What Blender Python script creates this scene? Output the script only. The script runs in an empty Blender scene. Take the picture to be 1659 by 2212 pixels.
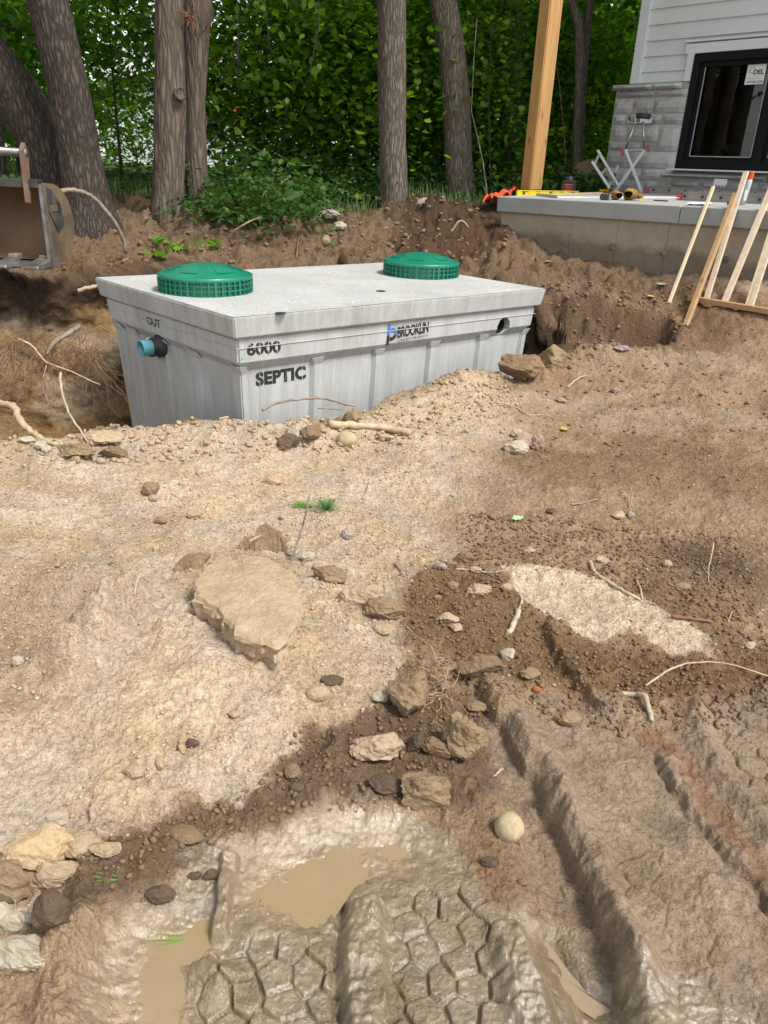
import bpy, bmesh, math, random
import numpy as np
from mathutils import Vector, Matrix, Euler
R = math.radians
sc = bpy.context.scene
# ---------------------------------------------------------------- camera
W0, H0, F0 = 1659.0, 2212.0, 1640.0
PITCH, ROLL, EYE = R(24.4), R(2.4), 1.55
cam = bpy.data.cameras.new('camera'); co = bpy.data.objects.new('camera', cam)
sc.collection.objects.link(co); sc.camera = co
cam.sensor_fit = 'VERTICAL'; cam.sensor_height = 24.0; cam.lens = 24.0*F0/H0
cam.clip_start = .05; cam.clip_end = 2000
_f = Vector((0, math.cos(PITCH), -math.sin(PITCH))); _u0 = Vector((0, math.sin(PITCH), math.cos(PITCH))); _r0 = Vector((1, 0, 0))
_r = _r0*math.cos(ROLL) + _u0*math.sin(ROLL); _u = -_r0*math.sin(ROLL) + _u0*math.cos(ROLL)
m = Matrix((( _r.x,_u.x,-_f.x,0),(_r.y,_u.y,-_f.y,0),(_r.z,_u.z,-_f.z,EYE),(0,0,0,1)))
co.matrix_world = m
# ---------------------------------------------------------------- world, sun, exposure
SUN_EL, SUN_AZ = R(56), R(128)      # azimuth clockwise from +Y
wd = bpy.data.worlds.new('World'); sc.world = wd; wd.use_nodes = True
nt = wd.node_tree; nt.nodes.clear()
sky = nt.nodes.new('ShaderNodeTexSky'); sky.sky_type = 'NISHITA'; sky.sun_disc = False
sky.sun_elevation = SUN_EL; sky.sun_rotation = SUN_AZ; sky.air_density = 1.0; sky.dust_density = 1.0; sky.ozone_density = 1.0
hs = nt.nodes.new('ShaderNodeHueSaturation'); hs.inputs['Saturation'].default_value = .22; hs.inputs['Value'].default_value = 1.0
bg = nt.nodes.new('ShaderNodeBackground'); bg.inputs['Strength'].default_value = .15
ow = nt.nodes.new('ShaderNodeOutputWorld')
nt.links.new(sky.outputs[0], hs.inputs['Color']); nt.links.new(hs.outputs[0], bg.inputs['Color']); nt.links.new(bg.outputs[0], ow.inputs['Surface'])
sl = bpy.data.lights.new('sun', 'SUN'); sl.energy = 2.4; sl.angle = R(14); sl.color = (1, .965, .91)
so = bpy.data.objects.new('sun', sl); sc.collection.objects.link(so)
_sd = Vector((math.cos(SUN_EL)*math.sin(SUN_AZ), math.cos(SUN_EL)*math.cos(SUN_AZ), math.sin(SUN_EL)))
so.rotation_euler = _sd.to_track_quat('Z', 'Y').to_euler()
sc.view_settings.view_transform = 'Standard'; sc.view_settings.look = 'None'
sc.view_settings.exposure = .88; sc.view_settings.gamma = 1; sc.view_settings.use_curve_mapping = False
sc.render.engine = 'CYCLES'

# ---------------------------------------------------------------- helpers
rng = np.random.default_rng(7); random.seed(7)
COL = sc.collection
def ray(px, py):
    X = (px-W0/2)/F0; Y = -(py-H0/2)/F0
    d = _r*X + _u*Y + _f
    return d
def at_z(px, py, z):
    d = ray(px, py); t = (z-EYE)/d.z
    return Vector((d.x*t, d.y*t, z))
def at_r(px, py, r):
    d = ray(px, py); t = r/math.hypot(d.x, d.y)
    return Vector((d.x*t, d.y*t, EYE+d.z*t))
def at_plane(px, py, p0, n):
    d = ray(px, py); o = Vector((0,0,EYE)); t = (p0-o).dot(n)/d.dot(n)
    return o+d*t
def tag(o, label=None, cat=None, group=None, kind=None):
    if label: o['label'] = label
    if cat: o['category'] = cat
    if group: o['group'] = group
    if kind: o['kind'] = kind
    return o
def empty(name, loc=(0,0,0), label=None, cat=None, group=None):
    o = bpy.data.objects.new(name, None); o.location = loc; COL.objects.link(o)
    o.empty_display_size = .1
    return tag(o, label, cat, group)
def link(name, me, mat=None, parent=None, loc=None, smooth=True):
    if mat is not None and not me.materials: me.materials.append(mat)
    o = bpy.data.objects.new(name, me); COL.objects.link(o)
    if smooth and len(me.polygons): me.polygons.foreach_set('use_smooth', [True]*len(me.polygons))
    if loc is not None: o.location = loc
    if parent is not None:
        o.parent = parent
        if loc is None: o.matrix_parent_inverse = Matrix.Translation(-Vector(wloc(parent)))
    return o
def wloc(o):
    v = Vector(o.location)
    while o.parent is not None:
        v = v + (o.matrix_parent_inverse.translation); o = o.parent; v = v + Vector(o.location)
    return v
def pydata(name, V, Fc, mat=None, parent=None, smooth=False):
    me = bpy.data.meshes.new(name)
    me.from_pydata([tuple(v) for v in V], [], [tuple(f) for f in Fc]); me.update()
    return link(name, me, mat, parent, smooth=smooth)
class MB:
    "collects boxes, tubes and prisms in world coordinates"
    def __init__(s): s.bm = bmesh.new()
    def hexa(s, c8):
        v = [s.bm.verts.new(c) for c in c8]
        for f in ((0,3,2,1),(4,5,6,7),(0,1,5,4),(1,2,6,5),(2,3,7,6),(3,0,4,7)): s.bm.faces.new([v[i] for i in f])
        return s
    def box(s, c, X, Y, Z):
        c, X, Y, Z = map(Vector, (c, X, Y, Z))   # half axis vectors
        return s.hexa([c-X-Y-Z, c+X-Y-Z, c+X+Y-Z, c-X+Y-Z, c-X-Y+Z, c+X-Y+Z, c+X+Y+Z, c-X+Y+Z])
    def bar(s, a, b, w, h, up=(0,0,1)):
        a, b = Vector(a), Vector(b); d = (b-a); X = d/2; dn = d.normalized()
        Y = dn.cross(Vector(up)); 
        if Y.length < 1e-3: Y = dn.cross(Vector((0,1,0)))
        Y.normalize(); Z = Y.cross(dn).normalized()
        return s.box((a+b)/2, X, Y*w/2, Z*h/2)
    def tube(s, pts, rad, n=8, cap=True, jit=0):
        pts = [Vector(p) for p in pts]; rings = []
        for i, p in enumerate(pts):
            t = (pts[min(i+1, len(pts)-1)]-pts[max(i-1, 0)]).normalized()
            a = t.cross(Vector((0,0,1)) if abs(t.z) < .95 else Vector((1,0,0))).normalized(); b = t.cross(a).normalized()
            r = rad[i] if hasattr(rad, '__len__') else rad
            rings.append([s.bm.verts.new(p+(a*math.cos(k*2*math.pi/n)+b*math.sin(k*2*math.pi/n))*r*(1+random.uniform(-jit, jit))) for k in range(n)])
        for i in range(len(rings)-1):
            for k in range(n): s.bm.faces.new((rings[i][k], rings[i][(k+1)%n], rings[i+1][(k+1)%n], rings[i+1][k]))
        if cap: s.bm.faces.new(rings[0][::-1]); s.bm.faces.new(rings[-1])
        return s
    def lathe(s, c, prof, n=48, axis=None):
        # prof: list of (r, h) along axis
        c = Vector(c); ax = Vector(axis or (0,0,1)).normalized()
        a = ax.orthogonal().normalized(); b = ax.cross(a); rings = []
        for r, h in prof:
            if r < 1e-6: rings.append([s.bm.verts.new(c+ax*h)])
            else: rings.append([s.bm.verts.new(c+ax*h+(a*math.cos(k*2*math.pi/n)+b*math.sin(k*2*math.pi/n))*r) for k in range(n)])
        for A, B in zip(rings[:-1], rings[1:]):
            for k in range(n):
                q = (k+1) % n
                if len(A) == 1 and len(B) == 1: continue
                if len(A) == 1: s.bm.faces.new((A[0], B[q], B[k]))
                elif len(B) == 1: s.bm.faces.new((A[k], A[q], B[0]))
                else: s.bm.faces.new((A[k], A[q], B[q], B[k]))
        return s
    def prism(s, poly, off):
        off = Vector(off); n = len(poly)
        a = [s.bm.verts.new(Vector(p)) for p in poly]; b = [s.bm.verts.new(Vector(p)+off) for p in poly]
        s.bm.faces.new(a); s.bm.faces.new(b[::-1])
        for i in range(n): s.bm.faces.new((a[i], b[i], b[(i+1)%n], a[(i+1)%n]))
        return s
    def bevel(s, w, seg=1):
        bmesh.ops.recalc_face_normals(s.bm, faces=s.bm.faces)
        ed = [e for e in s.bm.edges if len(e.link_faces) == 2 and e.calc_face_angle(0) > .6]
        bmesh.ops.bevel(s.bm, geom=ed, offset=w, segments=seg, affect='EDGES'); return s
    def build(s, name, mat, parent=None, smooth=False):
        bmesh.ops.recalc_face_normals(s.bm, faces=s.bm.faces)
        me = bpy.data.meshes.new(name); s.bm.to_mesh(me); s.bm.free()
        return link(name, me, mat, parent, smooth=smooth)
# ---- numpy noise
TB = rng.random((8, 256, 256)).astype(np.float64)
def vn(x, y, seed=0):
    x = x+seed*17.31; y = y+seed*9.73
    ix = np.floor(x).astype(np.int64); iy = np.floor(y).astype(np.int64)
    fx = x-ix; fy = y-iy; fx = fx*fx*fx*(fx*(fx*6-15)+10); fy = fy*fy*fy*(fy*(fy*6-15)+10)
    T = TB[seed % 8]; a = T[ix & 255, iy & 255]; b = T[(ix+1) & 255, iy & 255]; c = T[ix & 255, (iy+1) & 255]; d = T[(ix+1) & 255, (iy+1) & 255]
    return ((a*(1-fx)+b*fx)*(1-fy)+(c*(1-fx)+d*fx)*fy)*2-1
def fbm(x, y, octv=4, seed=0, g=.5):
    s = 0; a = 1; f = 1; t = 0
    ca, sa = math.cos(.6), math.sin(.6)
    for o in range(octv):
        s = s+a*vn(x*f, y*f, seed+o); t += a; a *= g; f *= 2.03
        x, y = ca*x-sa*y, sa*x+ca*y
    return s/t*1.6
def vn3(x, y, z, seed=0):
    return (vn(x+z*.71, y-z*.53, seed)+vn(y*.9+z, x*.8-z*.6, seed+3)+vn(z*1.1+x*.4, y*.7+x*.3, seed+5))/2.2
def clods(x, y, s, dens, seed=0, rmin=.15, rmax=.5):
    X = x/s+.35*vn(x/s*2.3, y/s*2.3, seed+1)*.5; Y = y/s+.35*vn(x/s*2.1+9, y/s*2.2, seed+2)*.5
    ix = np.floor(X).astype(np.int64); iy = np.floor(Y).astype(np.int64); out = np.zeros_like(X)
    for dx in (-1, 0, 1):
        for dy in (-1, 0, 1):
            cx = ix+dx; cy = iy+dy; A = TB[seed % 8][cx & 255, cy & 255]; B = TB[(seed+1) % 8][cx & 255, cy & 255]; C = TB[(seed+2) % 8][cx & 255, cy & 255]; D = TB[(seed+3) % 8][cx & 255, cy & 255]
            r = np.where(C < dens, rmin+(rmax-rmin)*D*D, 0)
            d2 = (X-cx-A)**2+(Y-cy-B)**2
            out = np.maximum(out, np.sqrt(np.clip(r*r-d2, 0, None)))
    return out*s
def sdpoly(X, Y, P, pad=1.0):
    P = np.asarray(P, float); out = np.full(X.shape, pad); lo = P.min(0)-pad; hi = P.max(0)+pad
    k = (X > lo[0]) & (X < hi[0]) & (Y > lo[1]) & (Y < hi[1])
    x = X[k]; y = Y[k]
    if x.size == 0: return out
    d = np.full(x.shape, 1e9); inside = np.zeros(x.shape, bool); n = len(P)
    for i in range(n):
        a = P[i]; b = P[(i+1) % n]; e = b-a; wx = x-a[0]; wy = y-a[1]
        t = np.clip((wx*e[0]+wy*e[1])/(e@e+1e-12), 0, 1)
        d = np.minimum(d, (wx-e[0]*t)**2+(wy-e[1]*t)**2)
        c = ((a[1] <= y) & (b[1] > y)) | ((b[1] <= y) & (a[1] > y))
        with np.errstate(divide='ignore', invalid='ignore'):
            xi = a[0]+(y-a[1])/(e[1] if e[1] != 0 else 1e-9)*e[0]
        inside ^= c & (x < xi)
    d = np.sqrt(d); d[inside] *= -1
    out[k] = np.minimum(d, pad); return out
def polysd(X, Y, P, pad=.6):
    "signed lateral distance (right of travel positive), and 0..1 along, far = pad"
    P = np.asarray(P, float); sd = np.full(X.shape, pad); al = np.zeros(X.shape); lo = P.min(0)-pad; hi = P.max(0)+pad
    k = (X > lo[0]) & (X < hi[0]) & (Y > lo[1]) & (Y < hi[1]); x = X[k]; y = Y[k]
    if x.size == 0: return sd, al
    L = np.r_[0, np.cumsum(np.hypot(*np.diff(P, axis=0).T))]
    best = np.full(x.shape, 1e9); s = np.zeros(x.shape); a_ = np.zeros(x.shape)
    for i in range(len(P)-1):
        a = P[i]; e = P[i+1]-a; wx = x-a[0]; wy = y-a[1]; l2 = e@e
        t = np.clip((wx*e[0]+wy*e[1])/l2, 0, 1); d = np.hypot(wx-e[0]*t, wy-e[1]*t)
        cr = wx*e[1]-wy*e[0]; m_ = d < best
        best = np.where(m_, d, best); s = np.where(m_, np.sign(cr)*d, s); a_ = np.where(m_, (L[i]+t*math.sqrt(l2))/L[-1], a_)
    sd[k] = s; al[k] = a_; return sd, al
def sm(a, b, x):
    t = np.clip((x-a)/(b-a), 0, 1); return t*t*(3-2*t)
# ---------------------------------------------------------------- materials
def new_mat(name):
    mt = bpy.data.materials.new(name); mt.use_nodes = True; n = mt.node_tree; n.nodes.clear()
    out = n.nodes.new('ShaderNodeOutputMaterial'); p = n.nodes.new('ShaderNodeBsdfPrincipled'); n.links.new(p.outputs[0], out.inputs[0])
    return mt, n, p, out
def ramp(n, src, stops):
    r = n.nodes.new('ShaderNodeValToRGB'); el = r.color_ramp.elements
    while len(el) < len(stops): el.new(.5)
    for e, (p, c) in zip(el, stops): e.position = p; e.color = (*c, 1) if hasattr(c, '__len__') else (c, c, c, 1)
    n.links.new(src, r.inputs[0]); return r.outputs[0]
def noise(n, vec, scale, detail=5, rough=.6, dist=0):
    t = n.nodes.new('ShaderNodeTexNoise'); t.inputs['Scale'].default_value = scale; t.inputs['Detail'].default_value = detail
    t.inputs['Roughness'].default_value = rough; t.inputs['Distortion'].default_value = dist
    if vec is not None: n.links.new(vec, t.inputs['Vector'])
    return t.outputs['Fac']
def coords(n, kind='Object', scale=(1,1,1), rot=(0,0,0)):
    c = n.nodes.new('ShaderNodeTexCoord'); mp = n.nodes.new('ShaderNodeMapping'); mp.inputs['Scale'].default_value = scale; mp.inputs['Rotation'].default_value = rot
    n.links.new(c.outputs[kind], mp.inputs[0]); return mp.outputs[0]
def bump(n, p, h, dist=.01, strength=1, prev=None):
    b = n.nodes.new('ShaderNodeBump'); b.inputs['Distance'].default_value = dist; b.inputs['Strength'].default_value = strength
    n.links.new(h, b.inputs['Height'])
    if prev is not None: n.links.new(prev, b.inputs['Normal'])
    n.links.new(b.outputs[0], p.inputs['Normal']); return b.outputs[0]
def mixc(n, a, b, fac, mode='MIX'):
    x = n.nodes.new('ShaderNodeMix'); x.data_type = 'RGBA'; x.blend_type = mode
    for src, i in ((a, 6), (b, 7)):
        if hasattr(src, '__len__'): x.inputs[i].default_value = (*src, 1)
        else: n.links.new(src, x.inputs[i])
    if isinstance(fac, (int, float)): x.inputs[0].default_value = fac
    else: n.links.new(fac, x.inputs[0])
    return x.outputs[2]
def mat(name, c1, c2=None, scale=8, rough=.6, bumpd=0, bscale=60, metal=0, stretch=(1,1,1), spec=.5, rot=(0,0,0), lo=.35, hi=.65):
    mt, n, p, out = new_mat(name); c2 = c2 or tuple(x*.75 for x in c1)
    v = coords(n, 'Object', stretch, rot)
    f = noise(n, v, scale, 6, .6); c = ramp(n, f, [(lo, c1), (hi, c2)]); n.links.new(c, p.inputs['Base Color'])
    g = noise(n, v, scale*3.1, 4, .6); rr = ramp(n, g, [(.3, max(0, rough-.12)), (.7, min(1, rough+.1))]); n.links.new(rr, p.inputs['Roughness'])
    p.inputs['Metallic'].default_value = metal; p.inputs['Specular IOR Level'].default_value = spec
    if bumpd: bump(n, p, noise(n, v, bscale, 6, .65), bumpd)
    return mt
# ---------------------------------------------------------------- terrain
# reference lines measured on the photograph, unprojected on to the land
LIDZ, TH = .75, 1.55
Bp = at_z(503.6, 687.2, LIDZ); Ap = at_z(203.6, 599.9, LIDZ); Cp = at_z(1180.8, 624.4, LIDZ)
u = (Ap-Bp).normalized(); v = (Cp-Bp).normalized()
Dp = Ap+Cp-Bp
ctrl = [(0,2200,0),(400,2212,0),(829,2200,0),(1250,2212,.01),(1659,2200,.02),(-500,2200,.02),(2200,2200,.02),
 (0,1960,.03),(400,1960,0),(829,1900,0),(1100,1900,0),(1400,1900,-.01),(1659,1900,.03),(560,1800,0),(0,1790,.07),(250,1760,.05),
 (100,1550,.10),(400,1500,.13),(620,1500,.10),(829,1650,.01),(829,1500,.03),(1100,1650,.01),(1300,1700,.0),(1450,1650,.005),(1659,1600,.03),
 (0,1330,.06),(200,1400,.05),(330,1290,.15),(540,1350,.15),(700,1300,.10),(900,1350,.03),(1100,1300,.02),(1350,1300,.03),(1659,1300,.05),
 (0,1150,.04),(300,1150,.05),(600,1150,.05),(900,1100,.02),(1200,1100,.03),(1500,1100,.05),(1900,1150,.10),(-500,1150,.05),
 (0,1010,.07),(300,1000,.08),(600,1000,.08),(850,980,.07),(1100,980,.08),(1400,960,.10),(1659,960,.14),
 (0,955,.11),(130,955,.12),(330,930,.13),(420,913,.15),(560,930,.14),(700,912,.15),(850,865,.18),(1000,815,.23),(1095,808,.25),
 (1165,772,.28),(1244,850,.18),(1400,850,.22),(1659,850,.27),(1320,745,.37),(1480,712,.46),(1659,740,.46),(1480,660,.60),(1659,668,.66),(1300,600,.70),(1150,562,.74),
 (1180,650,.62),(1300,650,.60),
 (-300,720,.45),(0,700,.48),(215,645,.55),(0,640,.60),(0,590,.66),(120,590,.66),(210,598,.66),(-300,590,.66),
 (300,560,.72),(650,562,.70),(830,560,.72),(300,500,.90),(140,505,.86),(-200,500,.86),(500,510,.86),(650,520,.84),(720,500,.90),
 (830,452,1.05),(900,424,1.22),(960,424,1.22),(1010,432,1.19),(1050,450,1.12),(1075,480,1.02),(860,520,.86),(950,540,.80),(1050,540,.80),(1080,520,.90),
 (560,490,.94),(700,470,1.0)]
_c = []
for px, py, z in ctrl:
    w = at_z(px, py, z); _c.append((w.x, w.y, z))
for x, y, z in [(-9,10,1.05),(-6,10,1.05),(-3,11,1.1),(0,12,1.2),(3,13,1.25),(6,12,1.2),(9,10,1.0),(8,6,.7),(7,3,.3),(-6,3,.1),(-9,5,.5),(-14,14,1.3),(0,16,1.3),(14,14,1.3),(-3,0,0),(3,0,0),(0,-4,0),(-8,-4,0),(8,-4,0),(0,24,1.3),(-16,2,.4),(16,2,.5)]: _c.append((x,y,z))
_c = np.array(_c)
def _U(r2): return .5*r2*np.log(r2+1e-9)
_n = len(_c); K = _U(((_c[:,None,:2]-_c[None,:,:2])**2).sum(2))+np.eye(_n)*.12
Pm = np.c_[np.ones(_n), _c[:,:2]]; M_ = np.block([[K, Pm],[Pm.T, np.zeros((3,3))]])
_w = np.linalg.solve(M_, np.r_[_c[:,2], 0, 0, 0])
def base(X, Y):
    o = _w[_n]+_w[_n+1]*X+_w[_n+2]*Y
    for i in range(_n): o = o+_w[i]*_U((X-_c[i,0])**2+(Y-_c[i,1])**2)
    r = np.hypot(X, Y); k = sm(14, 22, r)
    far = np.where(Y > 0, 1.3, .3)
    o = o*(1-k)+far*k
    return o
def G2(pts, zz=None):
    "pixels on the smooth land -> world xy"
    out = []
    for p in pts:
        z = 0.1
        for _ in range(30):
            w = at_z(p[0], p[1], min(z, 1.45)); z = .6*z+.4*float(base(np.array([w.x]), np.array([w.y]))[0])
        out.append((w.x, w.y))
    return out
def Q(px, py, z): w = at_z(px, py, z); return (w.x, w.y)
pit_near = [Q(-420,975,.11),Q(0,952,.11),Q(130,955,.12),Q(225,930,.13),Q(330,933,.13),Q(420,912,.15),Q(490,926,.14),Q(560,934,.14),Q(640,922,.14),Q(700,910,.15),Q(770,890,.17),Q(850,864,.18),Q(930,838,.2),Q(1000,814,.23),Q(1060,806,.25),Q(1110,812,.25)]
A2 = (Ap+u*.2-v*.12); D2 = Dp+u*.2+v*.15; C2 = Cp+v*.28-u*.05
pit = pit_near+[(C2.x, C2.y), (D2.x, D2.y), (A2.x+.75, A2.y+1.0), (-2.1, 6.75), (-2.75, 6.5), (-3.2, 5.95), (-4.3, 5.68), (-6.5, 5.6), (-6.5, 4.2)]
trench = [Q(1120,800,.27),Q(1170,770,.28),Q(1240,758,.33),Q(1330,748,.37),Q(1400,742,.40),Q(1450,730,.44),Q(1482,708,.47),Q(1440,690,.50),Q(1340,668,.56),Q(1240,650,.60),Q(1160,640,.62)]
left_dip = G2([(-100,1240),(120,1260),(330,1250),(280,1330),(60,1420),(-100,1420)])
ridgeB = G2([(958,1394),(1032,1485),(1110,1600),(1170,1690),(1212,1780),(1245,1856),(1280,1960),(1340,2090),(1385,2260)])
rut1 = G2([(1180,1340),(1196,1400),(1225,1440),(1272,1495)])
rut2 = G2([(1400,1625),(1440,1660),(1482,1736),(1545,1820),(1602,1884),(1680,1985)])
rut3 = G2([(1498,1510),(1512,1600),(1560,1690),(1620,1760),(1690,1830)])
midr = G2([(788,1945),(786,2040),(790,2120),(795,2300)])
smallr = G2([(497,1838),(488,1920),(476,2035)])
edgeL = G2([(160,1850),(120,1960),(92,2080),(70,2260)])
lump = G2([(410,2060),(450,2040),(500,2080),(480,2150),(430,2150)])
ridgeM = G2([(1085,1990),(1110,2060),(1130,2120),(1150,2250)])
humpL = G2([(345,1270),(250,1340),(150,1450),(110,1490)])
trA = G2([(440,2050),(560,2020),(736,2030),(736,2300),(380,2300)])
trB = G2([(845,1965),(960,1900),(1078,1925),(1108,2040),(1130,2300),(838,2300)])
trC = G2([(1482,1525),(1700,1440),(1760,1700),(1560,1690)])
trD = G2([(1085,1780),(1165,1750),(1225,1900),(1210,2010),(1120,1950)])
trE = G2([(1290,1840),(1420,1800),(1560,1960),(1659,2212),(1420,2212),(1320,1980)])
pool1 = G2([(500,1845),(560,1806),(680,1792),(760,1776),(850,1795),(905,1850),(850,1900),(740,1930),(700,1990),(560,1980),(500,1930)])
pool2 = G2([(235,1995),(330,1965),(468,1955),(470,2015),(410,2080),(400,2160),(385,2260),(250,2260),(205,2150)])
pool3 = G2([(1130,1985),(1190,2000),(1235,2060),(1280,2110),(1330,2140),(1300,2160),(1215,2110),(1160,2050)])
# colour regions
dry = G2([(-600,1000),(-100,975),(420,925),(700,935),(860,880),(1000,815),(1085,810),(1100,880),(1120,930),(1000,1010),(985,1110),(995,1217),(900,1250),(850,1330),(900,1400),(862,1460),(830,1520),(739,1585),(640,1560),(615,1640),(551,1700),(461,1722),(372,1765),(293,1818),(149,1862),(60,1990),(-100,2060),(-600,2000)])
pale = G2([(1085,1240),(1140,1225),(1230,1240),(1330,1275),(1440,1330),(1560,1395),(1525,1432),(1420,1415),(1340,1375),(1290,1395),(1226,1350),(1120,1308)])
dark1 = G2([(865,1290),(930,1240),(1000,1235),(1100,1260),(1130,1320),(1200,1350),(1290,1400),(1420,1430),(1540,1440),(1659,1400),(1800,1440),(1800,1560),(1480,1530),(1300,1500),(1100,1480),(960,1420),(880,1400)])
damp = G2([(150,1870),(300,1822),(380,1768),(470,1725),(560,1700),(620,1640),(650,1575),(740,1590),(830,1525),(880,1440),(960,1470),(1060,1560),(1120,1700),(1000,1750),(900,1740),(760,1770),(560,1800),(450,1820),(380,1890),(300,1960),(200,1980),(120,2000)])
slick = G2([(400,1850),(480,1808),(560,1792),(700,1780),(780,1755),(880,1765),(960,1820),(1060,1940),(1150,1960),(1240,2020),(1350,2140),(1500,2120),(1600,2200),(1659,2300),(170,2300),(200,2160),(230,2010),(300,1960),(360,1930)])
track = G2([(1060,1560),(1200,1500),(1300,1500),(1420,1600),(1480,1520),(1750,1460),(1900,2300),(1130,2300),(1130,1900)])
leftbrown = G2([(-300,1200),(200,1190),(340,1240),(300,1300),(180,1440),(60,1560),(-300,1600)])
darkspot = G2([(1420,1170),(1500,1160),(1640,1190),(1700,1290),(1560,1300),(1440,1240)])
soilhole = G2([(640,1590),(700,1570),(740,1600),(700,1640),(640,1650)])
def Hfull(X, Y, want=False):
    b = base(X, Y); r = np.hypot(X, Y)
    n1 = fbm(X*1.6, Y*1.6, 4, 1); n2 = fbm(X*7, Y*7, 5, 2, .6); n4 = fbm(X*13+3, Y*13, 4, 7, .6); n3 = fbm(X*34, Y*34, 4, 4, .62)
    wx = .5*fbm(X*5, Y*5, 3, 3); wy = .5*fbm(X*5+7, Y*5, 3, 5)
    sP = sdpoly(X+.05*wx+.012*n3, Y+.05*wy+.015*n2, pit, 1.2); sT = sdpoly(X+.07*wx+.015*n3, Y+.07*wy, trench, .8)
    wj = .06*wx; wk = .06*wy
    fine = np.clip(1.3-.05*r, .3, 1)
    def rb(P, pad=.6):
        s_, a_ = polysd(X+.012*n2, Y+.012*wy, P, pad); return -s_, a_      # positive towards the right of the picture
    sd_ = lambda P, pad=.5, k=1.0: sdpoly(X+wj*k, Y+wk*k, P, pad)
    dDry = sd_(dry); dPale = sd_(pale, .5, 1.6); dDamp = sd_(damp); dSl = sd_(slick); dTr = sd_(track); dD1 = sd_(dark1); dLB = sd_(leftbrown, .6)
    dT = np.minimum(np.minimum(sd_(trA, .3, .6), sd_(trB, .3, .6)), sd_(trC, .3, .6)); flat_ = 1-.75*sm(.02, -.02, dT)
    dP1 = sd_(pool1, .4); dP2 = sd_(pool2, .4); dP3 = sd_(pool3, .3, .4)
    wet = np.clip(sm(.06, -.06, dSl), 0, 1); trk = sm(.08, -.08, dTr)
    rough = 1-.75*wet-.45*trk*(1-wet)
    h = b+.035*n1*(1+.6*sm(.2, -.1, dDry)*sm(4.4, 3.6, Y))*np.clip(r/4, .35, 1.6)*rough
    h = h+n2*(.016+.012*sm(5, 7, r))*(.45+.55*rough)*flat_*(1-.5*wet)+n3*.0055*fine*(1-.8*np.maximum(wet, .7*trk))+.0035*fine*np.abs(fbm(X*95, Y*95, 2, 6))*(1-.85*np.maximum(wet, .8*trk))
    # crumbly earth and stones bedded in it
    patch = sm(-.3, .5, fbm(X*2.3, Y*2.3, 3, 6))
    k1 = clods(X, Y, .16, .35, 1); k2 = clods(X, Y, .062, .5, 2); k3 = clods(X, Y, .026, .6, 3)
    rgt = sm(.4, 1.6, X)*sm(3.2, 4.2, Y)
    am = rough*(.35+.65*patch)*(1-.75*rgt)
    ldry = sm(.1, -.2, dDry)*sm(4.2, 3.4, Y)
    am = am*(1-.6*ldry); h = h+(np.minimum(k1, .030)*.34*am+np.minimum(k2, .014)*.5*am+k3*.40*np.clip(am+.12, 0, 1))*sm(14, 9, r)
    # spoil along the rim of the pit and the trench
    front = sm(5.9, 5.3, Y)
    e = np.exp(-((sP-.10)/.12)**2)*(sP > -.05)
    h = h+e*front*(.02+.03*np.abs(n2)+.55*clods(X, Y, .19, .6, 5)+.3*clods(X, Y, .08, .6, 4))
    eT = np.exp(-((sT-.05)/.09)**2); h = h+eT*(.025*np.abs(n2)+.4*clods(X, Y, .13, .5, 6))
    # banks behind the tank: lumpier
    back = sm(5.6, 6.6, Y)*sm(13, 10, r)*sm(2.2, 1.2, X-.1*Y)
    h = h+back*(.05*fbm(X*3.3, Y*3.3, 5, 5, .6)+.045*fbm(X*11, Y*11, 4, 0, .6)+.5*clods(X, Y, .22, .5, 4)*.8)
    for (gx, gy, gs, ga) in heaps:
        q = ((X-gx)**2+(Y-gy)**2)/gs**2
        h = h+ga*np.exp(-q*1.2)*(1+.35*n2)+.05*np.exp(-q)*fbm(X*9, Y*9, 4, 2, .6)
    # foreground wheel tracks
    s, a = rb(ridgeB); ta = sm(0, .25, a); s = s+.012*n4+.010*wx; st_w = .018+.014*(1+vn(X*5, Y*5, 2))
    lump_ = 1+.9*fbm(X*14, Y*14, 4, 3)
    h = h+ta*(-.045*sm(-.17, -.08, s)*sm(.0, -.012, s)*(.6+.6*a)+(.060*sm(-.010, st_w, s)*(1-sm(.035, .12, s)))*(.55+.45*lump_)*(.8+.3*vn(a*9, a*3, 4)))*sm(.5, .3, np.abs(s))
    s, a = rb(rut1, .3); s = s+.010*n4; h = h-.042*sm(-.13, -.03, s)*sm(.012, -.010, s)*sm(.3, .2, np.abs(s))*sm(0, .1, a)
    s, a = rb(rut2, .4); s = s+.014*n4; h = h+(.013*(1+.9*n4)*sm(-.010, .010, s)*(1-.7*sm(.04, .18, s))-.012*np.exp(-((s+.010)/.012)**2))*(1+.6*n2)*sm(.0, .15, a)*sm(.4, .25, np.abs(s))
    s, a = rb(rut3, .3); h = h+.03*np.exp(-(s/.035)**2)*(1+.5*n2)
    s, a = rb(midr, .3); w_ = np.abs(s); h = h+.032*sm(.055, .03, w_)*(1+.35*fbm(X*22, Y*22, 3, 3))*sm(0, .06, a)-.014*np.exp(-((s+.062)/.01)**2)
    s, a = rb(smallr, .2); h = h+.04*sm(.024, .012, np.abs(s))*(1+.4*n2)*sm(0, .1, a)*sm(1.0, .9, a)
    s, a = rb(edgeL, .4); h = h+.035*np.exp(-((s-.06)/.06)**2)*(1+.6*n2)+.014*sm(0, .02, s)*sm(.3, .1, s)
    s, a = rb(ridgeM, .3); h = h+.035*sm(.06, .02, np.abs(s))*(1+.4*n2)*sm(0, .1, a)
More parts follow.
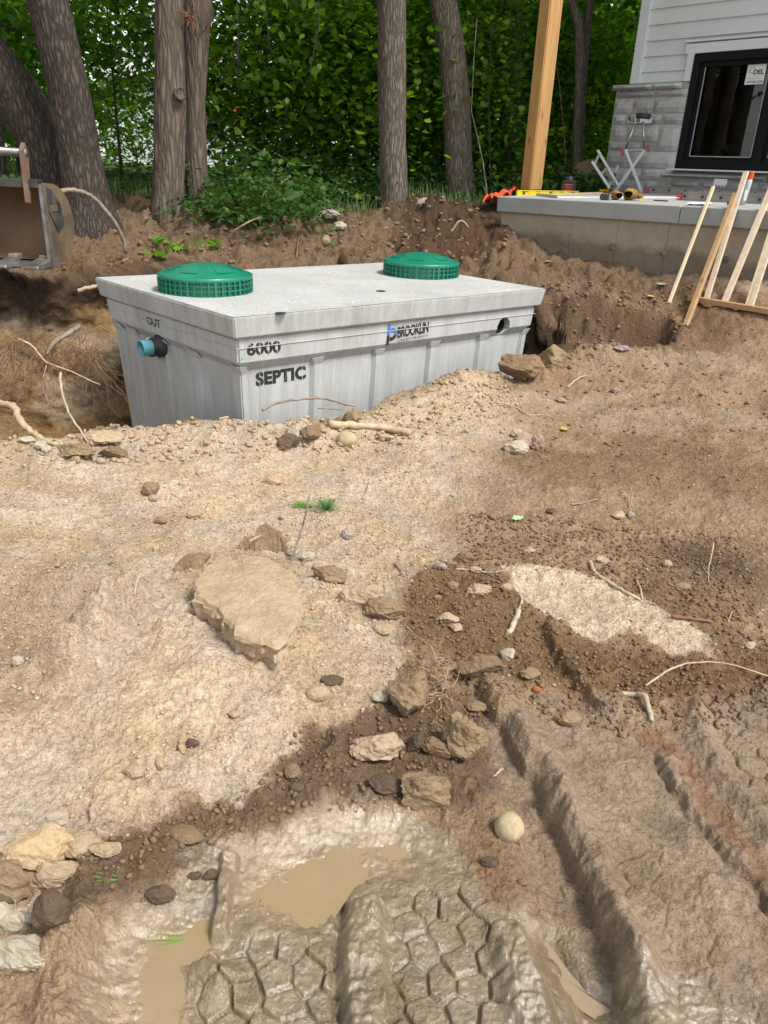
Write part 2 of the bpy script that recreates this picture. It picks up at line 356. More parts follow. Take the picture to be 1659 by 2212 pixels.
    s, a = rb(humpL, .6); h = h+sm(0, .3, a)*sm(1, .8, a)*(.13*np.exp(-((s)/.085)**2))*(1+.5*n2)+.05*clods(X, Y, .1, .7, 2)*np.exp(-(s/.1)**2)*8
    h = h+.035*sm(.02, -.06, sd_(lump, .2))*(1+.5*n2)
    h = h-.12*sm(.1, -.15, sd_(left_dip, .5))-.03*sm(.02, -.04, sd_(soilhole, .2))
    # lugs pressed by the tyres

    tread = np.zeros_like(X)
    for P, org, per, wid, dep, rot in ((trA, midr[0], .060, .072, .018, .03), (trB, midr[0], .060, .072, .019, .05), (trC, rut3[0], .075, .085, .019, -.45), (trD, ridgeB[3], .065, .075, .009, -.25), (trE, ridgeB[5], .08, .09, .004, -.3)):
        d = sd_(P, .25, .6); k = d < .03
        if not k.any(): continue
        c_, s_ = math.cos(rot), math.sin(rot); x = (X[k]-org[0]); y = (Y[k]-org[1]); t = c_*x-s_*y+.006*n2[k]; q = s_*x+c_*y+.006*wy[k]*4
        hx, hy = wid, per; t = t+.004*vn(X[k]*30, Y[k]*30, 1); f1_ = np.full(t.shape, 9.); f2_ = np.full(t.shape, 9.); j0 = np.floor(q/hy)
        for dj in (-1, 0, 1, 2):
            jj = j0+dj; off_ = .5*(jj % 2)*hx; i0_ = np.floor((t-off_)/hx)
            for di in (0, 1):
                ii_ = i0_+di; cx_ = ii_*hx+off_+.15*hx*np.sin(jj*2.3+ii_*1.7); cy_ = jj*hy+.15*hy*np.sin(ii_*3.1+jj*1.9); dd_ = np.hypot(t-cx_, (q-cy_)*.92)
                f2_ = np.minimum(f2_, np.maximum(f1_, dd_)); f1_ = np.minimum(f1_, dd_)
        gr = sm(.009, .004, f2_-f1_); g1 = np.clip(f1_/hx, 0, .5)
        strg = sm(.02, -.03, d[k])*np.clip(.85+.5*fbm(X[k]*9, Y[k]*9, 3, 1), .35, 1.1)
        tread[k] += -dep*gr*strg
    h = h+tread
    # ripples of slick mud
    h = h+wet*(.0028*fbm(X*22, Y*38, 3, 6, .5)+.0016*np.abs(fbm(X*60, Y*60, 3, 2)))*(.4+.6*flat_)
    h = h-.020*sm(.06, -.08, dP1)-.022*sm(.05, -.06, dP2)-.030*sm(.03, -.02, dP3)
    # the excavation
    wP = sm(.02, -.30, sP)**.8
    back2 = (X < -2.2)
    fl = -.85+.05*n2
    wl = np.where(sP < 0, np.clip(-sP/np.where(back2, .20, .16), 0, 1), 0); wl = wl**.85
    bulge = back2*(.10*fbm(X*4, Y*9, 4, 4, .6)+.05*n2)*np.sin(np.pi*np.clip(wl, 0, 1))
    h = h*(1-wl)+fl*wl+bulge*0
    wt = np.where(sT < 0, np.clip(-sT/.13, 0, 1), 0)
    h = h-(.24+.03*n2)*sm(0, 1, wt)*(wl < .01)
    if not want: return h
    # ---------------- albedo (what the earth is, dry or wet)
    def L(c): return np.array(c)[None, :]
    def mx(c, d, w): return c*(1-w[:, None])+d*w[:, None]
    big = fbm(X*1.1, Y*1.1, 4, 3)[:, None]; med = fbm(X*6, Y*6, 4, 0)[:, None]
    c = np.repeat(L((.295, .198, .118)), X.size, 0)
    c = mx(c, L((.225, .140, .080)), sm(-.1, .7, fbm(X*2.1, Y*1.4, 4, 2)))
    c = mx(c, L((.34, .25, .17)), sm(.05, .8, fbm(X*1.7+4, Y*3, 4, 7))*.8*sm(2.5, 4, Y))
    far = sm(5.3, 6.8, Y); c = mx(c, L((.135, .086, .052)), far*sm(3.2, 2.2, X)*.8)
    drysand = L((.46, .355, .245))*(1+.10*big)+L((.02, -.004, -.03))*med
    drysand = mx(drysand, L((.50, .40, .285)), sm(-.2, .7, fbm(X*3, Y*3, 4, 5)))
    drysand = mx(drysand, L((.36, .235, .125)), sm(.15, .8, fbm(X*2.2, Y*4.5, 4, 1))*.35)
    jg = .03*n2+.018*n3
    wd_ = .022+.16*sm(2.7, 3.4, Y)*sm(-.3, .3, X); c = mx(c, drysand, np.clip(.5-.5*(dDry+jg*(1+3*(wd_-.022)/.16))/wd_, 0, 1)**1.3)
    c = mx(c, L((.50, .395, .27)), sm(.010, -.010, dPale+.6*jg))
    c = mx(c, L((.31, .215, .13)), sm(.1, -.15, dLB)*.5)
    c = mx(c, L((.16, .093, .045)), sm(.06, -.06, dD1)*(dPale > 0)*.85)
    c = mx(c, L((.125, .078, .043)), sm(.03, -.03, dDamp)*sm(-.02, .02, dDry+jg))
    mud = L((.22, .158, .102))*(1+.12*med)
    c = mx(c, mud, sm(.06, -.06, dTr)*.9)
    c = mx(c, L((.19, .095, .045)), sm(.07, .0, np.abs(-polysd(X, Y, rut2, .4)[0]-.05))*.8*(dTr < .3))
    sl = L((.19, .138, .078))*(1+.12*med); c = mx(c, sl, sm(.05, -.04, dSl))
    c = mx(c, L((.25, .182, .102)), sm(.06, -.04, np.minimum(dP1, dP2))*.9)
    c = mx(c, L((.06, .04, .03)), sm(.1, -.15, sdpoly(X+2*wj, Y+2*wk, darkspot, .4))*.6)
    # pit wall: dark rooty topsoil over ochre sand
    dz = b-h; topd = sm(.34, .22, dz+.05*n1)
    wallc = mx(L((.27, .165, .075))*(1+.22*med)*np.ones((X.size, 1)), L((.36, .27, .18))*np.ones((X.size, 1)), sm(.3, .9, fbm(X*5, Y*5, 3, 1)+dz*.3))
    wallc = mx(wallc, L((.06, .036, .022))*np.ones((X.size, 1)), topd)
    c = mx(c, wallc, sm(.03, .12, dz)*(sP < .02))
    c = mx(c, L((.09, .052, .028)), sm(.05, -.05, sT)*.6)
    hp_ = sdpoly(X+2*wj, Y+2*wk, G_heap, .6); c = mx(c, L((.075, .043, .025)), sm(.2, -.1, hp_)*.9)
    # litter under the trees, grass beyond
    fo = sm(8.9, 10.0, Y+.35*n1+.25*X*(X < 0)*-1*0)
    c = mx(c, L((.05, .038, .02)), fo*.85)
    c = mx(c, L((.08, .12, .03)), sm(15, 20, r)*(Y > 0))
    c = c*(1+.10*n3[:, None]+.12*n2[:, None])
    c = c*(1-.0*k1[:, None])
    st = sm(.004, .012, k3)[:, None]*.12*(TB[3][(np.floor(X/.03).astype(int)) & 255, (np.floor(Y/.03).astype(int)) & 255])[:, None]
    c = np.clip(c*(1+st), .01, .8)
    wetv = np.clip(.92*sm(.05, -.04, dSl)+.45*sm(.06, -.06, dTr)+.35*sm(.03, -.03, dDamp)*sm(0, .04, dDry), 0, 1)
    wetv = wetv*(.9+.35*fbm(X*8, Y*8, 3, 4))
    return h, c, np.clip(wetv, 0, 1)
heaps = []
G_heap = [(.05,8.3),(.15,9.9),(1.0,10.2),(1.15,8.9),(1.25,8.2),(1.3,7.6),(.7,7.4),(.2,7.6)]
_h = at_z(1085, 555, .85); heaps.append((_h.x, _h.y, .38, .17))
_h = at_z(890, 452, 1.12); heaps.append((_h.x, _h.y, .55, .13))
_h = at_z(990, 462, 1.1); heaps.append((_h.x, _h.y, .45, .12))
_h = at_z(640, 515, .85); heaps.append((_h.x, _h.y, .45, .08))
def hit(px, py, lift=0):
    "where the line of sight meets the finished ground"
    d = ray(px, py); lo = None
    dh = math.hypot(d.x, d.y)
    rr = np.concatenate([np.linspace(.7, 4, 500), np.linspace(4.01, 16, 700)]); X = d.x/dh*rr; Y = d.y/dh*rr; Z = EYE+d.z/dh*rr
    g = Hfull(X, Y)+lift; k = np.nonzero(Z <= g)[0]
    i = k[0] if len(k) else len(rr)-1
    return Vector((X[i], Y[i], g[i]))
def gz(x, y): return float(Hfull(np.array([x]), np.array([y]))[0])
# grid: polar sheet round the photographer's feet, dense ahead, out to the horizon
NA, NR = 800, 960
rad = [.50]
def dr(r): return .0021*r**1.12
_k = 1.0
rs = [.5]
while rs[-1] < 13.5: rs.append(rs[-1]+_k*.0034*rs[-1]**1.05)
rs = np.array(rs); rs = np.interp(np.linspace(0, len(rs)-1, NR), np.arange(len(rs)), rs)
rs = np.r_[.02, .2, rs, np.geomspace(14, 500, 45)]
th = np.r_[np.linspace(-math.pi, -R(42), 40), np.linspace(-R(40), R(40), NA), np.linspace(R(42), math.pi, 40)]
RR, TT = np.meshgrid(rs, th, indexing='ij'); X = (RR*np.sin(TT)).ravel(); Y = (RR*np.cos(TT)).ravel()
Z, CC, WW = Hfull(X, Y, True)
me = bpy.data.meshes.new('ground'); nr, na = len(rs), len(th)
me.vertices.add(nr*na); me.vertices.foreach_set('co', np.stack([X, Y, Z], 1).astype(np.float32).ravel())
i0 = (np.arange(nr-1)[:, None]*na+np.arange(na-1)[None, :]).ravel()
quads = np.stack([i0, i0+na, i0+na+1, i0+1], 1).astype(np.int32); quads = quads[:, ::-1]
me.loops.add(quads.size); me.loops.foreach_set('vertex_index', quads.ravel())
me.polygons.add(len(quads)); me.polygons.foreach_set('loop_start', np.arange(len(quads), dtype=np.int32)*4)
try: me.polygons.foreach_set('loop_total', np.full(len(quads), 4, np.int32))
except Exception: pass
me.update(calc_edges=True)
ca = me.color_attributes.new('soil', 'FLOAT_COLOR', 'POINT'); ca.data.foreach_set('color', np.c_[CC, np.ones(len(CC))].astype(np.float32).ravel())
wa = me.attributes.new('wet', 'FLOAT', 'POINT'); wa.data.foreach_set('value', WW.astype(np.float32))
mt, n, p, out = new_mat('earth')
a = n.nodes.new('ShaderNodeAttribute'); a.attribute_name = 'soil'; w = n.nodes.new('ShaderNodeAttribute'); w.attribute_name = 'wet'
ob = coords(n, 'Object')
f1 = noise(n, ob, 55, 8, .7); f2 = noise(n, ob, 260, 4, .7); f3 = noise(n, ob, 9, 5, .6)
c1 = mixc(n, a.outputs['Color'], ramp(n, f1, [(.3, .67), (.7, 1.33)]), 1, 'MULTIPLY'); n.nodes[-1].clamp_result = False
c2 = mixc(n, c1, ramp(n, f2, [(.3, .8), (.72, 1.25)]), .8, 'MULTIPLY')
c3 = mixc(n, c2, ramp(n, f3, [(.3, (.90,.88,.86)), (.7, (1.08,1.09,1.1))]), .9, 'MULTIPLY')
n.links.new(c3, p.inputs['Base Color'])
rr_ = n.nodes.new('ShaderNodeMapRange'); rr_.inputs[3].default_value = .95; rr_.inputs[4].default_value = .26; n.links.new(w.outputs['Fac'], rr_.inputs[0]); n.links.new(rr_.outputs[0], p.inputs['Roughness'])
sp = n.nodes.new('ShaderNodeMapRange'); sp.inputs[3].default_value = .15; sp.inputs[4].default_value = .75; n.links.new(w.outputs['Fac'], sp.inputs[0]); n.links.new(sp.outputs[0], p.inputs['Specular IOR Level'])
vo = n.nodes.new('ShaderNodeTexVoronoi'); vo.inputs['Scale'].default_value = 75; vo.inputs['Randomness'].default_value = 1; n.links.new(ob, vo.inputs['Vector'])
vr = n.nodes.new('ShaderNodeMapRange'); vr.inputs[1].default_value = .1; vr.inputs[2].default_value = .6; vr.inputs[3].default_value = 1; vr.inputs[4].default_value = 0; n.links.new(vo.outputs['Distance'], vr.inputs[0])
iw = n.nodes.new('ShaderNodeMapRange'); iw.inputs[3].default_value = 1; iw.inputs[4].default_value = .12; n.links.new(w.outputs['Fac'], iw.inputs[0]); vm = n.nodes.new('ShaderNodeMath'); vm.operation = 'MULTIPLY'; n.links.new(vr.outputs[0], vm.inputs[0]); n.links.new(iw.outputs[0], vm.inputs[1])
vn_ = n.nodes.new('ShaderNodeMath'); vn_.operation = 'MULTIPLY'; n.links.new(noise(n, ob, 75, 8, .72), vn_.inputs[0]); n.links.new(iw.outputs[0], vn_.inputs[1])
v3 = n.nodes.new('ShaderNodeTexVoronoi'); v3.inputs['Scale'].default_value = 170; n.links.new(ob, v3.inputs['Vector'])
v4 = n.nodes.new('ShaderNodeMath'); v4.operation = 'MULTIPLY'; v4.inputs[1].default_value = -1; n.links.new(v3.outputs['Distance'], v4.inputs[0]); v5 = n.nodes.new('ShaderNodeMath'); v5.operation = 'MULTIPLY'; n.links.new(v4.outputs[0], v5.inputs[0]); n.links.new(iw.outputs[0], v5.inputs[1])
b00 = bump(n, p, v5.outputs[0], .0035, 1); b0_ = bump(n, p, vm.outputs[0], .005, .8, b00); b1 = bump(n, p, vn_.outputs[0], .010, .9, b0_); bump(n, p, noise(n, ob, 330, 3, .6), .002, .8, b1)
cw_ = n.nodes.new('ShaderNodeMath'); cw_.operation = 'MULTIPLY_ADD'; cw_.inputs[1].default_value = 1.9; cw_.inputs[2].default_value = -.75; cw_.use_clamp = True; n.links.new(w.outputs['Fac'], cw_.inputs[0]); n.links.new(cw_.outputs[0], p.inputs['Coat Weight']); p.inputs['Coat Roughness'].default_value = .05; p.inputs['Coat IOR'].default_value = 1.6
cb = n.nodes.new('ShaderNodeBump'); cb.inputs['Distance'].default_value = .007; n.links.new(noise(n, ob, 95, 4, .55), cb.inputs['Height']); n.links.new(cb.outputs[0], p.inputs['Coat Normal'])
ground = link('ground', me, mt); tag(ground, 'bare churned earth, dry tan sand on the left turning to wet rutted mud in front', kind='structure')
# standing water
mw, n, p, out = new_mat('muddy_water'); ob = coords(n, 'Object')
n.links.new(ramp(n, noise(n, ob, 7, 4), [(.3, (.29, .205, .112)), (.7, (.255, .187, .108))]), p.inputs['Base Color']); p.inputs['Roughness'].default_value = .03; p.inputs['Specular IOR Level'].default_value = 1.0
bump(n, p, noise(n, ob, 22, 3), .002, .5)
def puddle(poly, z, lab, grow=1.15):
    P = np.array(poly); c = P.mean(0); P = c+(P-c)*grow; g_ = np.mgrid[P[:,0].min():P[:,0].max():60j, P[:,1].min():P[:,1].max():60j]; gx_, gy_ = g_[0].ravel(), g_[1].ravel(); k_ = sdpoly(gx_, gy_, poly) < -.005; z = float(np.percentile(Hfull(gx_[k_], gy_[k_]), z)); V = [(c[0], c[1], z)]+[(x, y, z) for x, y in P]; k = len(P)
    o = pydata('puddle', V, [(0, 1+i, 1+(i+1) % k) for i in range(k)], mw); tag(o, lab, kind='structure'); return o

# cut faces of the excavation: real banks of earth leaning into the pit
mt_, n, p, out = new_mat('cut_earth'); a = n.nodes.new('ShaderNodeAttribute'); a.attribute_name = 'soil'; ob = coords(n, 'Object')
c_ = mixc(n, a.outputs['Color'], ramp(n, noise(n, ob, 26, 8, .7), [(.3, .6), (.7, 1.35)]), 1, 'MULTIPLY'); n.links.new(c_, p.inputs['Base Color']); p.inputs['Roughness'].default_value = .95; p.inputs['Specular IOR Level'].default_value = .15
bump(n, p, noise(n, ob, 32, 8, .7), .03, 1)
def bank(line, zbot, lean, label, topd=.24, out_=.46, dens=55):
    P = np.array(line, float); L = np.r_[0, np.cumsum(np.hypot(*np.diff(P, axis=0).T))]; ns = int(L[-1]*dens); nz = int(1.5*dens); s = np.linspace(0, L[-1], ns)
    x = np.interp(s, L, P[:, 0]); y = np.interp(s, L, P[:, 1]); tx = np.gradient(x); ty = np.gradient(y); l = np.hypot(tx, ty); nx_, ny_ = ty/l, -tx/l
    for _ in range(12): nx_ = np.convolve(np.pad(nx_, 2, 'edge'), np.ones(5)/5, 'valid'); ny_ = np.convolve(np.pad(ny_, 2, 'edge'), np.ones(5)/5, 'valid')
    zt = Hfull(x-nx_*(.10+out_), y-ny_*(.10+out_))
    k = np.linspace(0, 1, nz); V = np.zeros((nz, ns, 3)); C = np.zeros((nz, ns, 3))
    for i, kk in enumerate(k):
        z = zt*(1-kk)+zbot*kk; d = zt-z; inn = lean*(d/1.3)**1.2
        q = np.stack([x, y, z], 1); a_, b_, c3 = q[:, 0], q[:, 1], q[:, 2]
        over = .05*np.exp(-((d-.10)/.10)**2)-.05*np.exp(-((d-.34)/.10)**2)
        disp = over+.055*vn3(a_*3.1, b_*3.1, c3*3.6, 1)+.035*vn3(a_*8, b_*8, c3*9, 2)+.018*vn3(a_*19, b_*19, c3*21, 3)+.010*vn3(a_*43, b_*43, c3*45, 4)
        top = sm(0, .06, d); o = (inn+disp*top)*1.0+(-.56*(out_ > .2)-.16*(out_ <= .2))*(1-sm(0, .03, d))
        V[i] = np.stack([x+nx_*(o+.02), y+ny_*(o+.02), z-.004+.012*vn3(a_*30, b_*30, c3*30, 5)*top], 1)
        t = sm(topd+.10, topd-.06, d+.10*vn3(a_*2.5, b_*2.5, c3*2, 2))[:, None]; n5 = vn3(a_*2.2+3, b_*2.2, c3*4, 6)
        och = np.array([.25, .155, .072])*(1-sm(.1, .7, n5)[:, None])+np.array([.33, .25, .165])*sm(.1, .7, n5)[:, None]
        och = och*(1+.22*vn3(a_*9, b_*9, c3*12, 7))[:, None]
        cc = och*(1-t)+np.array([.062, .038, .024])*t; g0 = sm(.05, 0, d)[:, None]; C[i] = cc*(1-g0)+np.array([.16, .10, .06])*g0
    idx = np.arange(nz*ns).reshape(nz, ns); q = np.stack([idx[:-1, :-1], idx[1:, :-1], idx[1:, 1:], idx[:-1, 1:]], -1).reshape(-1, 4)
    me = bpy.data.meshes.new('pit_bank'); me.from_pydata(V.reshape(-1, 3).tolist(), [], q.tolist()); me.update(); ca = me.color_attributes.new('soil', 'FLOAT_COLOR', 'POINT'); ca.data.foreach_set('color', np.c_[C.reshape(-1, 3), np.ones(nz*ns)].astype(np.float32).ravel())
    o = link('pit_bank', me, mt_); return tag(o, label, kind='structure')
bank([(-5.9,5.20),(-4.3,5.30),(-3.25,5.52),(-2.85,5.88),(-2.50,6.08),(-2.10,6.32),(-1.6,6.72)], -.87, .26, 'cut earth wall of the pit, dark rooty topsoil over ochre sand')
bank([(D2.x-.4, D2.y+.0),(D2.x+.05,D2.y-.05),((C2.x+D2.x)/2+.02, (C2.y+D2.y)/2),(C2.x+.02, C2.y+.03),(C2.x-.12, C2.y-.35)], -.87, .12, 'cut earth wall behind the right end of the tank', .5, .05)
puddle(pool1, 46, 'shallow muddy yellow puddle at the head of the tyre prints')
puddle(pool2, 44, 'muddy yellow puddle with grass blades in it beside the deep tyre prints')
puddle(pool3, 45, 'small bright puddle along the foot of the long mud ridge', 1.08)
# ================================================================ septic tank
def conc(name, c, streak=True, dark=.8):
    mt, n, p, out = new_mat(name); ob = coords(n, 'Object')
    base_ = ramp(n, noise(n, ob, 2.6, 7, .62), [(.25, tuple(x*dark for x in c)), (.6, c)])
    fine = ramp(n, noise(n, ob, 85, 5, .7), [(.25, .86), (.75, 1.1)])
    q = mixc(n, base_, fine, 1, 'MULTIPLY')
    if streak:
        so_ = coords(n, 'Object', (34, 34, .9)); st = ramp(n, noise(n, so_, 1, 5, .6, .3), [(.42, 1), (.56, .90), (.62, 1.0), (.72, 1.16)])
        q = mixc(n, q, st, .85, 'MULTIPLY'); q2 = ramp(n, noise(n, coords(n, 'Object', (12, 12, 1.4)), 1, 4), [(.35, (.80,.79,.76)), (.6, (1,1,1))]); q = mixc(n, q, q2, .8, 'MULTIPLY')
    pit_ = n.nodes.new('ShaderNodeTexVoronoi'); pit_.inputs['Scale'].default_value = 26; n.links.new(ob, pit_.inputs['Vector'])
    pr = ramp(n, pit_.outputs['Distance'], [(.045, .35), (.075, 1)]); gate = ramp(n, noise(n, ob, 5, 3), [(.50, 0), (.58, 1)])
    pq = mixc(n, q, pr, gate, 'MULTIPLY'); n.links.new(pq, p.inputs['Base Color']); p.inputs['Roughness'].default_value = .82; p.inputs['Specular IOR Level'].default_value = .3
    bump(n, p, noise(n, ob, 120, 6, .7), .0025, .8); return mt
M_conc = conc('tank_concrete', (.505, .51, .50)); M_lid = conc('lid_concrete', (.50, .505, .495), True, .8)
# lid top: pale, speckled with droppings of grout and soil
mt, n, p, out = new_mat('lid_top'); ob = coords(n, 'Object'); c = ramp(n, noise(n, ob, 3, 6), [(.3, (.36,.36,.345)), (.65, (.47,.475,.46))])
c = mixc(n, c, (.38,.28,.18), ramp(n, noise(n, ob, 6, 5, .7), [(.54, 0), (.70, .8)]))
vo = n.nodes.new('ShaderNodeTexVoronoi'); vo.inputs['Scale'].default_value = 22; n.links.new(ob, vo.inputs['Vector']); c = mixc(n, c, (.16,.12,.08), ramp(n, vo.outputs['Distance'], [(.06, 1), (.10, 0)]))
vo2 = n.nodes.new('ShaderNodeTexVoronoi'); vo2.inputs['Scale'].default_value = 13; n.links.new(coords(n, 'Object', (1.2,1,1), (0,0,.7)), vo2.inputs['Vector']); c = mixc(n, c, (.85,.85,.84), ramp(n, vo2.outputs['Distance'], [(.07, 1), (.12, 0)]))
c = mixc(n, c, ramp(n, noise(n, ob, 90, 4), [(.3, .85), (.7, 1.1)]), 1, 'MULTIPLY'); n.links.new(c, p.inputs['Base Color']); p.inputs['Roughness'].default_value = .8; bump(n, p, noise(n, ob, 60, 6, .7), .004, .7); M_lidtop = mt
M_green = mat('green_plastic', (.006, .19, .115), (.005, .16, .095), 5, .33, 0, 40, spec=.6)
M_greend = mat('green_plastic_lattice', (.008, .14, .085), (.02, .17, .11), 30, .45)
M_black = mat('black_paint', (.012,.012,.013), (.03,.03,.032), 30, .7); M_blue = mat('blue_paint', (.01,.16,.62), (.02,.2,.6), 20, .6)
M_teal = mat('pale_blue_pipe', (.10, .31, .36), (.085, .27, .32), 9, .35); M_rubber = mat('black_rubber', (.015,.015,.015), (.03,.03,.03), 20, .55)
M_pgreen = mat('mint_paint', (.03,.7,.42), None, 9, .5)
UP = Vector((0,0,1)); nf = v.cross(UP).normalized(); nf = nf if nf.y < 0 else -nf      # outward normal of long face
nl = u.cross(UP).normalized(); nl = nl if nl.x < 0 else -nl                            # outward normal of short left face
nb, nr_ = -nf, -nl
tank = empty('septic_tank', (float(Bp.x), float(Bp.y), -.85), 'big grey precast concrete septic tank with two green riser lids sunk in the pit', 'septic tank')
LW, LL = (Ap-Bp).length, (Cp-Bp).length
def corners(z, ins):
    # inward offset of the four lid corners: B, C, D, A
    def cnr(P, a, b): return Vector((P.x, P.y, z))+a*ins+b*ins
    return [cnr(Bp, u, v), cnr(Cp, u, -v), cnr(Dp, -u, -v), cnr(Ap, -u, v)]
def frustum(zs):
    b = MB(); rings = [[b.bm.verts.new(q) for q in corners(z, i)] for z, i in zs]
    for a_, c_ in zip(rings[:-1], rings[1:]):
        for k in range(4): b.bm.faces.new((a_[k], a_[(k+1)%4], c_[(k+1)%4], c_[k]))
    b.bm.faces.new(rings[0]); b.bm.faces.new(rings[-1][::-1]); return b
zl = LIDZ-.122
o = frustum([(LIDZ, 0), (zl, .020)]).bevel(.007, 2).build('tank_lid', M_lid, tank)
# gritty film on the lid's upper face, following the same edge
b = MB(); q = corners(LIDZ+.0025, .008); V = []
for i in range(25):
    for j in range(25):
        a_, c_ = i/24, j/24; w_ = q[0]*(1-a_)*(1-c_)+q[1]*a_*(1-c_)+q[2]*a_*c_+q[3]*(1-a_)*c_; V.append(w_+Vector((0,0,.0012*float(vn(np.array([w_.x*6]), np.array([w_.y*6]))[0]))))
pydata('lid_surface', V, [(i*25+j, (i+1)*25+j, (i+1)*25+j+1, i*25+j+1) for i in range(24) for j in range(24)], M_lidtop, tank, True)
zb = zl-.185
band = frustum([(zl-.006, .045), (zb+.02, .058)])
band = band.bevel(.012, 2).build('collar_band', M_conc, tank)
body_in = .085
def face_pt(which, px, py, z0=None):
    P0, nn = (Bp, nf) if which == 'f' else (Bp, nl)
    w = at_plane(px, py, P0-nn*.06, nn); return w
# hollow out the inlet hole
def boolcut(o, cutter):
    md = o.modifiers.new('cut', 'BOOLEAN'); md.object = cutter; md.operation = 'DIFFERENCE'; md.solver = 'EXACT'
    bpy.context.view_layer.update(); dg = bpy.context.evaluated_depsgraph_get(); me2 = bpy.data.meshes.new_from_object(o.evaluated_get(dg)); o.modifiers.remove(md); o.data = me2
    bpy.data.objects.remove(cutter)
body = frustum([(zb+.035, .062), (zb-.03, body_in+.022), (-.85, body_in+.085)]).build('tank_wall', M_conc, tank)
hc = face_pt('f', 1087, 705); 
def cyl(c, ax, r0, r1, l0, l1, n=40, jag=0):
    b = MB(); ax = Vector(ax); a = ax.orthogonal().normalized(); bb = ax.cross(a); rg = []
    for r, l in ((r0, l0), (r1, l1)):
        rg.append([b.bm.verts.new(Vector(c)+ax*l+(a*math.cos(k*2*math.pi/n)+bb*math.sin(k*2*math.pi/n))*r*(1+random.uniform(-jag, jag))) for k in range(n)])
    for k in range(n): b.bm.faces.new((rg[0][k], rg[0][(k+1)%n], rg[1][(k+1)%n], rg[1][k]))
    b.bm.faces.new(rg[0][::-1]); b.bm.faces.new(rg[1]); return b.build('cutter', None)
for ob_ in (band, body):
    random.seed(3); boolcut(ob_, cyl(hc, nf, .052, .075, -.22, .12, 30, .05))
MB().lathe(hc-nf*.055, [(.053,0),(.058,.012),(.045,.018),(.044,-.06)], 32, nf).build('hole_seal', M_rubber, tank)
# ribs and corner pilasters, thicker than the wall between them, tapering with it
def rib(which, s0, s1, proud=.026, mode=0):
    P0, d, nn = (Bp, v, nf) if which == 'f' else (Bp, u, nl); V = []
    for z, ins in ((zb+.004, .066), (zb-.045, body_in+.022), (-.85, body_in+.083)):
        sl_ = ins-(proud if z < zb-.02 else .004)*.95
        ss_ = ((s0-.012, -.004), (s0+.012, proud), (s1-.012, proud), (s1+.012, -.004)) if mode == 0 else ((sl_, -.004), (sl_+.001, proud), (sl_+s1-s0-.012, proud), (sl_+s1-s0+.012, -.004)) if mode == 1 else ((s1-sl_-(s1-s0)-.012, -.004), (s1-sl_-(s1-s0)+.012, proud), (s1-sl_-.001, proud), (s1-sl_, -.004))
        for s_, k in ss_:
            pr = k if z < zb-.02 else min(k, .004)
            V.append(Vector((P0.x, P0.y, z))+d*s_-nn*(ins-pr)/1.0)
    F = []
    for r_ in (0, 4):
        for k in range(3): F.append((r_+k, r_+k+1, r_+k+5, r_+k+4))
    F += [(0,1,2,3), (8,9,10,11), (0,4,7,3), (4,8,11,7)]
    o = pydata('rib', V, F, M_conc, tank); return o
def sval(which, px, py):
    P0, d, nn = (Bp, v, nf) if which == 'f' else (Bp, u, nl)
    w = at_plane(px, py, P0-nn*.09, nn); return (w-P0).dot(d)
for a_, b_ in ((675,698),(808,829),(926,947),(1032,1052)): rib('f', sval('f', a_, 790-(a_-675)*.11), sval('f', b_, 790-(a_-675)*.11))

for a_, b_, y_ in ((411,430,780),(343,361,760),(281,297,735)):
    s0, s1 = sorted((sval('l', a_, y_), sval('l', b_, y_))); rib('l', s0, s1)
for wh, Ln in (('f', LL), ('l', LW)):
    cw = max(.05, sval('f', 549, 800)-.13) if wh == 'f' else .10
    rib(wh, 0, cw, mode=1); rib(wh, Ln-cw, Ln, mode=2)
# raised casting seam round the band
for P0, d, nn, Ln in ((Bp, v, nf, LL), (Bp, u, nl, LW)):
    b = MB(); pts = []
    for i in range(40):
        t = i/39; pts.append(Vector((P0.x, P0.y, zl-.066+.003*math.sin(i*.7)*(nn is nl)))+d*(.045+t*(Ln-.09))-nn*(.0465 if nn is nf else .0465)+UP*0)
    b.tube(pts, .0028, 5).build('casting_seam', M_lid, tank)
# stencilled writing
def textmesh(name, txt, p0, xd, nd, w, hgt, m_, parent, off=.012, shear=0, font_space=1.0, gaps=None, up=UP, th=.0012, surf=None):
    cu = bpy.data.curves.new(name, 'FONT'); cu.body = txt; cu.offset = off; cu.space_character = font_space; cu.extrude = 0; cu.resolution_u = 4
    tmp = bpy.data.objects.new('tmp', cu); COL.objects.link(tmp); bpy.context.view_layer.update()
    me = bpy.data.meshes.new_from_object(tmp.evaluated_get(bpy.context.evaluated_depsgraph_get())); bpy.data.objects.remove(tmp)
    co_ = np.empty(len(me.vertices)*3); me.vertices.foreach_get('co', co_); co_ = co_.reshape(-1, 3); mn, mx_ = co_.min(0), co_.max(0)
    s = (co_[:, :2]-mn[:2])/(mx_-mn)[:2]; xd = Vector(xd); upn = Vector(up)
    W_ = [p0+xd*(a*w)+upn*(b_*hgt)+Vector(nd)*th for a, b_ in s]
    if surf: W_ = [q_+nd*surf(q_.z) for q_ in W_]
    W_ = np.array([tuple(q_) for q_ in W_]); me.vertices.foreach_set('co', W_.ravel()); me.update(); me.materials.clear()
    o = link(name, me, m_, parent, smooth=False)
    return o
def on_band(which, px, py, ins=.052):
    P0, nn = (Bp, nf) if which == 'f' else (Bp, nl); return at_plane(px, py, P0-nn*ins, nn)
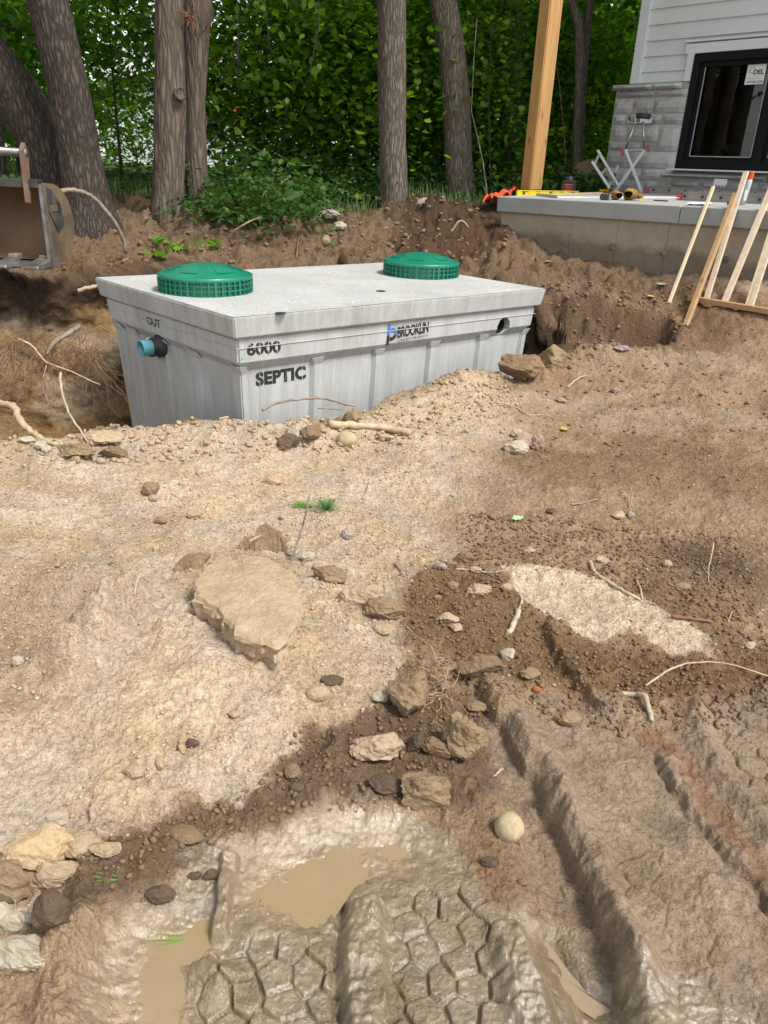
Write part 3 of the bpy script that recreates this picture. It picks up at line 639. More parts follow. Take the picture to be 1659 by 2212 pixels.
def word(which, name, txt, tl, bl, br, m_, ins, gaps=(), off=.012, space=1.0, gm=None):
    # tl, bl, br pixels of the word's corners
    a_, b_, c_ = (on_band(which, *q, ins) for q in (bl, tl, br)); xd = (c_-a_); w = xd.length; nn = nf if which == 'f' else nl
    upv = (b_-a_); h_ = upv.length
    sf = (lambda z: ins-(.045+(zl-.006-z)/(zl-.006-zb-.02)*.013)) if ins < .08 else (lambda z: ins-(body_in+.022+(zb-.03-z)/(zb-.03+.85)*.063))
    o = textmesh(name, txt, a_, xd.normalized(), nn, w, h_, m_, tank, off, 0, space, up=upv.normalized(), th=.0025, surf=sf)
    for g in gaps:    # bridges of the stencil: bare concrete showing through
        g0, g1, w0, w1 = g; bb = MB(); f = [bb.bm.verts.new(x+nn*(.0036+sf(x.z))) for x in (a_+xd*g0+upv*w0, a_+xd*g1+upv*w0, a_+xd*g1+upv*w1, a_+xd*g0+upv*w1)]; bb.bm.faces.new(f); bb.build('stencil_gap', M_conc, o)
    return o
word('f', 'lettering', '6000', (531,741.5), (534,769), (607,761), M_black, .0525, [(.105,.122,.72,1.05),(.37,.388,-.05,.3),(.37,.388,.7,1.05),(.625,.643,-.05,.3),(.625,.643,.7,1.05),(.885,.903,-.05,.3),(.885,.903,.7,1.05)], .03)
word('f', 'lettering', 'SEPTIC', (551,805), (553,835), (661,818), M_black, .1095, [(.07,.08,.62,1.05),(.07,.08,-.05,.35),(.92,.93,-.05,.32),(.92,.93,.68,1.05)], .05, 1.05)
word('l', 'lettering', 'OUT', (317,682), (319,700), (348,710), M_black, .0525, [(.17,.195,-.05,.25),(.17,.195,.75,1.05),(.53,.55,-.05,.25)], .02)
word('f', 'brand_lettering', 'BROOKLIN', (858,706), (858,731), (925,718), M_black, .0525, (), .03, .92)
word('f', 'brand_lettering', 'CONCRETE PRODUCTS', (858,733.5), (858,739.5), (924,727), mat('grey_paint', (.09,.09,.095), (.2,.2,.2), 60, .7), .0535, (), .0)
def ring_sector(c, xd, yd, nn, r0, r1, a0, a1, nm, m_, par):
    b = MB(); k = 14; A = []; B_ = []
    for i in range(k+1):
        t = R(a0+(a1-a0)*i/k); dirv = xd*math.cos(t)+yd*math.sin(t); A.append(b.bm.verts.new(c+dirv*r0+nn*.0015)); B_.append(b.bm.verts.new(c+dirv*r1+nn*.0015))
    for i in range(k): b.bm.faces.new((A[i], A[i+1], B_[i+1], B_[i]))
    return b
def onsurf(b_):
    for q_ in b_.bm.verts: q_.co = q_.co+nf*(.0525-(.045+(zl-.006-q_.co.z)/(zl-.006-zb-.02)*.013)+.0012)
lc = on_band('f', 846.5, 722, .052); rr1 = (on_band('f', 857, 721, .052)-lc).length
logo = ring_sector(lc, v, UP, nf, rr1*.42, rr1, 0, 125, 'b', M_blue, tank); f = [logo.bm.verts.new(lc+v*x+UP*y+nf*.0016) for x, y in ((-rr1,0),(-rr1*.5,0),(-rr1*.5,rr1*1.55),(-rr1,rr1*1.75))]; logo.bm.faces.new(f); onsurf(logo); logo.build('logo_blue_half', M_blue, tank)
logo = ring_sector(lc, v, UP, nf, rr1*.42, rr1, -125, -12, 'p', M_black, tank); f = [logo.bm.verts.new(lc+v*x+UP*y+nf*.0016) for x, y in ((-rr1,-rr1*1.75),(-rr1*.5,-rr1*1.6),(-rr1*.5,-.1*rr1),(-rr1,-.1*rr1))]; logo.bm.faces.new(f); onsurf(logo); logo.build('logo_black_half', M_black, tank)
q0 = on_band('f', 524, 773, .052); b = MB(); b.lathe(q0, [(0,.002),(.007,.002)], 8, nf).build('paint_mark', M_pgreen, tank)
# pale blue outlet pipe in its rubber seal
oc = face_pt('l', 341, 748); ax = (nl+UP*.0+v*-.0).normalized()
MB().lathe(oc, [(.052,.0),(.052,.125),(.046,.125),(.046,.0),(.046,-.05)], 40, ax).build('outlet_pipe', M_teal, tank, True)
MB().lathe(oc, [(.077,-.03),(.077,.004),(.069,.014),(.058,.022),(.060,.05),(.0525,.052)], 40, ax).build('pipe_seal', M_rubber, tank, True)
b = MB(); b.tube([oc+ax*.04+v*(.064*math.cos(t))+UP*(.064*math.sin(t)) for t in np.linspace(0, 6.2, 30)], .006, 6); b.box(oc+ax*.045-v*-.06-UP*.03, v*.012, ax*.014, UP*.02); b.build('seal_clamp', mat('steel', (.3,.3,.3), None, 20, .35, metal=.8), tank)
# black discs on the lid, painted for the shade inside lifting pockets
for px, py in ((607,678+0),(823,630)):
    w = at_z(px, py, LIDZ); MB().lathe(w+UP*.0035, [(0,0),(.03,0),(.034,.002)], 20).build('pocket_shade_disc', M_rubber, tank)
# green risers
def riser(px, py, rpx, lab):
    c = at_z(px, py, LIDZ); dist = (c-Vector((0,0,EYE))).length; r = rpx*dist/F0/math.sqrt(1.0)*1.0
    t = empty('riser', c); tag(t, lab); t.parent = tank; t.matrix_parent_inverse = Matrix.Translation(-tank.location)
    H_ = .102; par = t
    sub = lambda mbx, nm, m_, s=False: (lambda o: o)(mbx.build(nm, m_, None, s))
    objs = []
    objs.append(sub(MB().lathe(c, [(r*.945, 0), (r*.945, H_)], 64), 'riser_wall', M_green, True))
    b = MB()
    for hh in (.004, .036, .068, .100):
        b.lathe(c, [(r*.935, hh-.003), (r*.992, hh-.003), (r*.992, hh+.003), (r*.935, hh+.003)], 72)
    objs.append(sub(b, 'riser_hoops', M_greend))
    b = MB(); nv = 44
    for k in range(nv):
        t_ = k*2*math.pi/nv; dv = Vector((math.cos(t_), math.sin(t_), 0)); pv = Vector((-dv.y, dv.x, 0)); wv = .0035 if k % 4 else .007
        b.box(c+dv*r*.967+UP*H_*.47, dv*r*.032, pv*wv, UP*H_*.47)
    objs.append(sub(b, 'riser_fins', M_greend))
    D_ = .085; prof = [(r*.985, H_-.012), (r*.995, H_-.008), (r*.995, H_+.010), (r*.96, H_+.016)]
    for i in range(10):
        a_ = i/9; prof.append((r*.94*(1-a_), H_+.016+D_*.72*(1-(1-a_)**2.0)))
    objs.append(sub(MB().lathe(c, prof, 72), 'riser_lid', M_green, True))
    for k in range(6):        # raised pads moulded in the dome
        b = MB(); t0 = k*math.pi/3+.3; A = []
        for rr in (.50, .78):
            for tt in (-.26, -.09, .09, .26):
                a_ = 1-rr/.94; hgt = H_+.016+D_*.72*(1-(1-a_)**2)+.004; A.append(b.bm.verts.new(c+Vector((math.cos(t0+tt), math.sin(t0+tt), 0))*r*rr+UP*hgt))
        for i in range(3): b.bm.faces.new((A[i], A[i+1], A[i+5], A[i+4]))
        objs.append(sub(b, 'lid_pad', M_green))
    for k in range(6):
        b = MB(); t_ = k*math.pi/3+.55; b.lathe(c+Vector((math.cos(t_), math.sin(t_), 0))*r*.99+UP*(H_-.002), [(0,.012),(.008,.012),(.011,.0)], 10, Vector((math.cos(t_), math.sin(t_), 0)))
        objs.append(sub(b, 'lid_screw', M_greend))
    for o in objs:
        o.parent = t; o.matrix_parent_inverse = Matrix.Translation(-c)
    return t
riser(445.5, 628, 94, 'green riser with domed lid near the outlet end'); riser(909, 594, 78, 'green riser with domed lid near the inlet end')
# ================================================================ porch
w_ = -u; w_ = Vector((w_.x, w_.y, 0)).normalized(); NW = Vector((-w_.y, w_.x, 0)); NW = NW if NW.y > 0 else -NW     # away from camera
p0 = at_r(1078, 424, 9.0)
def on_line(px, py, off=0):
    return at_plane(px, py, p0+NW*off, NW)
def wall_s(P, off=0): return (P-(p0+NW*off)).dot(w_)
pR = on_line(1659, 454); slopez = (pR.z-p0.z)/wall_s(pR)
slopeb = [0.0]
def pz(s, d=0): return p0.z+slopez*s+slopeb[0]*d
def PP(s, d, z=0): return Vector((p0.x, p0.y, pz(s, d)+z))+w_*s+NW*d          # porch coordinates: along, back, above the slab
def porch_at(px, py, z=0, s0=1.5):
    # the slab's top is one plane through three measured points
    a_ = PP(0, 0, z); b_ = PP(1, 0, z); c_ = PP(0, 1, z); return at_plane(px, py, a_, (b_-a_).cross(c_-a_))
TS = .155
porch = empty('porch', p0-Vector((0,0,.6)), 'raised concrete porch slab on a stained poured wall beside the house', 'porch')
wc = at_r(1316, 412, 11.6); DEEP = (wc-p0).dot(NW); slopeb[0] = (wc.z-p0.z-slopez*wall_s(wc))/DEEP
M_slab = conc('slab_concrete', (.36,.36,.345), False, .85)
sj = wall_s(on_line(1042.4+.3717*1152, 1200*.3717)); S1 = 6.2
for s0, s1 in ((-0.02, sj-.003), (sj+.003, S1)):
    b = MB(); b.hexa([PP(s0,-.0,-TS),PP(s1,0,-TS),PP(s1,DEEP+.05,-TS),PP(s0,DEEP+.05,-TS),PP(s0,0,0),PP(s1,0,0),PP(s1,DEEP+.05,0),PP(s0,DEEP+.05,0)]); b.bevel(.008, 1).build('slab_panel', M_slab, porch)
# poured wall with damp lower half
mt, n, p, out = new_mat('poured_wall'); ob = coords(n, 'Object'); sep = n.nodes.new('ShaderNodeSeparateXYZ'); n.links.new(ob, sep.inputs[0])
nz = noise(n, ob, 2.2, 5); ad = n.nodes.new('ShaderNodeMath'); ad.operation = 'MULTIPLY_ADD'; ad.inputs[1].default_value = .35; n.links.new(nz, ad.inputs[0]); n.links.new(sep.outputs[2], ad.inputs[2])
wetm = ramp(n, ad.outputs[0], [(.0, 1), (1, 0)]); wr = n.nodes[-1].color_ramp.elements; wr[0].position = .0; wr[1].position = 1.0
mr = n.nodes.new('ShaderNodeMapRange'); mr.inputs[1].default_value = 1.09; mr.inputs[2].default_value = 1.16; mr.inputs[3].default_value = 1; mr.inputs[4].default_value = 0; n.links.new(ad.outputs[0], mr.inputs[0])
dryc = ramp(n, noise(n, ob, 5, 6, .65), [(.3, (.33,.27,.19)), (.7, (.39,.33,.245))]); wetc = ramp(n, noise(n, ob, 9, 6, .65), [(.3, (.18,.14,.095)), (.7, (.225,.18,.13))])
c = mixc(n, dryc, wetc, mr.outputs[0]); c = mixc(n, c, ramp(n, noise(n, ob, 60, 5, .7), [(.3, .85), (.7, 1.12)]), 1, 'MULTIPLY'); n.links.new(c, p.inputs['Base Color']); p.inputs['Roughness'].default_value = .85
bump(n, p, noise(n, ob, 45, 7, .7), .006, .8)
seams = [wall_s(on_line(1042.4+.3717*x, 500), .03) for x in (500, 770, 1070)]
ed = [.03]+[s for s in sorted(seams)]+[S1-.03]
for a_, b_ in zip(ed[:-1], ed[1:]):
    b = MB(); zz = -1.5; b.hexa([PP(a_+.002,.04,zz),PP(b_-.002,.04,zz),PP(b_-.002,.24,zz),PP(a_+.002,.24,zz),PP(a_+.002,.04,-TS-.0),PP(b_-.002,.04,-TS-.0),PP(b_-.002,.24,-TS),PP(a_+.002,.24,-TS)]); b.build('wall_panel', mt, porch)
b = MB(); b.hexa([PP(.04,.24,-1.5),PP(.24,.24,-1.5),PP(.24,DEEP+.0,-1.5),PP(.04,DEEP,-1.5),PP(.04,.24,-TS),PP(.24,.24,-TS),PP(.24,DEEP,-TS),PP(.04,DEEP,-TS)]); b.build('end_wall', mt, porch)
M_scar = mat('mortar_scar', (.24,.20,.15), (.12,.10,.07), 30, .9, .01, 30)
for px, py in ((475,1418),(750,1440),(1052,1475),(1405,1508),(228,1395)):
    w = on_line(1042.4+.3717*px, .3717*py, .04); b = MB(); k = [b.bm.verts.new(w+w_*(random.uniform(.6,1)*.05*math.cos(t))+UP*(random.uniform(.5,1)*.045*math.sin(t))-NW*.002) for t in np.linspace(0, 5.6, 9)]; top = b.bm.verts.new(w-NW*.014)
    for i in range(9): b.bm.faces.new((k[i], k[(i+1)%9], top))
    b.build('tie_hole_patch', M_scar, porch)
# ================================================================ house
hw = wc.copy(); HZ = wc.z
def hp(px, py, off=0): return at_plane(px, py, wc+NW*off, NW)
def hs(P): return (P-wc).dot(w_)
def HH(s, z, d=0): return Vector((wc.x, wc.y, 0))+w_*s+NW*d+UP*z        # house coordinates
cx3 = lambda x, y: (1042.4+.3717*x, .3717*y)
house = empty('house', HH(0, .2, 0), 'white clapboard house with grey stone base and black framed window', 'house')
M_sid = mat('white_siding', (.58,.61,.62), (.53,.56,.57), 1.2, .55, .0015, 30); M_trim = mat('white_trim', (.62,.65,.66), (.58,.61,.62), 1.5, .5)
sc0 = hs(hp(*cx3(905, 250))); sc1 = sc0+.13
sw0, sw1 = hs(hp(*cx3(1205, 400))), None
zcap1 = hp(*cx3(850, 492)).z; zcap0 = hp(*cx3(850, 532)).z
ztop = zcap1+3.6
SR = sc0+6.5
win_l = hs(hp(*cx3(1190, 650))); win_t = hp(*cx3(1400, 305)).z; win_b = hp(*cx3(1300, 985)).z; win_r = win_l+3.4
tl = hs(hp(*cx3(1187, 400)))
bl_ = [hp(*cx3(x, y)).z for x, y in ((1050,418),(1050,324),(1000,238),(1000,149),(1000,57))]; step = (bl_[-1]-bl_[0])/4
zs = [zcap1]+[bl_[0]+step*i for i in range(0, 13)]
for i in range(len(zs)-1):
    za, zb2 = zs[i], zs[i+1]
    for s0, s1 in (((sc1, SR),) if za > win_t+.12 else ((sc1, tl-.002), (win_r+.09, SR))):
        b = MB(); b.hexa([HH(s0,za+.004,-.035),HH(s1,za+.004,-.035),HH(s1,za+.004,.0),HH(s0,za+.004,.0),HH(s0,zb2+.012,-.012),HH(s1,zb2+.012,-.012),HH(s1,zb2+.012,0),HH(s0,zb2+.012,0)]); b.build('siding_board', M_sid, house)
MB().box(HH((sc0+sc1)/2, (zcap1+ztop)/2, -.03), w_*(sc1-sc0)/2, NW*.035, UP*(ztop-zcap1)/2).bevel(.004).build('corner_board', M_trim, house)
# wall core with the window opening left out
M_dark = mat('dark_interior', (.02,.018,.016), (.03,.027,.022), 3, .9)  # near-black colour stands for the unlit room behind the glass
for s0, s1, z0, z1 in ((sc0+.02, win_l-.0, -.3, ztop), (win_r, SR, -.3, ztop), (win_l, win_r, -.3, win_b), (win_l, win_r, win_t, ztop)):
    MB().box(HH((s0+s1)/2, (z0+z1)/2, .10), w_*(s1-s0)/2, NW*.10, UP*(z1-z0)/2).build('wall_core', M_trim, house)
b = MB(); MB().box(HH((sc0+SR)/2, (ztop-.3)/2, 3.2), w_*(SR-sc0)/2, NW*.1, UP*(ztop+.3)/2).build('back_wall', M_sid, house)
MB().box(HH(sc0+.1, (ztop-.3)/2, 1.65), w_*.1, NW*1.45, UP*(ztop+.3)/2).build('side_wall', M_sid, house); MB().box(HH(SR-.1, (ztop-.3)/2, 1.65), w_*.1, NW*1.45, UP*(ztop+.3)/2).build('side_wall', M_sid, house)
MB().box(HH((sc0+SR)/2, ztop+.1, 1.5), w_*((SR-sc0)/2+.5), NW*2.2, UP*.1).build('roof', mat('roof_soffit', (.4,.4,.4)), house)
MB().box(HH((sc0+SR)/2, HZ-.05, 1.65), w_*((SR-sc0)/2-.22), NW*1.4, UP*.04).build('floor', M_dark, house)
M_reflboard = mat('reflection_board_wood', (.42,.27,.14), (.34,.21,.10), 3, .7, stretch=(6,6,.5))  # tan boards built inside to stand for posts reflected in the glass
for sx in (win_l+.62, win_l+1.02, win_l+2.3):
    MB().box(HH(sx, (win_b+win_t)/2+.2, .9), w_*.045, NW*.07, UP*1.4).build('reflection_board', M_reflboard, house)
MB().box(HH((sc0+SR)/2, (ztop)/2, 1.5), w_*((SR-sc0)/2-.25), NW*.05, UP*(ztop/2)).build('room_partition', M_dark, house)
# window
M_frame = mat('black_frame', (.006,.006,.007), (.009,.009,.010), 5, .6, spec=.15)
mt, n, p, out = new_mat('window_glass'); gl = n.nodes.new('ShaderNodeBsdfGlossy'); gl.inputs['Roughness'].default_value = .02; tr = n.nodes.new('ShaderNodeBsdfTransparent'); tr.inputs['Color'].default_value = (.75,.78,.76,1); fr = n.nodes.new('ShaderNodeFresnel'); fr.inputs['IOR'].default_value = 1.5; mx_ = n.nodes.new('ShaderNodeMixShader')
n.links.new(fr.outputs[0], mx_.inputs[0]); n.links.new(tr.outputs[0], mx_.inputs[1]); n.links.new(gl.outputs[0], mx_.inputs[2]); n.links.new(mx_.outputs[0], out.inputs[0]); n.nodes.remove(p); M_glass = mt
win = MB(); fw = .085; zm = (win_b+win_t)/2; hz = (win_t-win_b)/2
for zc in (win_t-fw/2, win_b+fw/2): win.box(HH((win_l+win_r)/2, zc, -.01), w_*(win_r-win_l)/2, NW*.06, UP*fw/2)
s_m = hs(hp(*cx3(1580, 940)))+.05;
for s_ in (win_l+fw/2, s_m, s_m+1.15, win_r-fw/2): win.box(HH(s_, zm, -.01), w_*(fw/2), NW*.06, UP*(hz-fw))
win = win.build('window', M_frame, house)
edges = [win_l+fw, s_m-fw/2], [s_m+fw/2, s_m+1.15-fw/2], [s_m+1.15+fw/2, win_r-fw]
for s0, s1 in edges:
    b = MB(); k = .055
    for zc in (win_t-fw-k/2, win_b+fw+k/2): b.box(HH((s0+s1)/2, zc, .012), w_*(s1-s0)/2, NW*.03, UP*k/2)
    for s_ in (s0+k/2, s1-k/2): b.box(HH(s_, zm, .012), w_*k/2, NW*.03, UP*(hz-fw-k))
    b.build('sash', M_frame, win)
    b = MB(); k2 = .058
    for s_ in (s0+k2, s1-k2): b.box(HH(s_, zm, -.019), w_*.005, NW*.003, UP*(hz-fw-k2))
    for zc in (win_b+fw+k2, ): b.box(HH((s0+s1)/2, zc, -.019), w_*((s1-s0)/2-k2), NW*.003, UP*.005)
    b.build('glazing_bead', mat('silver_bead', (.35,.37,.37), None, 5, .4), win)
    MB().box(HH((s0+s1)/2, zm, .02), w_*((s1-s0)/2-k), NW*.003, UP*(hz-fw-k)).build('pane', M_glass, win)
# maker's sticker in the glass
M_stk = mat('sticker_white', (.75,.77,.76), None, 5, .5); s1_ = hs(hp(*cx3(1640, 430))); s0_ = hs(hp(*cx3(1532, 430))); za, zb_ = hp(*cx3(1590, 373)).z, hp(*cx3(1575, 490)).z
stk = MB().box(HH((s0_+s1_)/2, (za+zb_)/2, .008), w_*(s1_-s0_)/2, NW*.001, UP*(za-zb_)/2).build('sticker', M_stk, win)
sw, sh = s1_-s0_, za-zb_
def stext(t, x0, x1, y0, y1, m_, off=.0): return textmesh('sticker_print', t, HH(s0_+sw*x0, zb_+sh*y0, .0065), w_, -NW, sw*(x1-x0), sh*(y1-y0), m_, win, off, th=0)
stext('DEL', .36, .93, .50, .74, M_black, .04); stext('WINDOWS & DOORS', .36, .93, .415, .455, mat('sticker_grey', (.3,.3,.3)), 0); stext('VIEWED FOR LIFE', .12, .90, .27, .34, mat('sticker_grey', (.25,.25,.25)), 0); stext('1.877.561.4335', .08, .94, .07, .19, M_black, .03)
b = MB(); gold = mat('gold_print', (.45,.28,.05)); 
for x0, y0, x1, y1 in ((.18,.60,.21,.88),(.18,.85,.38,.88),(.38,.72,.41,.88),(.10,.58,.13,.80),(.10,.58,.30,.61)): b.box(HH(s0_+sw*(x0+x1)/2, zb_+sh*(y0+y1)/2, .0062), w_*sw*(x1-x0)/2, NW*.0004, UP*sh*(y1-y0)/2)
b.build('sticker_emblem', gold, win)
# trim round the window
for c_, a_, b_2 in ((HH((tl+win_l)/2+.01, (zcap1+win_t)/2+.04, -.03), (win_l-tl)/2, (win_t-zcap1)/2+.04), (HH((tl+win_r)/2, win_t+.055, -.032), (win_r-tl)/2+.03, .052), (HH((tl+win_r)/2, win_t+.135, -.034), (win_r-tl)/2+.05, .012)):
    MB().box(c_, w_*a_, NW*.03, UP*b_2).bevel(.003).build('window_trim', M_trim, house)
# stone facing: each block by itself
def stone_mat(nm, c1, c2, sc_=6):
    mt, n, p, out = new_mat(nm); ob = coords(n, 'Object'); oi = n.nodes.new('ShaderNodeObjectInfo')
    c = ramp(n, noise(n, ob, sc_, 7, .65, .6), [(.25, c1), (.5, c2), (.78, tuple(x*1.25 for x in c2))]); c = mixc(n, c, ramp(n, oi.outputs['Random'], [(0, .82), (1, 1.15)]), 1, 'MULTIPLY')
    n.links.new(c, p.inputs['Base Color']); p.inputs['Roughness'].default_value = .85; bump(n, p, noise(n, ob, 22, 7, .65), .014, .8); return mt
M_stone = stone_mat('grey_facing_stone', (.27,.265,.26), (.38,.375,.37)); M_mortar = mat('mortar', (.28,.275,.27), (.33,.325,.32), 20, .95, .004, 60)
def stone(s0, s1, z0, z1, nm='stone', proud=.05, m_=None):
    nx, nz_ = max(3, int((s1-s0)/.06)), max(3, int((z1-z0)/.06)); V = []; g = .006
    sd = random.random()*100
    for i in range(nx+1):
        for j in range(nz_+1):
            a_, c_ = i/nx, j/nz_; e_ = 0 if (i in (0, nx) or j in (0, nz_)) else 1
            V.append(HH(s0+g+(s1-s0-2*g)*a_, z0+g+(z1-z0-2*g)*c_, -.06-(proud*(.35+.65*e_))-(.012*float(vn(np.array([a_*3+sd]), np.array([c_*3+sd]))[0]) if e_ else 0)))
    F = [(i*(nz_+1)+j, (i+1)*(nz_+1)+j, (i+1)*(nz_+1)+j+1, i*(nz_+1)+j+1) for i in range(nx) for j in range(nz_)]
    n0 = len(V); c4 = [(0,0),(nx,0),(nx,nz_),(0,nz_)]
    for i, j in c4: V.append(HH(s0+g+(s1-s0-2*g)*i/nx, z0+g+(z1-z0-2*g)*j/nz_, -.06))
    id_ = lambda i, j: i*(nz_+1)+j
    F += [tuple([id_(i, 0) for i in range(nx+1)]+[n0+1, n0]), tuple([id_(nx, j) for j in range(nz_+1)]+[n0+2, n0+1]), tuple([id_(i, nz_) for i in range(nx, -1, -1)]+[n0+3, n0+2]), tuple([id_(0, j) for j in range(nz_, -1, -1)]+[n0, n0+3])]
    return pydata(nm, V, F, m_ or M_stone, house)
st0 = hs(hp(*cx3(800, 560)))-.02; st1 = hs(hp(*cx3(1195, 560)))
MB().box(HH((st0+win_l)/2, (zcap0-.3)/2, -.03), w_*(win_l-st0)/2, NW*.04, UP*(zcap0+.3)/2).build('mortar_bed', M_mortar, house)
MB().box(HH((win_l+SR)/2, (win_b-.3)/2-.02, -.03), w_*(SR-win_l)/2, NW*.04, UP*(win_b+.3)/2).build('mortar_bed', M_mortar, house)
rows = [zcap0]+[hp(*cx3(840, y)).z for y in (574, 664, 726, 822, 878, 974, 1042, 1118)]; rows[-1] = wc.z-.06
cuts = [(1000,), (883, 1000), (855, 1060), (870, 1055), (960,), (905,), (920, 990), (880, 1020, 1100)]
for i in range(len(rows)-1):
    z1, z0 = rows[i], rows[i+1]; ss = [st0-random.choice((0,.03,-.02))]+[hs(hp(*cx3(x, 700))) for x in cuts[i]]+[win_l-.0]
    for a_, b_2 in zip(ss[:-1], ss[1:]):
        if (i == 4 and a_ == ss[-2]) or (i == 7 and a_ == ss[0]): continue
        if (i == 3 and a_ == ss[-2]): z0_ = rows[i+2]; stone(a_, b_2, z0_, z1); continue
        if (i == 6 and a_ == ss[0]): stone(a_, b_2, rows[i+2], z1); continue
        if False: mm = (z0+z1)/2+random.uniform(-.03,.03); stone(a_, b_2, z0, mm); stone(a_, b_2, mm, z1)
        else: stone(a_, b_2, z0, z1)
sz1 = hp(*cx3(1300, 1003)).z; sz0 = hp(*cx3(1300, 1042)).z
s_ = win_l
while s_ < SR:
    L_ = random.uniform(.35, .75); stone(s_, s_+L_, rows[-1], (rows[-1]+sz0)/2+.01); stone(s_, s_+L_*.52, (rows[-1]+sz0)/2+.01, sz0-.01); stone(s_+L_*.52, s_+L_, (rows[-1]+sz0)/2+.01, sz0-.01); s_ += L_
M_cap = stone_mat('limestone_cap', (.34,.34,.335), (.43,.43,.425), 9)
sm_ = hs(hp(*cx3(1008, 515))); stone(st0-.06, sm_, zcap0, zcap1-.004, 'cap_stone', .10, M_cap); stone(sm_, tl+.02, zcap0, zcap1-.004, 'cap_stone', .10, M_cap)
a_ = hs(hp(*cx3(1055, 1020))); q_ = a_
for i in range(4): stone(q_, q_+1.35, sz0, sz1, 'sill_stone', .10, M_cap); q_ += 1.35
MB().box(HH(win_l+1.9, win_b-.012, -.16), w_*1.9, NW*.11, UP*.008).build('sill_flashing', M_trim, house)
# ================================================================ timber post and tools on the porch
def wood(name, c1, c2, sc_=2.2, stretch=(14,14,.8), knots=True, rough=.65, kc=(.20,.06,.02)):
    mt, n, p, out = new_mat(name); ob = coords(n, 'Object', stretch)
    c = ramp(n, noise(n, ob, sc_, 6, .6, .4), [(.3, c2), (.62, c1)])
    if knots:
        vo = n.nodes.new('ShaderNodeTexVoronoi'); vo.inputs['Scale'].default_value = 3.1; n.links.new(coords(n, 'Object', (2.6, 2.6, 1.0)), vo.inputs['Vector'])
        c = mixc(n, c, kc, ramp(n, vo.outputs['Distance'], [(.06, 1), (.11, 0)])); c = mixc(n, c, tuple(x*.8 for x in c2), ramp(n, vo.outputs['Distance'], [(.12, .6), (.26, 0)]))
    n.links.new(c, p.inputs['Base Color']); p.inputs['Roughness'].default_value = rough; bump(n, p, noise(n, ob, 5, 5), .002, .6); return mt
M_post = wood('pine_post', (.62,.36,.14), (.48,.25,.085))
pb = porch_at(1144.6, 413.5); dist = math.hypot(pb.x, pb.y)
pl_ = at_r(1117.5, 411, dist); pr_ = at_r(1165.5, 410, dist)
# square post turned so that its near corner shows
hwid = (pr_-pl_).length; side = hwid/(math.cos(R(36))+math.cos(R(54))); base_dir = (pr_-pl_).normalized(); nback = Vector((0,0,1)).cross(base_dir); nback = nback if nback.y > 0 else -nback
e1 = base_dir*math.cos(R(40))+nback*math.sin(R(40)); e2 = -base_dir*math.cos(R(50))+nback*math.sin(R(50))
b = MB(); zpost = pb.z
c0 = Vector((pb.x, pb.y, zpost)); cs = [c0, c0+e1*side, c0+e1*side+e2*side, c0+e2*side]
b.hexa([q+UP*.012 for q in cs]+[q+UP*4.2 for q in cs]); b.bevel(.012, 2)
post = b.build('timber_post', None); post.data.materials.clear(); post.data.materials.append(M_post)
tag(post, 'honey coloured square pine post standing on the porch corner', 'post')
pc = (cs[0]+cs[2])/2
b = MB(); b.box(pc+UP*.006, e1*side*.42, e2*side*.42, UP*.006); b.box(cs[1]+e2*side*.5+UP*.02-e1*-.003, e1*.004, e2*.05, UP*.03); b.build('post_shoe', mat('galvanised', (.35,.37,.38), (.28,.3,.31), 20, .4, metal=.6), post)
post.data.update()
M_yel = mat('yellow_paint', (.70,.52,.02), (.62,.46,.02), 6, .45); M_red = mat('red_plastic', (.55,.02,.03), None, 5, .4); M_org = mat('orange_plastic', (.85,.09,.02), (.7,.07,.02), 5, .45)
M_alu = mat('aluminium', (.45,.46,.46), (.36,.37,.37), 9, .45, metal=.55); M_alud = mat('dull_aluminium', (.33,.30,.27), (.26,.235,.21), 9, .6, metal=.3); M_blackp = mat('black_plastic', (.015,.015,.016), (.03,.03,.03), 9, .45)
def C3(x, y, z=0): return porch_at(*cx3(x, y), z)
# spirit level
a_, b_ = C3(197, 1137), C3(555, 1124); ux = (b_-a_).normalized(); ux.z = slopez*ux.dot(w_); ux.normalize(); ln = (b_-a_).length; nv = ux.cross(UP).normalized(); nv = nv if nv.y < 0 else -nv
lv = empty('spirit_level', a_, 'yellow spirit level lying on edge at the foot of the timber post', 'level'); hh_ = .058
MB().box(a_+ux*ln/2+UP*.004, ux*ln/2, nv*.012, UP*.004).box(a_+ux*ln/2+UP*(hh_-.004), ux*ln/2, nv*.012, UP*.004).box(a_+ux*ln*.03+UP*hh_/2, ux*ln*.03, nv*.009, UP*(hh_/2-.008)).box(a_+ux*ln*.97+UP*hh_/2, ux*ln*.03, nv*.009, UP*(hh_/2-.008)).box(a_+ux*ln*.22+UP*hh_/2, ux*ln*.05, nv*.009, UP*(hh_/2-.008)).box(a_+ux*ln*.42+UP*hh_/2, ux*ln*.07, nv*.009, UP*(hh_/2-.008)).box(a_+ux*ln*.78+UP*hh_/2, ux*ln*.06, nv*.009, UP*(hh_/2-.008)).box(a_+ux*ln*.62+UP*hh_/2, ux*ln*.05, nv*.009, UP*(hh_/2-.008)).box(a_+ux*ln*.5+UP*hh_/2, ux*ln*.48, nv*.003, UP*(hh_/2-.009)).build('level_body', M_yel, lv)
for t_ in (.10, .52, .9): MB().lathe(a_+ux*ln*t_+UP*hh_/2+nv*.011, [(0,.004),(.014,.004),(.018,-.004)], 16, nv).build('vial', M_blackp, lv)
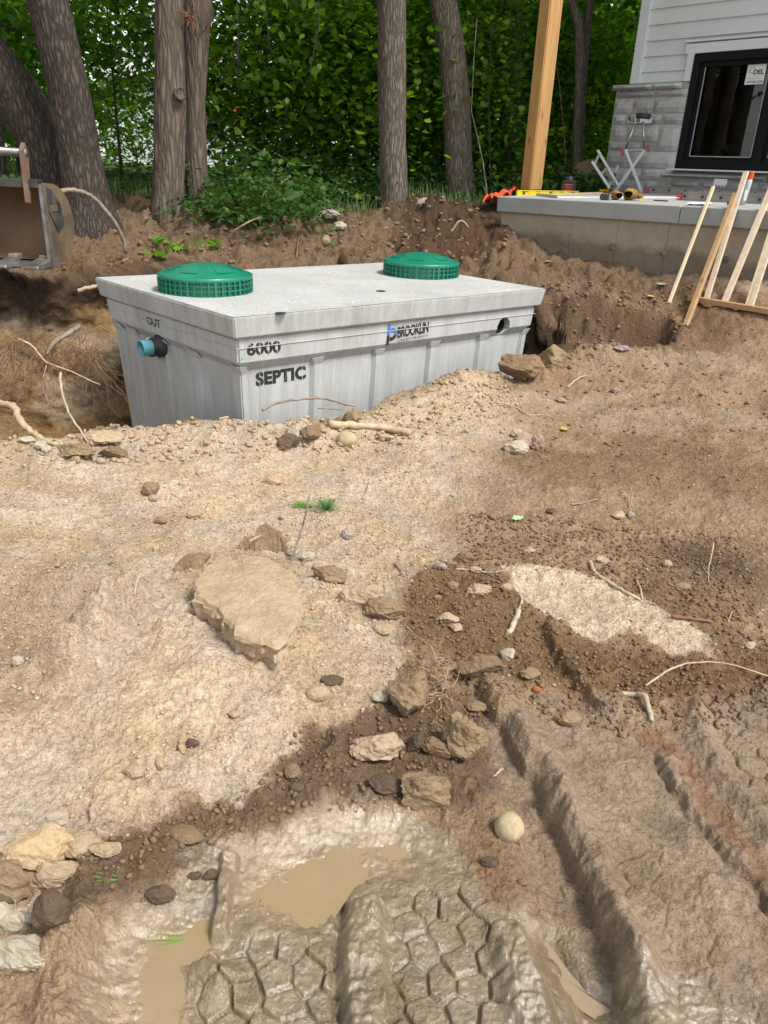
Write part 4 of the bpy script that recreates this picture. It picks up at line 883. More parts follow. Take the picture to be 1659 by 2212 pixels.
# rotary laser
c = C3(495, 1116); k = .3717*dist/F0*1.02; lz = empty('laser_level', c, 'red and black rotary laser level on the porch beside the pine post', 'laser level')
cd_ = ray(*cx3(495, 1080)); fwd = Vector((cd_.x, cd_.y, 0)).normalized(); rt = Vector((fwd.y, -fwd.x, 0))
b = MB(); b.box(c+UP*.010, rt*.085, fwd*.075, UP*.010); b.box(c+UP*.062, rt*.078, fwd*.068, UP*.042).bevel(.012); b.build('housing', M_org, lz)
MB().box(c+UP*.06+rt*.07, rt*.022, fwd*.076, UP*.05).box(c+UP*.06-rt*.07, rt*.020, fwd*.076, UP*.05).box(c+UP*.118, rt*.085, fwd*.075, UP*.016).bevel(.008).build('rubber_guard', M_blackp, lz)
b = MB(); 
for i in range(10): b.lathe(c+UP*.132, [(.066-.003*(i%2),0),(.066,.006)], 24)
b.lathe(c+UP*.132, [(.068,0),(.064,.02),(.05,.05),(.04,.055),(0,.056)], 24); b.build('rotor_head', M_blackp, lz)
MB().box(c+UP*.06-fwd*.070-rt*.0, rt*.042, fwd*.003, UP*.022).build('keypad', M_blackp, lz)
MB().box(c+UP*.058-fwd*.0735-rt*.018, rt*.006, fwd*.001, UP*.006).box(c+UP*.058-fwd*.0735+rt*.014, rt*.006, fwd*.001, UP*.006).build('keys', M_alu, lz)
# roller work stand against the stone wall
dst = math.hypot(*C3(850, 1112).xy); 
def sp(x, y, dd=0): return at_r(*cx3(x, y), dst-.35+dd)
ws = empty('roller_stand', C3(850, 1112), 'folding aluminium roller stand with red knobs in front of the stone wall', 'work stand')
for pts, dd in (([(830,868),(925,1118)], -.1), ([(940,872),(770,1112)], -.1), ([(812,890),(742,1100)], .3), ([(942,865),(957,1085)], .3)):
    b = MB(); b.bar(sp(*pts[0], dd), sp(*pts[1], dd), .035, .03, fwd); b.build('leg', M_alu, ws)
for pts in ([(884,722),(832,868)], [(932,705),(941,868)]): MB().tube([sp(*q) for q in pts], .013, 12).build('riser_tube', mat('chrome', (.5,.5,.5), None, 4, .2, metal=.9), ws, True)
MB().tube([sp(848,690,.25), sp(898,694,.25)], .024, 16).build('roller', M_blackp, ws, True); MB().tube([sp(892,672), sp(978,679)], .030, 16).build('roller', M_blackp, ws, True)
MB().bar(sp(850,712,.1), sp(972,716), .05, .012).bar(sp(846,684,.25), sp(846,730,.25), .012, .03, fwd).bar(sp(890,668), sp(888,718), .012, .03, fwd).bar(sp(974,684), sp(970,716), .02, .03, fwd).box(sp(950,698), rt*.07, fwd*.004, UP*.03).build('roller_bracket', M_alu, ws)
for x, y in ((812,888),(961,864)): MB().bar(sp(x, y-20, -.14), sp(x+3, y+18, -.14), .03, .04, fwd).bevel(.008).build('red_knob', M_red, ws)
MB().bar(sp(832,872), sp(945,870), .012, .012, fwd).build('cross_bar', M_alu, ws)
# little aluminium ladder end leaning beside the house
rl = dst-.6; ld = empty('leaning_ladder', at_r(*cx3(740, 1092), rl), 'aluminium ladder leaning beside the left end of the stone wall', 'ladder')
A0, A1 = at_r(*cx3(668,872), rl), at_r(*cx3(790,1080), rl); B0, B1 = at_r(*cx3(636,938), rl-.25), at_r(*cx3(738,1092), rl-.25)
MB().bar(A0, A1, .03, .07, fwd).build('rail', M_alu, ld); MB().bar(B0, B1, .03, .07, fwd).build('rail', M_alu, ld)
for t_ in (.12, .5, .88): MB().tube([A0.lerp(A1, t_-.02), B0.lerp(B1, t_)], .017, 10).build('rung', M_alu, ld)
# two ladder sections lying on edge
def rail_ladder(x0, ytop, ybot, lab, nh, off, gp):
    a_ = C3(x0, ybot); s0 = wall_s(a_); d0 = (a_-p0).dot(NW); rh = .3717*(ybot-ytop)*math.hypot(a_.x, a_.y)/F0
    t = empty('ladder_section', a_, lab, 'ladder', 'ladder sections lying along the porch')
    L_ = 3.6
    q = lambda s, d, z: PP(s0+s, d0+d, z)
    for dd in (0, .36):
        r_ = MB(); r_.hexa([q(.03,dd,.0),q(L_,dd,.0),q(L_,dd+.004,.0),q(.03,dd+.004,.0),q(.03,dd,rh),q(L_,dd,rh),q(L_,dd+.004,rh),q(.03,dd+.004,rh)])
        for z0, z1 in ((0,.006),(rh-.006,rh)): r_.hexa([q(.03,dd-.012,z0),q(L_,dd-.012,z0),q(L_,dd+.03,z0),q(.03,dd+.03,z0),q(.03,dd-.012,z1),q(L_,dd-.012,z1),q(L_,dd+.03,z1),q(.03,dd+.03,z1)])
        r_.build('rail', M_alud, t)
    for i in range(nh):
        s_ = off+gp*i
        MB().tube([q(s_, -.001, rh/2), q(s_, .36, rh/2)], .019, 12).build('rung', M_alud, t)
        MB().lathe(q(s_, -.002, rh/2), [(.026,.0),(.026,.006),(.016,.006),(.016,-.002),(.0,-.003)], 16, -NW).build('rung_end', M_alud, t)
        MB().lathe(q(s_, -.0095, rh/2), [(.0,.0),(.016,.0)], 12, -NW).build('rung_hole_shade', M_blackp, t)  # black disc stands for the shade inside the hollow rung
    for k_ in range(3): MB().hexa([q(-.01,-.015,.008+k_*(rh-.01)/3),q(.05,-.015,.004+k_*(rh-.01)/3),q(.05,.03,.004+k_*(rh-.01)/3),q(-.01,.03,.008+k_*(rh-.01)/3),q(-.01,-.015,(k_+.75)*(rh-.01)/3),q(.05,-.015,(k_+.8)*(rh-.01)/3),q(.05,.03,(k_+.8)*(rh-.01)/3),q(-.01,.03,(k_+.75)*(rh-.01)/3)]).build('end_cap', M_red, t)
def sgap(x0, xa, xb, y): return (wall_s(C3(xb, y))-wall_s(C3(xa, y)))
g1 = sgap(0, 1050, 1230, 1105); g2 = sgap(0, 1212, 1398, 1150)
rail_ladder(945, 1088, 1122, 'taupe ladder section lying on edge, the rear one with its red end further left', 8, wall_s(C3(1047,1122))-wall_s(C3(945,1122)), g1)
rail_ladder(1130, 1123, 1164, 'taupe ladder section lying on edge, the front one starting nearer the leaning wood strips', 8, wall_s(C3(1212,1164))-wall_s(C3(1130,1164)), g2)
# gloves
M_glove = mat('tan_leather', (.33,.18,.03), (.16,.08,.02), 14, .75, .006, 40)
def glove(x, y, r_, ang, lab):
    c = C3(x, y)+UP*r_; dx = (rt*math.cos(ang)+fwd*math.sin(ang)).normalized(); t = empty('work_glove', c-UP*r_, lab, 'glove', 'leather work gloves on the porch')
    b = MB(); side_ = dx.cross(UP).normalized(); rg = []
    prof = [(-.0,.6),(.05,1.0),(.10,.95),(.16,.85),(.2,.7)]
    for l, k_ in prof:
        rg.append([b.bm.verts.new(c+dx*(l-.02)+(side_*math.cos(a)*1.2+UP*math.sin(a)*.95)*r_*k_*(1+.1*math.sin(3*a+l*30))) for a in np.linspace(0, 2*math.pi, 19)[:-1]])
    for i in range(len(rg)-1):
        for j in range(18): b.bm.faces.new((rg[i][j], rg[i][(j+1)%18], rg[i+1][(j+1)%18], rg[i+1][j]))
    b.bm.faces.new(rg[-1]); b.build('cuff', M_glove, t, True)
    for k_ in range(4):
        o_ = side_*(k_-1.5)*r_*.55; b = MB(); b.tube([c+dx*.15+o_-UP*.3*r_, c+dx*.19+o_*1.1-UP*.35*r_, c+dx*(.235+.01*(k_ in (1,2)))+o_*1.15-UP*.55*r_], [r_*.33, r_*.3, r_*.2], 8); b.build('finger', M_glove, t, True)
    b = MB(); b.tube([c+dx*.08+side_*r_, c+dx*.12+side_*r_*1.6-UP*.2*r_, c+dx*.16+side_*r_*1.7-UP*.3*r_], [r_*.36, r_*.33, r_*.22], 8); b.build('thumb', M_glove, t, True)
glove(785, 1163, .045, 1.9, 'tan leather work glove, the flatter left one of the pair'); glove(845, 1166, .058, 1.25, 'tan leather work glove, its open cuff facing the camera')
# yellow knife, tape measure, pencil, papers, strips
c = C3(720, 1124); kn = empty('utility_saw', c, 'yellow and black handled hand tool lying left of the gloves', 'hand tool')
MB().bar(C3(680,1118)+UP*.02, C3(765,1122)+UP*.02, .05, .032).bevel(.01).build('grip', mat('amber_plastic', (.75,.36,.01), None, 5, .4), kn); MB().bar(C3(740,1120)+UP*.028, C3(772,1130)+UP*.014, .045, .03).bevel(.008).build('trigger', M_blackp, kn)
c = C3(716, 1164)+UP*.03; tm = empty('tape_measure', c-UP*.03, 'black and grey tape measure standing between the white strips and the gloves', 'tape measure')
MB().lathe(c-rt*.03, [(0,-.02),(.031,-.02),(.034,-.012),(.034,.012),(.031,.02),(0,.02)], 24, fwd).box(c+rt*.0, rt*.03, fwd*.02, UP*.03).bevel(.005).build('case', M_blackp, tm); MB().box(c+rt*.035, rt*.012, fwd*.02, UP*.028).bevel(.004).build('grey_grip', mat('grey_plastic', (.25,.25,.26)), tm)
def strip(x0, y0, x1, y1, w, h, nm, m_, lab, cat, lift=0):
    a_, b_ = C3(x0, y0)+UP*(h/2+.002+lift), C3(x1, y1)+UP*(h/2+.002+lift); o = MB().bar(a_, b_, w, h).build(nm, m_); return tag(o, lab, cat)
M_wh = mat('white_trim_strip', (.68,.70,.72), (.6,.62,.64), 4, .5)
strip(345, 1140, 690, 1128, .05, .02, 'wood_batten', wood('batten', (.5,.38,.24), (.4,.3,.18), knots=False), 'thin wooden batten lying behind the laser level and the hand tool', 'batten')
strip(430, 1152, 690, 1153, .07, .014, 'trim_strip', M_wh, 'white trim strip lying on the porch left of the tape measure', 'trim strip')
strip(735, 1152, 1125, 1155, .08, .02, 'trim_strip', M_wh, 'white trim strip lying between the gloves and the red ladder end', 'trim strip')
strip(320, 1139, 440, 1152, .04, .025, 'metal_bracket', M_alu, 'grey metal bar lying in front of the spirit level', 'bar')
strip(910, 1171, 950, 1172, .02, .01, 'pencil_stub', M_yel, 'short pale stub lying on the porch edge right of the gloves', 'pencil')
strip(995, 1169, 1075, 1173, .018, .012, 'marker_pencil', mat('dark_red', (.16,.01,.03)), 'dark red and black marker lying on the porch edge', 'marker')
for i, (x0, y0, x1, y1) in enumerate(((1180,1186,1300,1192),)):
    P_ = [C3(1178,1194), C3(1215,1181), C3(1330,1183), C3(1325,1196)]; V = []
    for a in range(7):
        for c_ in range(4): q_ = P_[0].lerp(P_[3], a/6).lerp(P_[1].lerp(P_[2], a/6), c_/3); V.append(q_+UP*(.004+.012*abs(math.sin(a*1.3+c_))))
    tag(pydata('paper_sheet', V, [(a*4+c_, (a+1)*4+c_, (a+1)*4+c_+1, a*4+c_+1) for a in range(6) for c_ in range(3)], mat('paper', (.72,.74,.78), None, 5, .7), None, True), 'curled sheet of white paper on the porch edge by the leaning strips', 'paper')
c = C3(1436, 1194); tag(MB().lathe(c+UP*.02, [(0,-.02),(.022,-.015),(.03,0),(.022,.015),(0,.02)], 16).build('knob_stone', mat('rusty_brown', (.10,.06,.04), None, 9, .8, .004)), 'small rusty brown lump on the porch beside the spray can', 'lump')
# marking spray can
c = C3(1508, 1192); top = cx3(1540, 1035); kk = .3717*math.hypot(c.x, c.y)/F0; rc = 13*kk; hc_ = 150*kk
cn = empty('spray_can', c, 'clear bodied marking paint can with orange cap behind the leaning strips', 'spray can'); axc = (UP*1+rt*.1).normalized()
MB().lathe(c, [(0,0),(rc,0),(rc,hc_*.72),(rc*.8,hc_*.78),(0,hc_*.78)], 24, axc).build('can_body', mat('can_silver', (.42,.45,.48), (.55,.57,.6), 12, .35), cn, True)
MB().lathe(c, [(rc*.8,hc_*.77),(rc*.85,hc_*.8),(rc*.8,hc_*1.0),(0,hc_*1.0)], 20, axc).build('can_cap', mat('fluo_orange', (.9,.08,.02)), cn)
MB().box(c+axc*hc_*.3-fwd*rc*.98, rt*rc*.5, fwd*.002, UP*hc_*.16).build('can_label', M_wh, cn)
# ================================================================ leaning laths
c4 = lambda x, y: (1261.8+.2394*x, 301.7+.2394*y)
def lath(bx, by, tx, ty, w, h, m_, lab, extra=0, rest=True, tw=0):
    G = hit(*c4(bx, by)); 
    # the point of the porch arris which the strip crosses in the photograph
    best = None
    for i in range(400):
        t_ = i/399; px, py = bx+(tx-bx)*t_, by+(ty-by)*t_; L_ = on_line(*c4(px, py), -.0); e_ = L_.z-(pz(wall_s(L_)))
        if e_ > 0: best = L_+UP*.006-NW*(h/2+.004); break
    d = ray(*c4(tx, ty)); o = Vector((0,0,EYE)); r1 = (best-G).normalized()
    # nearest point of the strip's line to the sight line of its top
    a11 = r1.dot(r1); a12 = -r1.dot(d); a22 = d.dot(d); w0 = G-o; D_ = a11*a22-a12*a12; t1 = (a12*w0.dot(d)*-1*-1 - a22*w0.dot(r1))/D_ if False else (-(a22*w0.dot(r1))+(-a12)*(-1)*(-w0.dot(d))*-1)/D_
    ts = np.linspace(.3, 3.5, 1500); bestt = min(ts, key=lambda t_: ((G+r1*float(t_)-o)-d*((G+r1*float(t_)-o).dot(d)/a22)).length)
    T_ = G+r1*(float(bestt)+extra)
    b = MB(); b.bar(G-r1*.02, T_, w, h, -NW); o_ = b.bevel(.002).build('wood_strip', m_); return tag(o_, lab, 'wood strip', 'wood strips leaning on the porch edge'), G, T_
M_pale = wood('pale_lath', (.66,.54,.36), (.55,.42,.26), 2.5, (10,10,1), False); M_pale2 = wood('pale_spruce', (.62,.50,.36), (.5,.37,.25), 3, (10,10,1.4), True, kc=(.35,.2,.1)); M_brn = wood('brown_batten', (.42,.26,.12), (.32,.19,.085), 2.5, (10,10,1), True)
_, G1, T1 = lath(770,1465, 1175,425, .028, .018, M_pale, 'thinnest pale wood strip, leftmost of those leaning on the porch')
_, G2_, _t = lath(920,1668, 1380,490, .040, .036, M_brn, 'brown wood strip with its foot nearest the camera, second from the left')
lath(1100,1450, 1472,292, .045, .022, M_pale2, 'pale wood strip reaching highest, just behind the brown one')
lath(1258,1490, 1700,440, .052, .022, M_pale2, 'wide pale wood strip, second from the right of those leaning')
lath(1465,1528, 1760,620, .040, .02, M_pale, 'pale wood strip at the right edge, the left one of a close pair'); lath(1495,1530, 1800,600, .040, .02, M_pale2, 'pale wood strip at the right edge, the right one of a close pair')
a_, b_ = hit(*c4(940,1462)), hit(*c4(1659,1602)); dd = (b_-a_); b_ = a_+dd*1.5; a_.z += .03; b_.z = max(b_.z, gz(b_.x, b_.y))+.03
tag(MB().bar(a_, b_, .055, .042).bevel(.003).build('ground_batten', M_brn), 'brown timber batten lying on the soil under the feet of the leaning strips', 'batten')
# notched spreader hooked behind the thin strip
c = at_r(*c4(1228, 398), math.hypot(T1.x, T1.y)+.02); k_ = .2394*math.hypot(c.x, c.y)/F0
poly = [(-48,33),(46,33),(48,-8),(36,-8),(30,-30),(24,-8),(12,-8),(6,-30),(0,-8),(-10,-8),(-16,-30),(-22,-8),(-34,-8),(-40,-34),(-50,-34)]
o = MB().prism([c+rt*x*k_+UP*y*k_ for x, y in poly], fwd*.003).build('notched_spreader', mat('steel_blade', (.34,.36,.37), None, 8, .4, metal=.5)); tag(o, 'grey notched metal spreader at the top of the thinnest leaning strip', 'spreader')
# wall's orange tarp behind the slab
cs_ = [cx3(*q) for q in ((10,1178),(100,1138),(200,1106),(330,1108),(330,1150),(100,1160))]
Wt = [at_r(x, y, 10.3 if i < 2 else 11.2) for i, (x, y) in enumerate(cs_)]
A_, B_, Cc, Dd = at_r(*cx3(0,1180), 9.6), at_r(*cx3(150,1150), 9.9), at_r(*cx3(215,1100), 11.4), at_r(*cx3(20,1172), 10.4)
V = []; n_ = 22
for i in range(n_):
    for j in range(n_):
        a, c_ = i/(n_-1), j/(n_-1); q_ = (A_.lerp(B_, a)).lerp(Dd.lerp(Cc, a), c_); zz = .05*abs(math.sin(a*9+c_*4))+.05*abs(math.sin(c_*11-a*5))+.03*random.random(); V.append(Vector((q_.x, q_.y, q_.z-.04+zz)))
tag(pydata('orange_tarp', V, [(i*n_+j, (i+1)*n_+j, (i+1)*n_+j+1, i*n_+j+1) for i in range(n_-1) for j in range(n_-1)], mat('orange_sheet', (.75,.10,.04), (.62,.08,.03), 4, .55), None, False), 'crumpled orange plastic sheet on the soil behind the porch corner', 'tarp')
# ================================================================ excavator bucket at the left
M_bk = mat('worn_bucket_steel', (.10,.075,.055), (.25,.17,.105), 3.5, .55, .004, 18, metal=.2); M_bi = mat('rusty_bucket_inside', (.09,.05,.026), (.23,.145,.078), 2.2, .7, .004, 12)
M_edge = mat('shiny_steel_edge', (.28,.28,.28), (.14,.13,.12), 9, .35, metal=.6); M_blk = mat('chipped_black_paint', (.02,.02,.022), (.10,.09,.08), 6, .5)
bc = at_r(108, 566, 6.25); fr = bc; dv0 = Vector((bc.x, bc.y, 0)).normalized()
th_ = math.atan2(bc.x, bc.y); yaw = th_+R(27)                 # mouth turned a little to the left of the camera
BF = Vector((math.sin(yaw), math.cos(yaw), 0)); BR = Vector((BF.y, -BF.x, 0))     # BF into the bucket, BR to its right side
bh = (at_r(110, 402, 6.25).z-bc.z); scb = bh/.70
bkt = empty('excavator_bucket', bc-UP*.05, 'worn steel excavator bucket with teeth resting open at the left edge', 'excavator bucket')
def BP(x, y, z): return bc+BR*x+BF*y+UP*z
prof = [(0,0),(.16,-.03),(.33,.0),(.47,.09),(.55,.22),(.57,.37),(.52,.52),(.42,.63),(.28,.70),(.12,.72),(.0,.70)]
prof = [(a*scb*1.0, c_*scb) for a, c_ in prof]
WB = 1.15*scb
def curve(n=5):
    out = []
    for i in range(len(prof)-1):
        for k_ in range(n):
            p_1 = prof[max(i-1,0)]; p_2 = prof[i]; p_3 = prof[i+1]; p_4 = prof[min(i+2,len(prof)-1)]; t = k_/n
            out.append(tuple(.5*((2*p_2[q])+(-p_1[q]+p_3[q])*t+(2*p_1[q]-5*p_2[q]+4*p_3[q]-p_4[q])*t*t+(-p_1[q]+3*p_2[q]-3*p_3[q]+p_4[q])*t**3) for q in (0,1)))
    return out+[prof[-1]]
cv = curve(); 
b = MB(); th2 = .014; nseg = len(cv); ii = []; oo = []
for k_, (y, z) in enumerate(cv):
    cy_, cz_ = .25*scb, .35*scb; d_ = math.hypot(y-cy_, z-cz_); s_ = (d_-.016)/d_; yi, zi = cy_+(y-cy_)*s_, cz_+(z-cz_)*s_
    oo.append([b.bm.verts.new(BP(x, y, z)) for x in (0, -WB)]); ii.append([b.bm.verts.new(BP(x, yi, zi)) for x in (0, -WB)])
for k_ in range(nseg-1):
    f1_ = b.bm.faces.new((oo[k_][0], oo[k_+1][0], oo[k_+1][1], oo[k_][1])); f1_.material_index = 0; f2_ = b.bm.faces.new((ii[k_][0], ii[k_][1], ii[k_+1][1], ii[k_+1][0])); f2_.material_index = 1
shell = b.build('shell', M_bk, bkt, True); shell.data.materials.append(M_bi)
for nm, x0, x1 in (('side_plate', .001, .020), ('side_plate', -WB-.020, -WB-.001)):
    MB().prism([BP(x0, y, z) for y, z in cv], BR*(x1-x0)).build(nm, M_bk, bkt)
    MB().bar(BP((x0+x1)/2, -.012, .0), BP((x0+x1)/2, -.004, prof[-1][1]*1.02), .022, .035, BF).build('side_cutter', M_edge, bkt)
MB().box(BP(-WB/2, .0, prof[-1][1]+.012), BR*WB/2, BF*.035, UP*.028*scb*1.4).bevel(.005).build('top_lip', M_blk, bkt)
MB().prism([BP(.022, y*scb, z*scb*.95) for y, z in ((.06,.72),(.05,.50),(.20,.28),(.34,.36),(.30,.55),(.16,.70))] , BR*.006).build('wear_plate', M_blk, bkt)
MB().box(BP(.026, .11, .36), BR*.006, BF*.05, UP*.022).build('maker_plate', M_bk, bkt)
MB().box(BP(-WB/2, -.02, -.014), BR*(WB/2+.02), BF*.10, UP*.014).build('cutting_edge', M_edge, bkt)
nt_ = 6; pitch_t = 61/1640*6.25*1.0
for k_ in range(nt_):
    x = -.045-k_*pitch_t
    if x < -WB: break
    b = MB(); b.hexa([BP(x-.055,-.20,-.035),BP(x+.055,-.20,-.035),BP(x+.06,.03,-.05),BP(x-.06,.03,-.05),BP(x-.05,-.20,-.012),BP(x+.05,-.20,-.012),BP(x+.045,.03,.030),BP(x-.045,.03,.030)]); b.bevel(.006).build('tooth', M_edge, bkt)
    MB().box(BP(x, .04, .02), BR*.035, BF*.05, UP*.025).bevel(.008).build('tooth_adapter', M_bk, bkt)
# lifting lug, pin tube and hinge plates on top
b = MB(); zt = prof[-1][1]; lugx = (at_r(52, 380, 6.25)-bc).dot(BR)
b.prism([BP(lugx-.012, y, z) for y, z in ((-.055,zt-.11),(-.035,zt-.12),(.0,zt+.03),(.03,zt+.20),(.0,zt+.27),(-.04,zt+.22),(-.05,zt+.05))], BR*.03); b.build('hook_bracket', mat('rust_brown_steel', (.13,.075,.045), (.2,.13,.09), 8, .7), bkt)
for x in (lugx-.45,):
    MB().prism([BP(x, y, z) for y, z in ((.0,zt+.03),(.30,zt+.02),(.22,zt+.16),(.10,zt+.25),(.0,zt+.2))], BR*.025).build('hinge_plate', M_blk, bkt)
MB().tube([BP(lugx+.02, -.0, zt+.205), BP(-WB-.3, -.0, zt+.235)], .028, 16).build('pin_bar', M_edge, bkt, True)
# ================================================================ trees
def bark_mat(nm, c1, c2, dirt=(.05,.06,.02), fx=34, fz=5.5):
    mt, n, p, out = new_mat(nm); vv = coords(n, 'Object', (fx, fx, fz)); ob = coords(n, 'Object')
    wv = n.nodes.new('ShaderNodeTexNoise'); wv.inputs['Scale'].default_value = .9; wv.inputs['Detail'].default_value = 3; n.links.new(vv, wv.inputs['Vector'])
    va = n.nodes.new('ShaderNodeVectorMath'); va.operation = 'MULTIPLY_ADD'; va.inputs[1].default_value = (1.6, 1.6, 1.6); n.links.new(wv.outputs['Color'], va.inputs[0]); n.links.new(vv, va.inputs[2])
    ve = n.nodes.new('ShaderNodeTexVoronoi'); ve.feature = 'DISTANCE_TO_EDGE'; ve.inputs['Scale'].default_value = 1.0; n.links.new(va.outputs[0], ve.inputs['Vector'])
    fe = ramp(n, ve.outputs['Distance'], [(0, 0), (.32, 1)]); fn = noise(n, vv, 2.2, 6, .7); f = mixc(n, fe, fn, .38)
    c = ramp(n, f, [(.12, tuple(x*.55 for x in c2)), (.36, c2), (.85, c1)]); c = mixc(n, c, dirt, ramp(n, noise(n, ob, 3, 5), [(.58, 0), (.75, .45)]))
    n.links.new(c, p.inputs['Base Color']); p.inputs['Roughness'].default_value = .92; p.inputs['Specular IOR Level'].default_value = .2; bump(n, p, f, .012, 1); return mt
BK = {'grey': bark_mat('grey_bark', (.23,.195,.155), (.12,.098,.076)), 'dark': bark_mat('dark_bark', (.11,.088,.072), (.055,.043,.035), fx=30, fz=7), 'vine': mat('vine_bark', (.03,.024,.02), None, 20, .9), 'warm': bark_mat('warm_bark', (.19,.152,.118), (.115,.088,.066), fx=24, fz=3.2), 'thin': bark_mat('thin_bark', (.20,.175,.14), (.12,.10,.08))}
def trunk_mesh(pts, rad, seed, ridge=.035, nph=22, ns=56, nl_=150, flare=0, burl=None, bulge=.1):
    pts = np.array([tuple(q) for q in pts]); L_ = np.r_[0, np.cumsum(np.linalg.norm(np.diff(pts, axis=0), axis=1))]; t = np.linspace(0, L_[-1], nl_)
    P_ = np.stack([np.interp(t, L_, pts[:, i]) for i in range(3)], 1); k_ = 9
    for _ in range(3):
        P2 = P_.copy(); P2[1:-1] = (P_[:-2]+P_[1:-1]*2+P_[2:])/4; P_ = P2
    r = np.interp(t, L_, rad); a = np.linspace(0, 2*np.pi, ns, endpoint=False); A, Tm = np.meshgrid(a, t)
    d = np.gradient(P_, axis=0); d /= np.linalg.norm(d, axis=1)[:, None]; e1_ = np.cross(d, [0.2, 1, 0]); e1_ /= np.linalg.norm(e1_, axis=1)[:, None]; e2_ = np.cross(d, e1_)
    ca_, sa_ = np.cos(A), np.sin(A); RR_ = r[:, None]*np.ones_like(A); cyl_ = nph*A/(2*np.pi)
    warp = .5*vn(cyl_*.5+3*np.sin(A), Tm*3.2, seed)
    nn_ = np.abs(vn(ca_*nph*.16+sa_*nph*.13+warp*.6+seed, Tm*2.0+sa_*2, seed))+.6*np.abs(vn(ca_*nph*.35+warp, sa_*nph*.35+Tm*4, seed+1))+.35*np.abs(vn(ca_*nph*.8, Tm*9+sa_*nph*.8, seed+2))
    # fissures run round the trunk as a function of angle, broken up along it
    fis = np.abs(np.sin(cyl_*np.pi+2.2*vn(Tm*2.3+2*ca_, sa_*2+Tm*.7, seed+2)+1.4*vn(Tm*7+ca_*3, sa_*4, seed+4)))
    RR_ = RR_*(1+ridge*(nn_*.9-.6)+ridge*.75*(fis-.6)+bulge*vn(ca_*1.1+seed, sa_*1.1+Tm*.9, seed+5)*.5)
    if flare: z0 = Tm; RR_ = RR_*(1+flare*np.exp(-z0/.28)*(1+.5*np.sin(5*A+seed)))
    if burl: 
        for (bt, ba, bs, bm_) in burl: RR_ = RR_+r.mean()*bm_*np.exp(-((Tm-bt)/bs)**2-(np.angle(np.exp(1j*(A-ba)))/.9)**2)*(1+.5*vn(A*6, Tm*20, 3))
    V = P_[:, None, :]+e1_[:, None, :]*(ca_*RR_)[:, :, None]+e2_[:, None, :]*(sa_*RR_)[:, :, None]
    V = V.reshape(-1, 3); idx = np.arange(nl_*ns).reshape(nl_, ns); q = np.stack([idx[:-1, :], np.roll(idx, -1, 1)[:-1], np.roll(idx, -1, 1)[1:], idx[1:, :]], -1).reshape(-1, 4)
    me = bpy.data.meshes.new('trunk'); me.from_pydata(V.tolist(), [], q.tolist()); me.update(); return me, P_, r
def leaf_mat(nm, cols, trans=.45):
    mt, n, p, out = new_mat(nm); at = n.nodes.new('ShaderNodeAttribute'); at.attribute_name = 'tone'
    c = ramp(n, at.outputs['Fac'], [(i/(len(cols)-1), c_) for i, c_ in enumerate(cols)]); n.links.new(c, p.inputs['Base Color']); p.inputs['Roughness'].default_value = .5; p.inputs['Specular IOR Level'].default_value = .35
    tl_ = n.nodes.new('ShaderNodeBsdfTranslucent'); tc = mixc(n, c, (1.0, 1.25, .35), 1, 'MULTIPLY'); n.links.new(tc, tl_.inputs['Color']); mx = n.nodes.new('ShaderNodeMixShader'); mx.inputs[0].default_value = trans
    n.links.new(p.outputs[0], mx.inputs[1]); n.links.new(tl_.outputs[0], mx.inputs[2]); n.links.new(mx.outputs[0], out.inputs[0]); return mt
M_leaf = leaf_mat('maple_leaves', [(.035,.095,.010), (.085,.20,.018), (.20,.36,.03), (.42,.56,.06)], .55)
M_leafd = leaf_mat('deep_green_leaves', [(.035,.09,.012), (.07,.16,.02), (.17,.31,.035)], .55)
M_leafu = leaf_mat('undergrowth_leaves', [(.03,.075,.016), (.05,.115,.024), (.09,.17,.035)], .35)
M_leafb = leaf_mat('bright_leaves', [(.10,.21,.02), (.18,.34,.035), (.30,.48,.06)], .55)
_ml = [(0,-.42),(.10,-.25),(.36,-.36),(.33,-.12),(.52,.06),(.27,.10),(.24,.30),(.10,.24),(0,.55),(-.10,.24),(-.24,.30),(-.27,.10),(-.52,.06),(-.33,-.12),(-.36,-.36),(-.10,-.25)]
MAPLE = (np.array([(0,0,0.0)]+[(x, y, -.10*(abs(x)+abs(y))) for x, y in _ml]), [(0, i+1, (i+1) % 16+1) for i in range(16)])
_s = [(0,-.5),(.30,-.2),(.33,.12),(0,.6),(-.33,.12),(-.30,-.2)]
OVAL = (np.array([(0,0,.0)]+[(x, y, -.12*abs(x)+.0) for x, y in _s]), [(0, i+1, (i+1) % 6+1) for i in range(6)])
SIMP = (np.array([(0,-.5,0),(.33,0,-.06),(0,.55,0),(-.33,0,-.06)]), [(0,1,2),(0,2,3)])
